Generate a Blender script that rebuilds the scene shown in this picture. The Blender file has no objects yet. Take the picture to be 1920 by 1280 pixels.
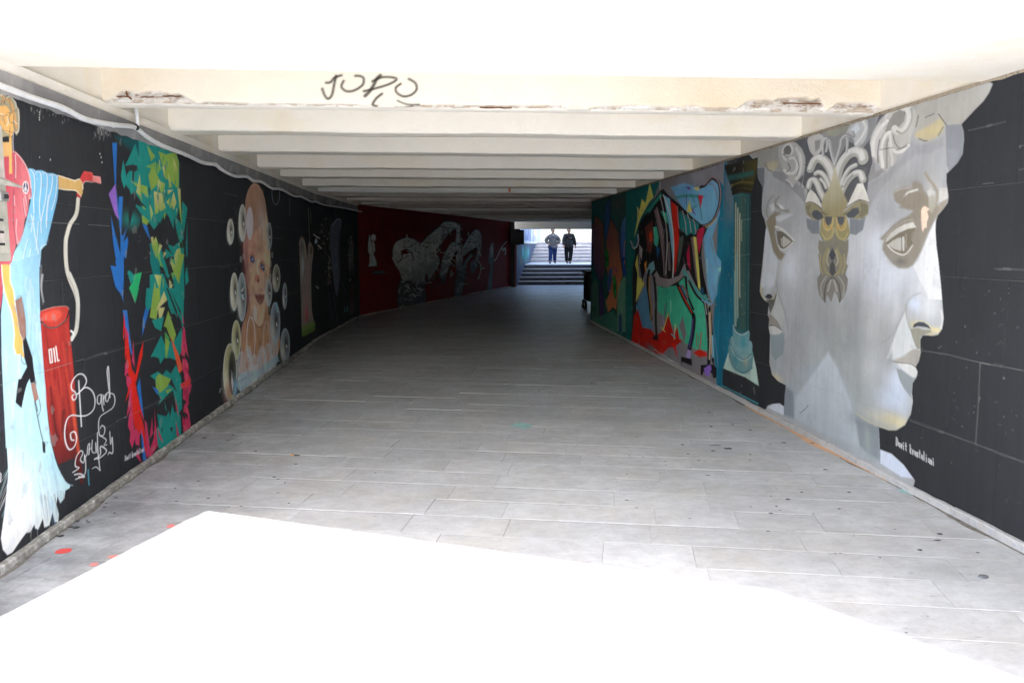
import bpy, bmesh, math, random
import numpy as np
from mathutils import Vector, Matrix, noise
random.seed(7); rng = np.random.default_rng(7)
sc = bpy.context.scene
C = sc.collection

# ------------------------------------------------------------------ camera
CAM_H = 1.70
FPX, VX, VY = 1550.0, 837.0, 460.0           # measured on the 1920 px wide photograph
_d = np.array([(VX-960)/FPX, -(VY-640)/FPX, 1.0]); _d /= np.linalg.norm(_d)
_q = math.asin(-_d[0]); _p = math.atan2(_d[1], _d[2])
FW = np.array([math.sin(_q)*math.cos(_p), math.cos(_q)*math.cos(_p), -math.sin(_p)])
RT = np.array([math.cos(_q), -math.sin(_q), 0.0]); UP = np.cross(RT, FW)
cam_d = bpy.data.cameras.new('camera'); cam = bpy.data.objects.new('camera', cam_d); C.objects.link(cam)
cam.matrix_world = Matrix(((RT[0], UP[0], -FW[0], 0), (RT[1], UP[1], -FW[1], 0), (RT[2], UP[2], -FW[2], CAM_H), (0, 0, 0, 1)))
cam_d.sensor_width = 36; cam_d.lens = FPX*36/1920; cam_d.clip_start = 0.05; cam_d.clip_end = 1500
sc.camera = cam

# ------------------------------------------------------------------ world, sun, exposure
SUN_AZ = (-0.316, -0.949)                    # horizontal direction towards the sun
SUN_EL = math.atan(1/0.93)
w = bpy.data.worlds.new('World'); sc.world = w; w.use_nodes = True
nt = w.node_tree; nt.nodes.clear()
sky = nt.nodes.new('ShaderNodeTexSky'); sky.sky_type = 'NISHITA'; sky.sun_disc = False
sky.sun_elevation = SUN_EL; sky.sun_rotation = math.atan2(SUN_AZ[0], SUN_AZ[1]); sky.air_density = 1.0; sky.dust_density = 2.5; sky.ozone_density = 1.0
bg = nt.nodes.new('ShaderNodeBackground'); bg.inputs['Strength'].default_value = 0.15
wo = nt.nodes.new('ShaderNodeOutputWorld')
nt.links.new(sky.outputs[0], bg.inputs[0]); nt.links.new(bg.outputs[0], wo.inputs[0])
sd = bpy.data.lights.new('sun', 'SUN'); sd.energy = 4.6; sd.angle = math.radians(0.53); sd.color = (1.0, 0.96, 0.91)
sun = bpy.data.objects.new('sun', sd); C.objects.link(sun)
sv = Vector((SUN_AZ[0]*math.cos(SUN_EL), SUN_AZ[1]*math.cos(SUN_EL), math.sin(SUN_EL)))
sun.rotation_euler = sv.to_track_quat('Z', 'Y').to_euler(); sun.location = (-10, -20, 20)
sc.view_settings.view_transform = 'Standard'; sc.view_settings.look = 'None'
sc.view_settings.gamma = 1; sc.view_settings.use_curve_mapping = False
sc.view_settings.exposure = 2.58
sc.render.engine = 'CYCLES'
sc.cycles.max_bounces = 14; sc.cycles.diffuse_bounces = 10; sc.cycles.use_denoising = True
sc.cycles.sample_clamp_indirect = 8

# ------------------------------------------------------------------ helpers
def lin(c):
    c = np.asarray(c, float)/255.0
    return np.where(c <= 0.04045, c/12.92, ((c+0.055)/1.055)**2.4)
def tag(o, label=None, cat=None, group=None, kind=None):
    if label: o['label'] = label
    if cat: o['category'] = cat
    if group: o['group'] = group
    if kind: o['kind'] = kind
    return o
def empty(name, loc=(0, 0, 0)):
    o = bpy.data.objects.new(name, None); o.location = loc; C.objects.link(o); o.empty_display_size = .2
    return o
def mesh_obj(name, verts, faces, mat=None, parent=None, loc=(0, 0, 0), smooth=False):
    me = bpy.data.meshes.new(name); me.from_pydata([tuple(v) for v in verts], [], faces); me.update()
    if mat: me.materials.append(mat)
    if smooth: me.polygons.foreach_set('use_smooth', [True]*len(me.polygons))
    o = bpy.data.objects.new(name, me); o.location = loc; C.objects.link(o)
    if parent: o.parent = parent
    return o
def bm_obj(name, bm, mat=None, parent=None, loc=(0, 0, 0), smooth=False):
    me = bpy.data.meshes.new(name); bm.to_mesh(me); bm.free()
    if mat: me.materials.append(mat)
    if smooth: me.polygons.foreach_set('use_smooth', [True]*len(me.polygons))
    o = bpy.data.objects.new(name, me); o.location = loc; C.objects.link(o)
    if parent: o.parent = parent
    return o
def add_box(bm, x0, x1, y0, y1, z0, z1, bev=0, M=None):
    r = bmesh.ops.create_cube(bm, size=1)
    vs = r['verts']
    for v in vs:
        v.co = Vector((x0+(v.co.x+.5)*(x1-x0), y0+(v.co.y+.5)*(y1-y0), z0+(v.co.z+.5)*(z1-z0)))
    if M is not None:
        for v in vs: v.co = M @ v.co
    if bev:
        es = set(e for v in vs for e in v.link_edges)
        bmesh.ops.bevel(bm, geom=list(es), offset=bev, segments=1, affect='EDGES')
def box_obj(name, b, mat, parent=None, bev=0, M=None):
    bm = bmesh.new(); add_box(bm, *b, bev=bev, M=M); return bm_obj(name, bm, mat, parent)
def tube(bm, pts, r, n=8, cap=True):
    pts = [Vector(p) for p in pts]; rings = []
    rr = r if isinstance(r, (list, tuple)) else [r]*len(pts)
    for i, p in enumerate(pts):
        t = (pts[min(i+1, len(pts)-1)]-pts[max(i-1, 0)]).normalized()
        a = Vector((0, 0, 1)) if abs(t.z) < .9 else Vector((1, 0, 0))
        s = t.cross(a).normalized(); u = s.cross(t)
        rings.append([bm.verts.new(p+(s*math.cos(k*2*math.pi/n)+u*math.sin(k*2*math.pi/n))*rr[i]) for k in range(n)])
    for a, b in zip(rings, rings[1:]):
        for k in range(n): bm.faces.new((a[k], a[(k+1) % n], b[(k+1) % n], b[k]))
    if cap:
        bm.faces.new(rings[0][::-1]); bm.faces.new(rings[-1])
def catmull(P, n=5, closed=True):
    P = np.asarray(P, float); N = len(P); out = []
    rngi = range(N) if closed else range(N-1)
    for i in rngi:
        if closed: a, b, c, d = P[i-1], P[i], P[(i+1) % N], P[(i+2) % N]
        else: a, b, c, d = P[max(i-1, 0)], P[i], P[i+1], P[min(i+2, N-1)]
        for k in range(n):
            t = k/n
            out.append(.5*((2*b)+(-a+c)*t+(2*a-5*b+4*c-d)*t*t+(-a+3*b-3*c+d)*t**3))
    if not closed: out.append(P[-1])
    return np.array(out)

# ------------------------------------------------------------------ materials
def mat(name, col, rough=.8, spec=.3, metal=0, noise_amt=.0, noise_scale=5, col2=None, bump=.0, bump_scale=60, attr=None, rand=0, stretch=None, obj_coords=True):
    m = bpy.data.materials.new(name); m.use_nodes = True; t = m.node_tree; N = t.nodes; L = t.links
    b = N['Principled BSDF']; b.inputs['Roughness'].default_value = rough; b.inputs['Metallic'].default_value = metal
    b.inputs['Specular IOR Level'].default_value = spec
    geo = N.new('ShaderNodeNewGeometry'); src = geo.outputs['Position']
    if stretch:
        mp = N.new('ShaderNodeMapping'); mp.inputs['Scale'].default_value = stretch; L.new(src, mp.inputs[0]); src = mp.outputs[0]
    if attr:
        a = N.new('ShaderNodeAttribute'); a.attribute_name = attr; base = a.outputs['Color']
    else:
        c = N.new('ShaderNodeRGB'); c.outputs[0].default_value = (*col, 1); base = c.outputs[0]
    if noise_amt:
        n1 = N.new('ShaderNodeTexNoise'); n1.inputs['Scale'].default_value = noise_scale; n1.inputs['Detail'].default_value = 7; n1.inputs['Roughness'].default_value = .62
        L.new(src, n1.inputs['Vector'])
        rp = N.new('ShaderNodeMapRange'); rp.inputs[1].default_value = .3; rp.inputs[2].default_value = .7
        rp.inputs[3].default_value = 1-noise_amt; rp.inputs[4].default_value = 1+noise_amt
        L.new(n1.outputs[0], rp.inputs[0])
        if col2 is not None:
            mx = N.new('ShaderNodeMixRGB'); L.new(base, mx.inputs[1]); mx.inputs[2].default_value = (*col2, 1)
            rr = N.new('ShaderNodeMapRange'); rr.inputs[1].default_value = .52; rr.inputs[2].default_value = .68
            L.new(n1.outputs[0], rr.inputs[0]); L.new(rr.outputs[0], mx.inputs[0]); base = mx.outputs[0]
        mu = N.new('ShaderNodeVectorMath'); mu.operation = 'SCALE'; L.new(base, mu.inputs[0]); L.new(rp.outputs[0], mu.inputs['Scale']); base = mu.outputs[0]
    if rand:
        oi = N.new('ShaderNodeObjectInfo'); r2 = N.new('ShaderNodeMapRange'); r2.inputs[3].default_value = 1-rand; r2.inputs[4].default_value = 1+rand
        L.new(oi.outputs['Random'], r2.inputs[0])
        m2 = N.new('ShaderNodeVectorMath'); m2.operation = 'SCALE'; L.new(base, m2.inputs[0]); L.new(r2.outputs[0], m2.inputs['Scale']); base = m2.outputs[0]
    L.new(base, b.inputs['Base Color'])
    if bump:
        n2 = N.new('ShaderNodeTexNoise'); n2.inputs['Scale'].default_value = bump_scale; n2.inputs['Detail'].default_value = 5
        L.new(geo.outputs['Position'], n2.inputs['Vector'])
        bp = N.new('ShaderNodeBump'); bp.inputs['Strength'].default_value = bump; bp.inputs['Distance'].default_value = .01
        L.new(n2.outputs[0], bp.inputs['Height']); L.new(bp.outputs[0], b.inputs['Normal'])
    m['tree'] = 1
    return m

BLACK = lin((50, 52, 56))*1.0
M = {}
def wall_paint(name, attr=None, col=(0, 0, 0)):
    """wall paint: a little vertical streaking, fine relief, pale specks and scuffs"""
    m = mat(name, col, rough=.8, spec=.12, noise_amt=.1, noise_scale=2.2, attr=attr, bump=.25, bump_scale=90)
    t = m.node_tree; N = t.nodes; L = t.links; b = N['Principled BSDF']
    base = b.inputs['Base Color'].links[0].from_socket; geo = [n for n in N if n.type == 'NEW_GEOMETRY'][0]
    # vertical drips / wash
    mp = N.new('ShaderNodeMapping'); mp.inputs['Scale'].default_value = (9, 9, .5); L.new(geo.outputs['Position'], mp.inputs[0])
    n = N.new('ShaderNodeTexNoise'); n.inputs['Scale'].default_value = 2.5; n.inputs['Detail'].default_value = 6; L.new(mp.outputs[0], n.inputs['Vector'])
    r = N.new('ShaderNodeMapRange'); r.inputs[1].default_value = .35; r.inputs[2].default_value = .75; r.inputs[3].default_value = .96; r.inputs[4].default_value = 1.06; L.new(n.outputs[0], r.inputs[0])
    s = N.new('ShaderNodeVectorMath'); s.operation = 'SCALE'; L.new(base, s.inputs[0]); L.new(r.outputs[0], s.inputs['Scale'])
    # pale specks
    v = N.new('ShaderNodeTexVoronoi'); v.inputs['Scale'].default_value = 7; L.new(geo.outputs['Position'], v.inputs['Vector'])
    vs = N.new('ShaderNodeTexNoise'); vs.inputs['Scale'].default_value = 1.3; L.new(geo.outputs['Position'], vs.inputs['Vector'])
    r1 = N.new('ShaderNodeMapRange'); r1.inputs[1].default_value = .0; r1.inputs[2].default_value = .03; r1.inputs[3].default_value = 1; r1.inputs[4].default_value = 0; L.new(v.outputs['Distance'], r1.inputs[0])
    r3 = N.new('ShaderNodeMapRange'); r3.inputs[1].default_value = .58; r3.inputs[2].default_value = .68; L.new(vs.outputs[0], r3.inputs[0])
    mu = N.new('ShaderNodeMath'); mu.operation = 'MULTIPLY'; L.new(r1.outputs[0], mu.inputs[0]); L.new(r3.outputs[0], mu.inputs[1])
    # dusty scuffs
    n4 = N.new('ShaderNodeTexNoise'); n4.inputs['Scale'].default_value = 3.1; n4.inputs['Detail'].default_value = 9; n4.inputs['Roughness'].default_value = .75; L.new(geo.outputs['Position'], n4.inputs['Vector'])
    r4 = N.new('ShaderNodeMapRange'); r4.inputs[1].default_value = .62; r4.inputs[2].default_value = .85; r4.inputs[4].default_value = .14; L.new(n4.outputs[0], r4.inputs[0])
    ad = N.new('ShaderNodeMath'); ad.operation = 'MAXIMUM'; L.new(mu.outputs[0], ad.inputs[0]); L.new(r4.outputs[0], ad.inputs[1])
    mx = N.new('ShaderNodeMixRGB'); L.new(ad.outputs[0], mx.inputs[0]); L.new(s.outputs[0], mx.inputs[1]); mx.inputs[2].default_value = (.5, .5, .5, 1)
    L.new(mx.outputs[0], b.inputs['Base Color'])
    return m
M['black'] = wall_paint('black_wall_paint', None, tuple(BLACK))
M['mural'] = wall_paint('mural_paint', 'paint')
M['red'] = wall_paint('red_wall_paint', None, tuple(lin((120, 22, 24))))
M['mortar'] = mat('pale_joint_mortar', (.10, .10, .10), .9, noise_amt=.4, noise_scale=9)
M['grout'] = mat('pale_grout', (.46, .46, .46), .95, .1, noise_amt=.5, noise_scale=2.5, col2=(.14, .14, .14))
M['cement'] = mat('grey_cement', (.3, .3, .31), .95, .1, noise_amt=.2, noise_scale=3, col2=(.42, .41, .41), bump=.4, bump_scale=35)
M['crack'] = mat('dirty_joint', (.34, .29, .22), .95, .1, noise_amt=.5, noise_scale=20, col2=(.08, .07, .06))
M['plaster'] = mat('cream_ceiling_plaster', (.87, .83, .75), .9, .15, noise_amt=.06, noise_scale=1.3, col2=(.80, .73, .60), bump=.5, bump_scale=45)
M['rib_old'] = mat('aged_rib_plaster', (.66, .62, .54), .9, .15, noise_amt=.12, noise_scale=1.6, bump=.5, bump_scale=45, rand=.3)
M['plaster_lit'] = mat('lit_rib_plaster', (.88, .88, .82), .9, .15, noise_amt=.05, noise_scale=2, bump=.4, bump_scale=45)  # light falling on a few ribs, painted in as a whiter colour
M['face'] = mat('front_beam_plaster', (.8, .7, .55), .9, .15, noise_amt=.05, noise_scale=2.5, attr='paint', bump=.7, bump_scale=55)
M['conc'] = mat('raw_concrete', (.38, .36, .34), .95, .1, noise_amt=.2, noise_scale=3, bump=.6)
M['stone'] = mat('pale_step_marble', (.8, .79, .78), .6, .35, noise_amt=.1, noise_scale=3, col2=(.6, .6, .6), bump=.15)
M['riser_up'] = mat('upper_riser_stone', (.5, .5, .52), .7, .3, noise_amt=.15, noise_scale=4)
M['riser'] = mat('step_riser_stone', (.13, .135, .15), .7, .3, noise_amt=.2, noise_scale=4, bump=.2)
M['kerb'] = mat('skirting_stone_grey', (.36, .35, .32), .85, .2, noise_amt=.4, noise_scale=14, col2=(.55, .54, .52), bump=.9, bump_scale=60, rand=.12)
M['kerbw'] = mat('skirting_stone_white', (.5, .51, .535), .8, .2, noise_amt=.2, noise_scale=16, col2=(.42, .4, .38), bump=.9, bump_scale=60, rand=.08)
M['rust'] = mat('rusty_iron', (.16, .07, .035), .9, .2, noise_amt=.4, noise_scale=30, bump=.5)
M['conduit'] = mat('white_plastic_conduit', (.72, .74, .76), .45, .4, noise_amt=.08, noise_scale=10)
M['blackplastic'] = mat('black_plastic', (.02, .02, .022), .5, .4, noise_amt=.1)
M['darkmetal'] = mat('dark_painted_metal', (.02, .02, .022), .55, .4, noise_amt=.2, noise_scale=8, bump=.1)
M['pink'] = mat('dusty_pink_paint', (.35, .17, .2), .8)
M['cabinet'] = mat('worn_grey_cabinet_paint', (.42, .41, .36), .5, .4, noise_amt=.25, noise_scale=9, col2=(.5, .4, .44), bump=.2)
M['steel'] = mat('dull_steel', (.5, .5, .5), .4, .5, metal=.8, noise_amt=.2)
M['earth'] = mat('plain_ground_paving', (.42, .42, .43), .85, .2, noise_amt=.1, noise_scale=1.2)

def paving_material():
    m = bpy.data.materials.new('worn_grey_marble'); m.use_nodes = True; t = m.node_tree; N = t.nodes; L = t.links
    b = N['Principled BSDF']; b.inputs['Specular IOR Level'].default_value = .4
    g = N.new('ShaderNodeNewGeometry'); P = g.outputs['Position']
    oi = N.new('ShaderNodeObjectInfo'); at = N.new('ShaderNodeAttribute'); at.attribute_name = 'slab_rand'
    sm = N.new('ShaderNodeMath'); sm.operation = 'ADD'; L.new(oi.outputs['Random'], sm.inputs[0]); L.new(at.outputs['Fac'], sm.inputs[1])
    fr = N.new('ShaderNodeMath'); fr.operation = 'FRACT'; L.new(sm.outputs[0], fr.inputs[0])
    off = N.new('ShaderNodeVectorMath'); off.operation = 'SCALE'; off.inputs[0].default_value = (37, 19, 11); L.new(fr.outputs[0], off.inputs['Scale'])
    pv = N.new('ShaderNodeVectorMath'); pv.operation = 'ADD'; L.new(P, pv.inputs[0]); L.new(off.outputs[0], pv.inputs[1])
    def nz(scale, det, rough, vec, lo, hi, a, bb):
        n = N.new('ShaderNodeTexNoise'); n.inputs['Scale'].default_value = scale; n.inputs['Detail'].default_value = det; n.inputs['Roughness'].default_value = rough
        L.new(vec, n.inputs['Vector']); r = N.new('ShaderNodeMapRange'); r.inputs[1].default_value = lo; r.inputs[2].default_value = hi
        r.inputs[3].default_value = a; r.inputs[4].default_value = bb; L.new(n.outputs[0], r.inputs[0]); return r.outputs[0]
    def mulf(a, b_):
        n = N.new('ShaderNodeMath'); n.operation = 'MULTIPLY'; L.new(a, n.inputs[0]); L.new(b_, n.inputs[1]); return n.outputs[0]
    veins = nz(5, 9, .7, pv.outputs[0], .3, .7, .86, 1.1)            # marble inside a slab
    mp = N.new('ShaderNodeMapping'); mp.inputs['Scale'].default_value = (1, 1.5, 1); L.new(pv.outputs[0], mp.inputs[0])
    streak = nz(11, 10, .78, mp.outputs[0], .42, .68, 1.05, .84)
    big = nz(.7, 6, .65, P, .35, .68, 1.06, .84)                    # walked-on dirt over many slabs
    per = N.new('ShaderNodeMapRange'); per.inputs[3].default_value = .93; per.inputs[4].default_value = 1.05; L.new(fr.outputs[0], per.inputs[0])
    # dark small marks
    v = N.new('ShaderNodeTexNoise'); v.inputs['Scale'].default_value = 24; v.inputs['Detail'].default_value = 4; v.inputs['Roughness'].default_value = .7
    mp2 = N.new('ShaderNodeMapping'); mp2.inputs['Scale'].default_value = (.75, 1.2, 1); L.new(P, mp2.inputs[0]); L.new(mp2.outputs[0], v.inputs['Vector'])
    rr = N.new('ShaderNodeMapRange'); rr.inputs[1].default_value = .63; rr.inputs[2].default_value = .72; rr.inputs[3].default_value = 1; rr.inputs[4].default_value = .5; L.new(v.outputs[0], rr.inputs[0])
    # grime along both wall feet (real dirt strip, fixed to the place)
    sx = N.new('ShaderNodeSeparateXYZ'); L.new(P, sx.inputs[0])
    gl = N.new('ShaderNodeMapRange'); gl.inputs[1].default_value = -2.35; gl.inputs[2].default_value = -1.0; gl.inputs[3].default_value = 1; gl.inputs[4].default_value = 0; L.new(sx.outputs[0], gl.inputs[0])
    gn = nz(3.2, 8, .75, P, .38, .6, 0, .5)
    gm = mulf(gl.outputs[0], gn); inv = N.new('ShaderNodeMath'); inv.operation = 'SUBTRACT'; inv.inputs[0].default_value = 1; L.new(gm, inv.inputs[1])
    f = mulf(mulf(mulf(veins, streak), mulf(big, per.outputs[0])), mulf(rr.outputs[0], inv.outputs[0]))
    c = N.new('ShaderNodeVectorMath'); c.operation = 'SCALE'; c.inputs[0].default_value = (.53, .55, .585); L.new(f, c.inputs['Scale'])
    # faint warm tint patches
    mx = N.new('ShaderNodeMixRGB'); mx.blend_type = 'MULTIPLY'; mx.inputs[2].default_value = (1.0, .965, .91, 1); L.new(c.outputs[0], mx.inputs[1])
    wt = nz(1.7, 5, .6, P, .45, .7, 0, 1); L.new(wt, mx.inputs[0])
    L.new(mx.outputs[0], b.inputs['Base Color'])
    ro = nz(3, 6, .6, P,   .3, .7, .36, .6); L.new(ro, b.inputs['Roughness'])
    n2 = N.new('ShaderNodeTexNoise'); n2.inputs['Scale'].default_value = 40; n2.inputs['Detail'].default_value = 5; L.new(P, n2.inputs['Vector'])
    bp = N.new('ShaderNodeBump'); bp.inputs['Strength'].default_value = .2; bp.inputs['Distance'].default_value = .006; L.new(n2.outputs[0], bp.inputs['Height']); L.new(bp.outputs[0], b.inputs['Normal'])
    return m
M['paving'] = paving_material()

# ------------------------------------------------------------------ plan of the underpass (metres)
XL, XR, WH = -2.35, 3.21, 2.67
LEFT = [(XL, 2.95), (XL, 15.3), (-2.08, 20.0)]
REDW = [(-2.08, 20.0), (2.62, 34.0), (2.80, 34.5)]
STAIRW = [(2.80, 34.5), (3.08, 35.6), (3.5, 37.0), (4.2, 41.5), (4.8, 43.6)]
RIGHT = [(XR, -2.5), (XR, 18.3)]
RIGHT2 = [(XR, 18.3), (9.3, 37.5), (10.8, 44)]
class Wall:
    """a vertical wall following a plan polyline; u runs along it, z up; side = which side is seen"""
    def __init__(s, pts, side):
        s.p = [np.array(p, float) for p in pts]; s.side = side
        s.len = [np.linalg.norm(b-a) for a, b in zip(s.p, s.p[1:])]; s.u0 = np.concatenate([[0], np.cumsum(s.len)])
    def uv(s, px, py):
        r = FW+RT*(px-960)/FPX-UP*(py-640)/FPX; best = None
        for i, (a, b) in enumerate(zip(s.p, s.p[1:])):
            d = (b-a)/s.len[i]
            A = np.array([[r[0], -d[0]], [r[1], -d[1]]])
            if abs(np.linalg.det(A)) < 1e-9: continue
            t, k = np.linalg.solve(A, a)
            if t <= 0: continue
            z = CAM_H+t*r[2]; over = max(0, -k, k-s.len[i])
            if best is None or over < best[0]-1e-9: best = (over, s.u0[i]+k, z)
        return best[1], best[2]
    def frame(s, u):
        i = int(np.clip(np.searchsorted(s.u0, u, side='right')-1, 0, len(s.len)-1))
        d = (s.p[i+1]-s.p[i])/s.len[i]; return s.p[i]+d*(u-s.u0[i]), d
    def xyz(s, u, z, off=0.0):
        q, d = s.frame(u); n = np.array([d[1], -d[0]])*s.side
        q = q+n*off; return (q[0], q[1], z)
WL, WRED, WST = Wall(LEFT, 1), Wall(REDW, 1), Wall(STAIRW, 1)
WR, WR2 = Wall(RIGHT, -1), Wall(RIGHT2, -1)

def fbm(x, y, sc_, seed, oct=4):
    """cheap value noise on arrays"""
    out = np.zeros(np.broadcast(x, y).shape); amp = 1; tot = 0; r = np.random.default_rng(seed)
    for k in range(oct):
        T = r.random((64, 64)); fx, fy = x*sc_*2**k, y*sc_*2**k; ix, iy = np.floor(fx).astype(int), np.floor(fy).astype(int)
        tx, ty = fx-ix, fy-iy; tx, ty = tx*tx*(3-2*tx), ty*ty*(3-2*ty)
        g = lambda a, b: T[a % 64, b % 64]
        out += amp*((g(ix, iy)*(1-tx)+g(ix+1, iy)*tx)*(1-ty)+(g(ix, iy+1)*(1-tx)+g(ix+1, iy+1)*tx)*ty); tot += amp; amp *= .5
    return out/tot

# ------------------------------------------------------------------ painter: rasterises mural shapes in wall metres, becomes coloured wall-sheet vertices
class Paint:
    def __init__(s, wall, u0, u1, z0, z1, ru, rz, gain=1.0, base=None, top=None):
        s.w = wall; s.nu = int((u1-u0)/ru)+1; s.nz = int((z1-z0)/rz)+1
        s.U = np.linspace(u0, u1, s.nu); s.Z = np.linspace(z0, z1, s.nz); s.ru, s.rz = s.U[1]-s.U[0], s.Z[1]-s.Z[0]
        s.rgb = np.zeros((s.nz, s.nu, 3)); s.a = np.zeros((s.nz, s.nu)); s.rgb[:] = BLACK
        s.gain = gain; s.v = (0, 0, 1); s.mask = None; s.sat = 1.0; s.tex = 1.0
        if base is not None: s.rgb[:] = lin(base)*gain; s.a[:] = 1
    def view(s, x, y, k): s.v = (x, y, k)
    def P(s, pts):
        x, y, k = s.v; return np.array([s.w.uv(x+a/k, y+b/k) for a, b in pts])
    def mpx(s, p):                                   # metres per view pixel (vertical) near view point p
        x, y, k = s.v; a = s.w.uv(x+p[0]/k, y+p[1]/k); b = s.w.uv(x+p[0]/k, y+(p[1]+1)/k); return abs(b[1]-a[1])
    def win(s, lo, hi):
        i0, i1 = np.searchsorted(s.U, [lo[0], hi[0]]); j0, j1 = np.searchsorted(s.Z, [lo[1], hi[1]])
        i0, j0 = max(i0-1, 0), max(j0-1, 0); i1, j1 = min(i1+1, s.nu), min(j1+1, s.nz)
        if i0 >= i1 or j0 >= j1: return None
        return slice(j0, j1), slice(i0, i1), *np.meshgrid(s.U[i0:i1], s.Z[j0:j1])
    def comp(s, sl, cov, col):
        if isinstance(col, np.ndarray) and col.ndim == 3: c = col
        else: c = np.asarray(col)
        if s.mask is not None: cov = cov*s.mask[sl]
        A = cov[..., None]; s.rgb[sl] = s.rgb[sl]*(1-A)+c*A; s.a[sl] = s.a[sl]+(1-s.a[sl])*cov
    def uvpoly(s, Q, col, soft=.006, op=1, grad=None):
        Q = np.asarray(Q); W = s.win(Q.min(0)-soft*2, Q.max(0)+soft*2)
        if W is None: return
        sj, si, X, Y = W; ins = np.zeros(X.shape, bool); d2 = np.full(X.shape, 1e9)
        for (x0, y0), (x1, y1) in zip(Q, np.roll(Q, -1, 0)):
            if y0 != y1:
                c = (y0 > Y) != (y1 > Y); ins ^= c & (X < (x1-x0)*(Y-y0)/(y1-y0)+x0)
            ex, ey = x1-x0, y1-y0; L2 = ex*ex+ey*ey+1e-12
            t = np.clip(((X-x0)*ex+(Y-y0)*ey)/L2, 0, 1); d2 = np.minimum(d2, (X-x0-t*ex)**2+(Y-y0-t*ey)**2)
        sd_ = np.where(ins, 1, -1)*np.sqrt(d2); cov = np.clip(.5+sd_/(2*soft), 0, 1)*op
        c = lin(col)*s.gain
        if grad:
            a, b = grad[1], grad[2]; dx = b-a; t = np.clip(((X-a[0])*dx[0]+(Y-a[1])*dx[1])/(dx@dx+1e-9), 0, 1)[..., None]
            c = c*(1-t)+lin(grad[0])*s.gain*t
        s.comp((sj, si), cov, c)
    def poly(s, pts, col, soft=None, op=1, smooth=False, grad=None):
        sf = max(soft*s.mpx(pts[0]) if soft else 0, .6*max(s.rz, s.ru))
        Q = s.P(pts); Q = catmull(Q, 5) if smooth else Q
        if grad: grad = (grad[0], *s.P([grad[1], grad[2]]))
        s.uvpoly(Q, col, sf, op, grad)
    def stroke(s, pts, wd, col, soft=None, op=1, smooth=True, taper=False):
        if len(pts) < 2: return
        c0 = pts[len(pts)//2]; m = s.mpx(c0); r = max(wd*m/2, .0)
        qa = s.P([c0, (c0[0]+1, c0[1])]); ku = m/max(abs(qa[1][0]-qa[0][0]), 1e-6); ku = min(max(ku, .3), 1.2)  # sideways the brush is as wide as it was measured
        sf = max(soft*m if soft else 0, .5*max(s.rz, s.ru*ku))
        if r < sf*.8: op = op*max(.45, r/(sf*.8)); r = sf*.8
        Q = s.P(pts); Q = catmull(Q, 5, False) if smooth and len(pts) > 2 else Q
        ext = np.array([(r+sf*2)/ku, r+sf*2]); W = s.win(Q.min(0)-ext, Q.max(0)+ext)
        if W is None: return
        sj, si, X, Y = W; X = X*ku; Q = Q*[ku, 1]; best = np.full(X.shape, -1e9); n = len(Q)-1
        for i, ((x0, y0), (x1, y1)) in enumerate(zip(Q, Q[1:])):
            ex, ey = x1-x0, y1-y0; L2 = ex*ex+ey*ey+1e-12
            t = np.clip(((X-x0)*ex+(Y-y0)*ey)/L2, 0, 1); d = np.sqrt((X-x0-t*ex)**2+(Y-y0-t*ey)**2)
            rr = r*(1-.85*(i+t)/n) if taper else r
            best = np.maximum(best, rr-d)
        s.comp((sj, si), np.clip(.5+best/(2*sf), 0, 1)*op, lin(col)*s.gain)
    def blob(s, c, rx, ry, col, op=1, ang=0):
        p = s.P([c, (c[0]+rx, c[1]), (c[0], c[1]+ry)]); du, dz = abs(p[1][0]-p[0][0]), abs(p[2][1]-p[0][1])
        W = s.win(p[0]-[2.2*du, 2.2*dz], p[0]+[2.2*du, 2.2*dz])
        if W is None: return
        sj, si, X, Y = W; q = ((X-p[0][0])/du)**2+((Y-p[0][1])/dz)**2
        s.comp((sj, si), np.exp(-q*1.1)*op*(q < 4.8), lin(col)*s.gain)
    def ell(s, c, rx, ry, col, op=1, soft=None, n=22):
        s.poly([(c[0]+rx*math.cos(k*2*math.pi/n), c[1]+ry*math.sin(k*2*math.pi/n)) for k in range(n)], col, soft, op)
    def ring(s, c, rx, ry, wd, col, op=1, soft=None, a0=0, a1=360):
        n = 22; s.stroke([(c[0]+rx*math.cos(math.radians(a0+(a1-a0)*k/n)), c[1]+ry*math.sin(math.radians(a0+(a1-a0)*k/n))) for k in range(n+1)], wd, col, soft, op, smooth=False)
    def joints(s, zs, per, stag, z1=2.5, col=(150, 150, 150), op=.4):
        for i, z in enumerate(zs):
            j = np.searchsorted(s.Z, z)
            if 0 < j < s.nz:
                m = (np.sin(s.U*3.1+z*9)+np.sin(s.U*7.7+z*5)+np.sin(s.U*17)) > -.9
                A = (m*op)[:, None]; s.rgb[j] = s.rgb[j]*(1-A)+lin(col)*A
    def clip_top(s, curve):                              # curve: list of (u, z); nothing above it
        cu = np.array(curve); top = np.interp(s.U, cu[:, 0], cu[:, 1]); m = s.Z[:, None] > top[None, :]; s.a[m] = 0
    def build(s, name, parent, label, off=.002, keep_all=False, m=None):
        keep = s.a > .02
        if name == 'mural':                              # uneven, brushed and rolled coats of paint
            Ug, Zg = np.meshgrid(s.U, s.Z); sd0 = int(s.nu*7+s.nz)
            f = .80+.22*fbm(Ug, Zg*.5, 6, sd0, 4)+.18*fbm(Ug, Zg, 28, sd0+1, 3)
            f = 1+(f-1)*s.tex; s.rgb = s.rgb*f[..., None]
            wear = np.clip((fbm(Ug, Zg, 11, sd0+2, 5)-.72)*9, 0, .35*s.tex)[..., None]; s.rgb = s.rgb*(1-wear)+np.array((.30, .30, .30))*wear
        if s.sat != 1: g_ = s.rgb.mean(2, keepdims=True); s.rgb = g_+(s.rgb-g_)*s.sat
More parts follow.
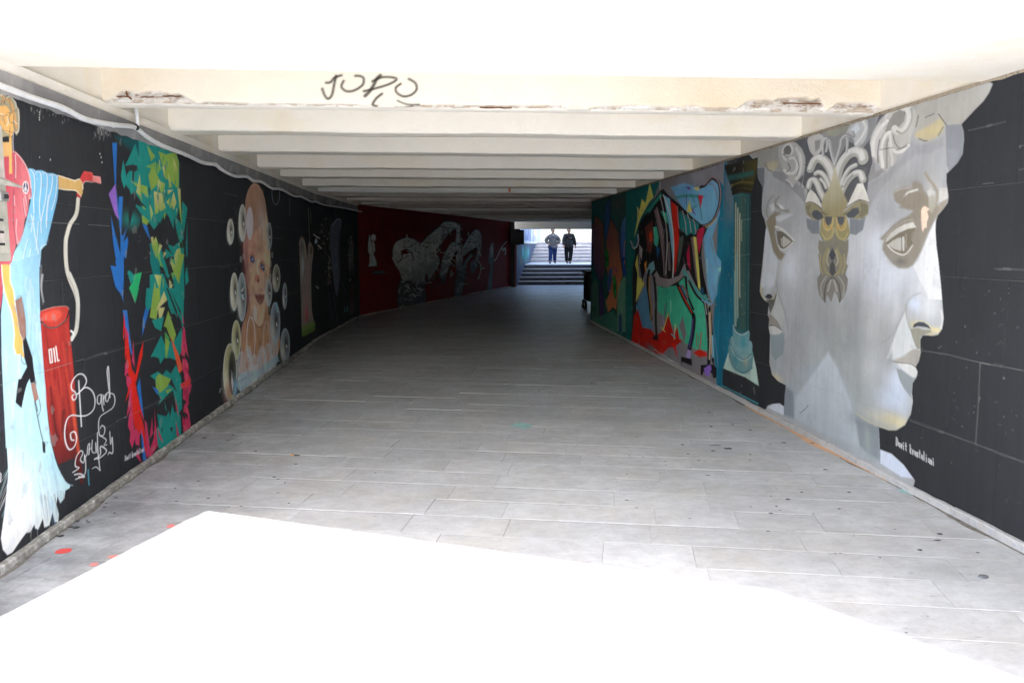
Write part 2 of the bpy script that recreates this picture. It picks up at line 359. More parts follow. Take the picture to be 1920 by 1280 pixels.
        q = keep[:-1, :-1] | keep[1:, :-1] | keep[:-1, 1:] | keep[1:, 1:]
        if keep_all: q[:] = True
        used = np.zeros((s.nz, s.nu), bool); used[:-1, :-1] |= q; used[1:, :-1] |= q; used[:-1, 1:] |= q; used[1:, 1:] |= q
        idx = -np.ones((s.nz, s.nu), int); n = used.sum(); idx[used] = np.arange(n)
        cols = np.array([s.w.xyz(u, 0, off)[:2] for u in s.U])
        jj, ii = np.nonzero(used); co = np.column_stack([cols[ii], s.Z[jj]])
        J, I = np.nonzero(q)
        if s.w.side < 0: F = np.column_stack([idx[J, I], idx[J+1, I], idx[J+1, I+1], idx[J, I+1]])
        else: F = np.column_stack([idx[J, I], idx[J, I+1], idx[J+1, I+1], idx[J+1, I]])
        me = bpy.data.meshes.new(name); nf = len(F)
        me.vertices.add(n); me.vertices.foreach_set('co', co.astype(np.float32).ravel())
        me.loops.add(nf*4); me.loops.foreach_set('vertex_index', F.astype(np.int32).ravel())
        me.polygons.add(nf); me.polygons.foreach_set('loop_start', np.arange(0, nf*4, 4, dtype=np.int32))
        me.update(calc_edges=True)
        A = me.color_attributes.new('paint', 'FLOAT_COLOR', 'POINT')
        c4 = np.ones((n, 4), np.float32); c4[:, :3] = np.clip(s.rgb[jj, ii], 0, .9); A.data.foreach_set('color', c4.ravel())
        me.materials.append(m or M['mural'])
        o = bpy.data.objects.new(name, me); C.objects.link(o); o.parent = parent; o['label'] = label
        return o

# stroke letters (unit box, y up) for handwriting on the walls
GL = {'D': [[(0, 0), (.05, 1), (.5, .8), (.6, .35), (0, 0)]], 'a': [[(.45, .5), (.1, .5), (.05, .1), (.4, .1), (.45, .5), (.5, 0)]],
      'v': [[(0, .5), (.2, 0), (.45, .55)]], 'i': [[(.1, .5), (.12, 0)], [(.1, .72), (.11, .78)]], 't': [[(.15, .9), (.2, .1), (.35, .05)], [(0, .6), (.4, .62)]],
      'k': [[(.05, 1), (.08, 0)], [(.4, .6), (.08, .3), (.45, 0)]], 'n': [[(.05, .5), (.08, 0)], [(.08, .4), (.3, .5), (.4, 0)]], 'l': [[(.1, 1), (.12, 0)]],
      'e': [[(.05, .25), (.4, .35), (.3, .52), (.05, .4), (.08, .1), (.4, .05)]], 'O': [[(0, 0), (0, 1), (.6, 1), (.6, 0), (0, 0)]], 'I': [[(.1, 0), (.1, 1)]], 'L': [[(0, 1), (0, 0), (.5, 0)]],
      'B': [[(0, 0), (0, 1), (.45, .9), (.4, .55), (0, .5)], [(0, .5), (.55, .4), (.5, .05), (0, 0)]]}
def write(p, text, a, b, h, wd, col=(235, 235, 235), op=1):
    a, b = np.array(a, float), np.array(b, float); n = len(text); step = (b-a)/n
    for i, ch in enumerate(text):
        if ch == ' ': continue
        for st in GL[ch]:
            p.stroke([tuple(a+step*(i+x*1.12)+np.array([0, -h*y])) for x, y in st], wd, col, op=op, smooth=False)

# ================================================================== GROUND AND PAVING
def xl_at(y):
    P = LEFT+REDW[1:]+STAIRW
    return float(np.interp(y, [p[1] for p in P], [p[0] for p in P]))
def xr_at(y):
    P = RIGHT+RIGHT2[1:]
    return float(np.interp(y, [p[1] for p in P], [p[0] for p in P]))
ground = tag(mesh_obj('ground', [(-400, -400, -.02), (400, -400, -.02), (400, 44, -.02), (-400, 44, -.02)], [(0, 1, 2, 3)], M['earth']), kind='structure')
pavement = tag(mesh_obj('pavement', [(-3.2, -6, -.006), (4.2, -6, -.006), (4.2, 18, -.006), (10, 36.2, -.006), (2.8, 36.2, -.006), (-3.2, 19, -.006)], [(0, 1, 2, 3, 4, 5)], M['grout']), kind='structure')
ANG = -math.atan(.218); RD = .332                      # the slab rows run 12 degrees off the tunnel's cross direction
ca, sa = math.cos(ANG), math.sin(ANG)
_sl = {}
def slab_mesh(L, W):
    k = (round(L, 3), round(W, 3))
    if k not in _sl:
        g, c, t = .0010, .0012, .004
        x0, x1, y0, y1 = g, L-g, g, W-g
        v = [(x0, y0, -t), (x1, y0, -t), (x1, y1, -t), (x0, y1, -t), (x0, y0, -c), (x1, y0, -c), (x1, y1, -c), (x0, y1, -c),
             (x0+c, y0+c, 0), (x1-c, y0+c, 0), (x1-c, y1-c, 0), (x0+c, y1-c, 0)]
        f = [(0, 1, 5, 4), (1, 2, 6, 5), (2, 3, 7, 6), (3, 0, 4, 7), (4, 5, 9, 8), (5, 6, 10, 9), (6, 7, 11, 10), (7, 4, 8, 11), (8, 9, 10, 11)]
        me = bpy.data.meshes.new('paving_slab'); me.from_pydata(v, [], f); me.update(); me.materials.append(M['paving'])
        _sl[k] = me
    return _sl[k]
slabs = []
LENS = [.5, .62, .74, .86, .96, 1.12]
for r in range(-14, 128):
    x = -12 + random.random()
    while x < 14:
        L = random.choice(LENS)
        yc = r*RD+RD/2; xc = x+L/2
        wx, wy = xc*ca-yc*sa, xc*sa+yc*ca
        if -3.5 < wy < 36.2:
            m_ = .5*L+.1
            if xl_at(max(wy, 2.95))-m_ < wx < xr_at(wy)+m_ and wx < 9.5: slabs.append((x, r*RD, L, wx, wy))
        x += L
slabs.sort(key=lambda t: (0 if t[4] > 3.0 else 1, abs(t[4]-3)))
near, far = slabs[:296], slabs[296:]
for x, y, L, wx, wy in near:
    o = bpy.data.objects.new('paving_slab', slab_mesh(L, RD)); C.objects.link(o); o.parent = pavement
    o.location = (x*ca-y*sa, x*sa+y*ca, random.uniform(-.0012, .0012)); o.rotation_euler = (random.uniform(-.001, .001), random.uniform(-.001, .001), ANG)
V, F, rn = [], [], []
for x, y, L, wx, wy in far:
    me = slab_mesh(L, RD); b0 = len(V); dz = random.uniform(-.0012, .0012)
    for v in me.vertices:
        X, Y = x+v.co.x, y+v.co.y; V.append((X*ca-Y*sa, X*sa+Y*ca, v.co.z+dz))
    for p in me.polygons: F.append([b0+i for i in p.vertices])
    rn += [random.random()]*len(me.vertices)
o = mesh_obj('paving_slabs', V, F, M['paving'], pavement); a_ = o.data.attributes.new('slab_rand', 'FLOAT', 'POINT'); a_.data.foreach_set('value', rn); o['kind'] = 'stuff'

# ================================================================== WALLS
def wall_body(name, wall, z0, z1, m, parent, th=1.1, off=-.004):
    n = len(wall.p); V = []
    for i in range(n):
        if i == 0: d = wall.p[1]-wall.p[0]
        elif i == n-1: d = wall.p[-1]-wall.p[-2]
        else: d = (wall.p[i+1]-wall.p[i])/wall.len[i]+(wall.p[i]-wall.p[i-1])/wall.len[i-1]
        d = d/np.linalg.norm(d); nn = np.array([d[1], -d[0]])*wall.side
        a, b = wall.p[i]+nn*off, wall.p[i]-nn*th
        V += [(a[0], a[1], z0), (a[0], a[1], z1), (b[0], b[1], z1), (b[0], b[1], z0)]
    F = [(0, 1, 2, 3), tuple(4*(n-1)+k for k in (3, 2, 1, 0))]
    for i in range(n-1):
        for k in range(4): F.append((4*i+k, 4*i+(k+1) % 4, 4*i+4+(k+1) % 4, 4*i+4+k))
    return mesh_obj(name, V, F, m, parent)
_pm = {}
def panel_mesh(L, H, m):
    k = (round(L, 3), round(H, 3), m.name)
    if k not in _pm:
        g, c, t = .0018, .002, .012
        x0, x1, z0, z1 = g, L-g, g, H-g
        v = [(x0, -t, z0), (x1, -t, z0), (x1, -t, z1), (x0, -t, z1), (x0, -c, z0), (x1, -c, z0), (x1, -c, z1), (x0, -c, z1),
             (x0+c, 0, z0+c), (x1-c, 0, z0+c), (x1-c, 0, z1-c), (x0+c, 0, z1-c)]
        f = [(0, 1, 5, 4), (1, 2, 6, 5), (2, 3, 7, 6), (3, 0, 4, 7), (4, 5, 9, 8), (5, 6, 10, 9), (6, 7, 11, 10), (7, 4, 8, 11), (8, 9, 10, 11)]
        me = bpy.data.meshes.new('panel'); me.from_pydata(v, [], f); me.update(); me.materials.append(m); _pm[k] = me
    return _pm[k]
def panels(parent, wall, rows, pitch, m, umin=0, umax=1e9):
    for s_ in range(len(wall.len)):
        a, d = wall.p[s_], (wall.p[s_+1]-wall.p[s_])/wall.len[s_]
        nn = np.array([d[1], -d[0]])*wall.side
        # local x along the wall, local y outward
        for r, (z0, z1) in enumerate(zip(rows, rows[1:])):
            cuts = [0.0]; u = (pitch*(.5 if r % 2 else 1.0)*1.0)
            while u < wall.len[s_]-.2: cuts.append(u); u += pitch
            cuts.append(wall.len[s_])
            for c0, c1 in zip(cuts, cuts[1:]):
                if wall.u0[s_]+c1 < umin or wall.u0[s_]+c0 > umax: continue
                o = bpy.data.objects.new('panel', panel_mesh(c1-c0, z1-z0, m)); C.objects.link(o); o.parent = parent
                q = a+d*c0
                o.matrix_world = Matrix(((d[0], nn[0], 0, q[0]), (d[1], nn[1], 0, q[1]), (0, 0, 1, z0), (0, 0, 0, 1)))
def skirting(parent, wall, m, L=.92, h=.048, dp=.036, u0=0, u1=1e9, name='skirting_stone'):
    variants = []
    for k in range(4):
        bm = bmesh.new(); n = 8
        vs = []
        for i in range(n+1):
            x = .003+(L-.006)*i/n; hh = h*(1+.16*(random.random()-.5)); dd = dp*(1+.2*(random.random()-.5))
            vs.append([bm.verts.new(c) for c in ((x, -.02, 0), (x, dd, 0), (x, dd, hh-.008), (x, dd-.008, hh), (x, -.02, hh))])
        for p, q in zip(vs, vs[1:]):
            for j in range(4): bm.faces.new((p[j], p[j+1], q[j+1], q[j]))
        bm.faces.new(vs[0][::-1]); bm.faces.new(vs[-1])
        bmesh.ops.recalc_face_normals(bm, faces=bm.faces)
        me = bpy.data.meshes.new(name); bm.to_mesh(me); bm.free(); me.materials.append(m); variants.append(me)
    for s_ in range(len(wall.len)):
        a, d = wall.p[s_], (wall.p[s_+1]-wall.p[s_])/wall.len[s_]; nn = np.array([d[1], -d[0]])*wall.side; u = 0
        while u < wall.len[s_]-.3:
            if u0 <= wall.u0[s_]+u <= u1:
                o = bpy.data.objects.new(name, random.choice(variants)); C.objects.link(o); o.parent = parent
                q = a+d*u; k = min(1, (wall.len[s_]-u)/L)
                o.matrix_world = Matrix(((d[0]*k, nn[0], 0, q[0]), (d[1]*k, nn[1], 0, q[1]), (0, 0, 1, random.uniform(-.003, .004)), (0, 0, 0, 1)))
            u += L
ROWS_L = [.0, .45, .97, 1.49, 1.95, 2.5]
ROWS_R = [.0, .5, 1.0, 1.5, 2.05, 2.665]
lw = tag(empty('underpass_wall', (XL, 2.95, 0)), 'long black left wall painted with murals, white conduit along its top', 'wall', kind='thing')
def adopt(o, p): o.parent = p; o.matrix_parent_inverse = p.matrix_world.inverted()
# empties sit at real places: children keep world coordinates through the inverse matrix
def root(name, loc, label, cat, kind='thing', group=None):
    e = tag(empty(name, loc), label, cat, group, kind); e['root'] = 1; return e
body = wall_body('wall_core', WL, -.3, 2.66, M['mortar'], lw)
panels(lw, WL, ROWS_L, 1.02, M['black'])
skirting(lw, WL, M['kerb'])
rw = tag(empty('underpass_wall', (XR, 2, 0)), 'long right wall painted with a pale double stone head, a column and a bull', 'wall', kind='thing')
wall_body('wall_core', WR, -.3, 2.66, M['mortar'], rw)
panels(rw, WR, ROWS_R, 1.0, M['black'])
skirting(rw, WR, M['kerbw'])
rd = tag(empty('underpass_wall', (-2.08, 20, 0)), 'dark red wall at the far left with a grey twisted creature painted on it', 'wall', kind='thing')
wall_body('wall_core', WRED, -.3, 2.66, M['mortar'], rd)
panels(rd, WRED, ROWS_R, 1.2, M['red'])
skirting(rd, WRED, M['kerb'])
r2 = tag(empty('underpass_wall', (4.2, 20, 0)), 'dark wall turning away behind the end of the right mural wall', 'wall', kind='thing')
wall_body('wall_core', WR2, -.3, 2.66, M['black'], r2)

# rough cement fillet between the left wall and the ceiling
def fillet(parent, wall, u0, u1, z0, z1, out, m, du=.03):
    n = int((u1-u0)/du); V, F = [], []; K = 6
    for i in range(n+1):
        u = u0+(u1-u0)*i/n
        for k in range(K+1):
            t = k/K; z = z0+(z1-z0)*t
            o_ = .004+out*t**1.3+out*.12*noise.noise(Vector((u*3, z*10, 3)))+out*.06*noise.noise(Vector((u*22, z*60, 9)))
            V.append(wall.xyz(u, z+.012*noise.noise(Vector((u*9, 0, 1)))*(1-t), max(o_, .003)))
    for i in range(n):
        for k in range(K):
            a = i*(K+1)+k; F.append((a, a+K+1, a+K+2, a+1))
    return mesh_obj('cement_fillet', V, F, m, parent)
fillet(lw, WL, 0, WL.u0[-1], 2.497, 2.618, .010, M['cement'])
for a_, b_ in ((0, 12.35),): fillet(lw, WL, 0, WL.u0[-1], 2.610, 2.678, .016, M['plaster'])
fillet(rw, WR, 2.0, 20.8, 2.654, 2.676, .008, M['crack'])

# ================================================================== CEILING
ceil = tag(empty('underpass_ceiling', (0, 5, 2.67)), 'cream plastered ceiling with many cross ribs and a spalled, graffitied front beam', 'ceiling', kind='thing')
def prism(name, poly, z0, z1, m, parent):
    n = len(poly); V = [(x, y, z0) for x, y in poly]+[(x, y, z1) for x, y in poly]
    F = [tuple(range(n))[::-1], tuple(range(n, 2*n))]+[(i, (i+1) % n, n+(i+1) % n, n+i) for i in range(n)]
    return mesh_obj(name, V, F, m, parent)
prism('portal_slab', [(-3.6, 2.95), (XL, 2.95), (.815, 1.46), (1.47, .55), (3.21, -1.2), (4.5, -1.2), (4.5, 4.86), (-3.6, 4.86)], 2.672, 3.5, M['plaster'], ceil)
prism('roof_slab', [(-3.6, 4.862), (4.5, 4.862), (4.7, 18), (11.2, 36), (2.0, 36), (-3.4, 21), (-3.6, 15)], 3.08, 3.5, M['plaster'], ceil)
for wl, ua, ub in ((WL, 0, WL.u0[-1]), (WRED, 0, 14.6), (WR, 0, WR.u0[-1]), (WR2, 0, 18.6)):
    o = wall_body('slot_side', wl, 2.661, 3.08, M['plaster'], ceil, th=1.0, off=-.001)
RIBS = [6.05, 7.42, 8.98, 10.76, 12.2, 14.05, 15.6]
y = 17.0
while y < 35.5: RIBS.append(y); y += 1.6
def rib(Y, dp, m, seed):
    x0, x1 = xl_at(Y)-.25, xr_at(Y)+.25; n = int((x1-x0)/.12); V, F = [], []
    for i in range(n+1):
        x = x0+(x1-x0)*i/n
        w1 = .007*noise.noise(Vector((x*.9, seed, 0)))+.004*noise.noise(Vector((x*5, seed, 4)))
        w2 = .010*noise.noise(Vector((x*.8, seed, 8)))
        z = 2.672+w1; y_ = Y+w2
        prof = [(y_, 3.085), (y_, z+.2), (y_-.002, z+.018), (y_+.006, z+.006), (y_+.02, z), (y_+dp-.02, z+.002), (y_+dp, z+.02), (y_+dp, 3.085)]
        V += [(x, a, b) for a, b in prof]
    K = 8
    for i in range(n):
        for k in range(K-1):
            a = i*K+k; F.append((a, a+1, a+K+1, a+K))
    return mesh_obj('rib', V, F, m, ceil, smooth=False)
for i, Y in enumerate(RIBS[1:]):
    rib(Y, .30+.05*math.sin(i*2.3), M['plaster_lit'] if abs(Y-15.6) < .1 or abs(Y-23.4) < .1 or abs(Y-34.6) < .1 else (M['plaster'] if Y < 15 else M['rib_old']), i*3.7)
lint = box_obj('lintel', (2.6, 9.2, 35.75, 36.15, 2.40, 3.08), M['plaster'], ceil, bev=.01)

# front beam: dense face with broken plaster, exposed rebar and sprayed letters
FY = 6.05
beamwall = Wall([(XL-.1, FY), (XR+.1, FY)], -1); beamwall.side = 1
class FaceWall:                                        # maps picture points of the photograph onto the beam's front plane
    @staticmethod
    def uv(px, py):
        r = FW+RT*(px-960)/FPX-UP*(py-640)/FPX; t = FY/r[1]; return t*r[0], CAM_H+t*r[2]
    side = 1
    @staticmethod
    def xyz(u, z, off=0): return (u, FY-off, z)
bp_ = Paint(FaceWall, XL-.25, XR+.25, 2.672, 3.085, .009, .007)
bp_.rgb[:] = np.array((.76, .71, .61)); bp_.a[:] = 1
UU, ZZ = np.meshgrid(bp_.U, bp_.Z)
def band(px0, px1, h, jag=.5, seed=1, edge=.12):
    """damage field: 1 inside a ragged strip of height h along the lower edge between two picture columns"""
    xa, xb = FaceWall.uv(px0, 205)[0], FaceWall.uv(px1, 205)[0]
    e = np.clip(np.minimum(UU-xa, xb-UU)/edge, 0, 1)
    hh = h*(1-jag+2*jag*fbm(UU, UU*0+seed, 5, seed))*e
    return np.clip((2.672+hh-ZZ)/.012, 0, 1)*(e > 0)
dmg = np.maximum.reduce([band(196, 372, .088, .35, 3), band(1372, 1560, .088, .4, 5), band(1440, 1552, .118, .3, 6, .06), band(1540, 1668, .068, .35, 7), band(1100, 1400, .035, .5, 9), band(770, 1065, .026, .5, 11, .05), band(360, 700, .018, .6, 12)])
nn1 = fbm(UU, ZZ*1.6, 14, 21); nn2 = fbm(UU, ZZ*3, 30, 22); nn3 = fbm(UU, ZZ*4, 9, 33)
conc = np.where((nn1 > .5)[..., None], np.array((.52, .45, .37)), np.array((.72, .69, .64)))
conc = np.where((nn3 > .62)[..., None], np.array((.8, .79, .77)), conc)*(.62+.5*nn2[..., None])
stain = np.clip(1-np.abs(UU-1.95)/.9, 0, 1)*np.clip(1-(ZZ-2.7)/.35, 0, 1)*(.35+.3*nn3)      # ochre damp stain round the right break
stain += np.clip(1-np.abs(UU-2.9)/.6, 0, 1)*.4*nn3 + np.clip(1-np.abs(UU+2.2)/.4, 0, 1)*.35*nn3
stain = np.clip(stain*1.4, 0, .9)[..., None]
bp_.rgb = bp_.rgb*(1-stain)+np.array((.72, .56, .38))*stain
bp_.rgb = bp_.rgb*(1-dmg[..., None])+conc*dmg[..., None]
rust = np.clip((nn2-.48)*6, 0, 1)*np.clip((dmg-.7)*4, 0, 1)*np.clip(1-np.abs((ZZ-2.672)-.045-.02*nn3)/.022, 0, 1)
rust = np.maximum(rust, np.clip((nn2-.5)*7, 0, 1)*(dmg > .5)*((UU > -.35) & (UU < .85))*.45)[..., None]
bp_.rgb = bp_.rgb*(1-rust)+np.array((.2, .09, .05))*rust
lip = np.clip(1-np.abs((ZZ-2.672)-.012)/.010, 0, 1)*np.clip((nn2-.5)*5, 0, 1)*.5
bp_.rgb = bp_.rgb*(1-lip[..., None])+np.array((.42, .34, .26))*lip[..., None]
bp_.view(560, 120, 3.556)
INK = (40, 38, 34)
for st, wd in (([(250, 78), (238, 130), (222, 205), (197, 230), (175, 210), (158, 165)], 17), ([(183, 124), (212, 120), (240, 90), (285, 74)], 16),
               ([(300, 112), (285, 150), (318, 180), (370, 175), (425, 140), (434, 98), (412, 80), (378, 78)], 16),
               ([(545, 76), (520, 100), (500, 140), (470, 185), (442, 212)], 22), ([(492, 115), (555, 88), (630, 90), (652, 105), (600, 135), (500, 165), (435, 180)], 16),
               ([(735, 100), (778, 128), (786, 170), (752, 205), (700, 216), (656, 192), (648, 158), (680, 132)], 16),
               ([(555, 198), (518, 228), (494, 268), (520, 282)], 17), ([(660, 244), (700, 262), (740, 270), (803, 270)], 11), ([(640, 288), (700, 290), (760, 280)], 9)):
    bp_.stroke(st, wd, INK, soft=4, op=.86)
    bp_.stroke(st, wd*1.9, INK, soft=9, op=.10)
bo = bp_.build('front_beam_face', ceil, 'front beam face with black sprayed letters and broken plaster along its lower edge', keep_all=True, m=M['face'])
me = bo.data; co = np.empty(len(me.vertices)*3); me.vertices.foreach_get('co', co); co = co.reshape(-1, 3)
depth = dmg*(.018+.03*nn1+.012*nn2)
lift = dmg*np.clip(1-(ZZ-2.672)/.03, 0, 1)*.012*nn2
co[:, 1] += depth.ravel(); co[:, 2] += lift.ravel()+.003*np.sin(co[:, 0]*2.1); me.vertices.foreach_set('co', co.ravel()); me.update()
box_obj('paint_mark', (1.165, 1.20, 15.575, 15.583, 2.69, 2.80), mat('orange_red_mark', (.6, .12, .06)), ceil, M=Matrix.Identity(4))
# body behind the face, with a soffit whose front lip is broken too
V, F = [], []; n = 260
for i in range(n+1):
    x = XL-.25+(XR-XL+.5)*i/n; j = min(int(i/n*(bp_.nu-1)), bp_.nu-1); dd = depth[0, j]; zz = 2.672+lift[0, j]+.003*math.sin(x*2.1)
    V += [(x, FY+dd, zz), (x, FY+.07+.02*noise.noise(Vector((x*7, 1, 1))), 2.671), (x, FY+.19, 2.672), (x, FY+.19, 3.085)]
for i in range(n):
    for k in range(3): a = i*4+k; F.append((a, a+1, a+5, a+4))
mesh_obj('beam_soffit', V, F, M['plaster'], ceil)
def rods(px0, px1, zoff, name='rebar', n=1):
    (xa, za), (xb, zb) = FaceWall.uv(px0, 200), FaceWall.uv(px1, 200)
    bm = bmesh.new(); k = 9
    tube(bm, [(xa+(xb-xa)*i/k, FY+.022+.003*math.sin(i*2.1), 2.672+zoff+.0015*math.sin(i*1.3+px0)) for i in range(k+1)], .0045, 6)
    bm_obj(name, bm, M['rust'], ceil)
for a, b, z in ((214, 240, .05), (262, 288, .048), (304, 340, .056), (1470, 1545, .066), (900, 960, .006)): rods(a, b, z)
bm = bmesh.new()
(xa, _), (xb, _) = FaceWall.uv(236, 200), FaceWall.uv(242, 200)
tube(bm, [(xa, FY+.02, 2.765), (xa+.01, FY+.002, 2.73), (xb+.02, FY-.004, 2.70)], .006, 6); bm_obj('rebar', bm, M['rust'], ceil)

sun_block = tag(prism('added_sun_block', [(-2, 28), (13, 28), (13, 35.9), (-2, 35.9)], 3.52, 10.3, M['conc'], None), kind='structure')  # unseen block added above the tunnel to keep sun off the far steps
# ================================================================== STEPS AT THE FAR END
stairs = tag(empty('staircase', (6, 35.6, 0)), 'pale stone staircase in two flights with a landing at the far end of the underpass', 'staircase', kind='thing')
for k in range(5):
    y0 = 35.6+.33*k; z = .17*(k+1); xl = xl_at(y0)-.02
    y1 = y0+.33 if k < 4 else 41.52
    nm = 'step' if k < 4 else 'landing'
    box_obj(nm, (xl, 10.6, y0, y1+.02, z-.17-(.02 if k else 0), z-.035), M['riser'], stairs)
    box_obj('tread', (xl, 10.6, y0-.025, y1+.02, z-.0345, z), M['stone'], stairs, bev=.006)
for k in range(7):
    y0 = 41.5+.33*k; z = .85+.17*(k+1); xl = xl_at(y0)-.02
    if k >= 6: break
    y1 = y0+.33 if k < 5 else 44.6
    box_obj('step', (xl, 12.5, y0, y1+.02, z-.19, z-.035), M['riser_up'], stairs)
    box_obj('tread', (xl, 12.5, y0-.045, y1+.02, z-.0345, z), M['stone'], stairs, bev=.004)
upper = tag(mesh_obj('upper_pavement', [(-300, 44.5, 1.86), (300, 44.5, 1.86), (300, 700, 1.86), (-300, 700, 1.86)], [(0, 1, 2, 3)], M['earth']), kind='structure')
sw = tag(empty('stair_wall', (3.1, 35.6, 0)), 'teal and grey painted low wall with a white coping left of the far steps', 'wall', kind='thing')
wall_body('wall_core', WST, -.3, 1.78, M['mortar'], sw, th=.45, off=0)
for i in range(len(WST.len)):
    a, b = WST.p[i], WST.p[i+1]; d = (b-a)/WST.len[i]; nn = np.array([d[1], -d[0]])
    o = box_obj('coping', (0, WST.len[i], -.5, .06, 1.782, 1.90), M['stone'], sw, bev=.01)
    o.matrix_world = Matrix(((d[0], nn[0], 0, a[0]), (d[1], nn[1], 0, a[1]), (0, 0, 1, 0), (0, 0, 0, 1)))
WUP = Wall([(3.3, 37.6), (3.62, 39.2), (5.3, 46.5)], 1)
uw = tag(empty('upper_wall', (3.6, 39, 0)), 'taller pale wall with faded blue and orange graffiti behind the low stair wall', 'wall', kind='thing')
wall_body('wall_core', WUP, 0, 3.3, M['stone'], uw, th=.4, off=0)
rsw = tag(box_obj('side_wall', (10.6, 11.2, 36.2, 46, -.2, 3.2), M['conc']), 'concrete wall on the right of the far steps', 'wall', kind='thing')

# ================================================================== MURALS
CABLE = [(-40, 147), (0, 160), (60, 183), (118, 203), (160, 224), (212, 234), (246, 237), (259, 242), (272, 253), (296, 269), (321, 280), (348, 290), (380, 305), (405, 309), (416, 318), (440, 330), (462, 331),
         (475, 339), (491, 341), (510, 353), (527, 355), (551, 367), (565, 369), (584, 378), (592, 378), (608, 384), (627, 387), (651, 391), (680, 397.5)]
CUV = [WL.uv(x, y) for x, y in CABLE]
WLO = Wall([(XL+.047, 2.95), (XL+.047, 15.3), (-2.08+.047, 20.0)], 1); COV = [WLO.uv(x, y) for x, y in CABLE]
CLIP = [(-5, 2.45)]+[(u, min(z-.012, 2.50)) for u, z in CUV]+[(40, 2.5)]
rnd = random.Random(11)

# ---- A: robed figure with fuel nozzle, barrel and flourished signature
A = Paint(WL, .25, 3.20, .03, 2.5, .005, .005)
A.view(0, 840, 5.333)
LB, LB2, WHT = (120, 195, 238), (185, 230, 243), (246, 247, 250)
A.poly([(62, -80), (500, -80), (545, 100), (575, 190), (610, 260), (650, 330), (700, 372), (690, 400), (650, 420), (640, 500), (600, 548), (570, 480), (560, 560), (585, 660), (578, 740), (545, 735), (520, 640), (490, 770), (440, 790), (425, 700), (380, 810), (350, 800), (340, 760), (300, 835), (260, 840), (215, 900), (160, 980), (120, 1040), (70, 1065), (25, 1010), (5, 900), (40, 650), (62, 450), (80, 250)], LB2, soft=7, grad=(WHT, (300, 0), (120, 800)))
for i in range(90):
    x = 60+480*rnd.random(); y = 60+rnd.random()*520; l = 120+rnd.random()*330; k = (x-330)/900
    c = rnd.choice([WHT, WHT, (170, 215, 240), (200, 240, 240), (150, 225, 235), (225, 225, 245), (120, 180, 215)])
    A.stroke([(x-k*100, y), (x+k*60-20*(x < 200), y+l*.5), (x+k*170-60*(x < 260), y+l)], rnd.uniform(4, 13), c, soft=4, op=rnd.uniform(.15, .5), taper=True)
for i in range(26):
    x = 380+rnd.random()*260; A.stroke([(x, 420+rnd.random()*100), (x+15, 560), (x+18+rnd.random()*20, 600+rnd.random()*170)], rnd.uniform(3, 8), (58, 60, 70), soft=3, op=rnd.uniform(.2, .5), taper=True)
A.stroke([(560, 200), (620, 290), (660, 350), (700, 365), (725, 372)], 5, (170, 205, 230), op=.8)
A.stroke([(-5, 250), (4, 260), (2, 330), (-8, 330)], 8, (235, 235, 240))
A.view(0, 280, 4.571)
A.poly([(240, 163), (280, 168), (300, 182), (345, 180), (370, 186), (400, 203), (450, 206), (495, 224), (500, 300), (497, 345), (486, 440), (455, 560), (430, 670), (395, 815), (372, 836), (350, 862), (347, 930), (335, 990), (330, 1290), (-120, 1290), (-120, 1100), (60, 1060), (118, 880), (150, 815), (200, 700), (235, 560), (262, 430)], LB, grad=(LB2, (300, 500), (220, 1280)))
for pts, wd in (([(262, 175), (288, 220), (295, 330), (285, 440), (290, 545)], 7), ([(310, 195), (345, 205), (350, 300), (335, 480), (345, 610)], 7), ([(362, 200), (398, 215), (400, 330), (380, 470), (350, 620), (352, 715)], 6),
                ([(420, 225), (448, 225), (440, 330), (410, 470), (395, 670)], 6), ([(455, 215), (485, 235), (484, 300), (470, 420), (440, 520)], 5), ([(265, 560), (275, 620), (265, 710)], 6), ([(285, 570), (290, 700), (330, 900), (335, 1000)], 7),
                ([(325, 620), (315, 760), (310, 860)], 5), ([(235, 770), (205, 880), (190, 1000)], 5), ([(260, 850), (240, 1000), (205, 1180)], 6), ([(285, 960), (250, 1100), (235, 1210)], 6), ([(390, 815), (360, 830), (342, 862)], 6), ([(415, 390), (400, 500), (392, 640)], 5)):
    A.stroke(pts, wd, WHT, op=.85)
    A.stroke([(x+8, y) for x, y in pts], wd*1.6, (90, 160, 210), soft=4, op=.3)
A.stroke([(497, 230), (499, 345), (487, 440), (432, 670), (396, 812)], 4, (40, 60, 110), op=.8)
RED1 = (203, 78, 96)
A.poly([(-150, 60), (70, 60), (85, 90), (100, 12), (125, 15), (165, 55), (210, 120), (240, 178), (262, 262), (270, 400), (245, 432), (240, 505), (228, 572), (207, 605), (205, 660), (188, 730), (160, 800), (135, 818), (115, 890), (90, 1000), (-150, 1000)], RED1, grad=((222, 120, 130), (60, 200), (220, 320)))
A.poly([(-150, 1000), (0, 1000), (5, 1140), (-5, 1280), (-150, 1280)], RED1)
for p_ in ([(118, 20), (165, 62), (215, 135), (250, 230), (262, 330)],): A.stroke(p_, 6, (245, 220, 222))
A.stroke([(128, 50), (132, 150), (130, 245)], 6, (235, 215, 215)); A.stroke([(122, 60), (125, 260)], 3, (60, 30, 60))
for p_ in ([(118, 400), (122, 480)], [(196, 420), (205, 500), (216, 572)], [(212, 400), (225, 460), (236, 505)], [(140, 600), (135, 700), (150, 812)], [(250, 390), (252, 425), (270, 405)], [(160, 800), (190, 740), (203, 680)]): A.stroke(p_, 5, (238, 208, 212))
for p_ in ([(112, 340), (112, 620), (128, 760), (134, 820)], [(190, 400), (202, 520), (212, 585)], [(226, 400), (234, 500)], [(248, 300), (266, 410)], [(205, 640), (198, 700), (160, 810), (120, 870), (112, 900)]): A.stroke(p_, 3.4, (70, 35, 65))
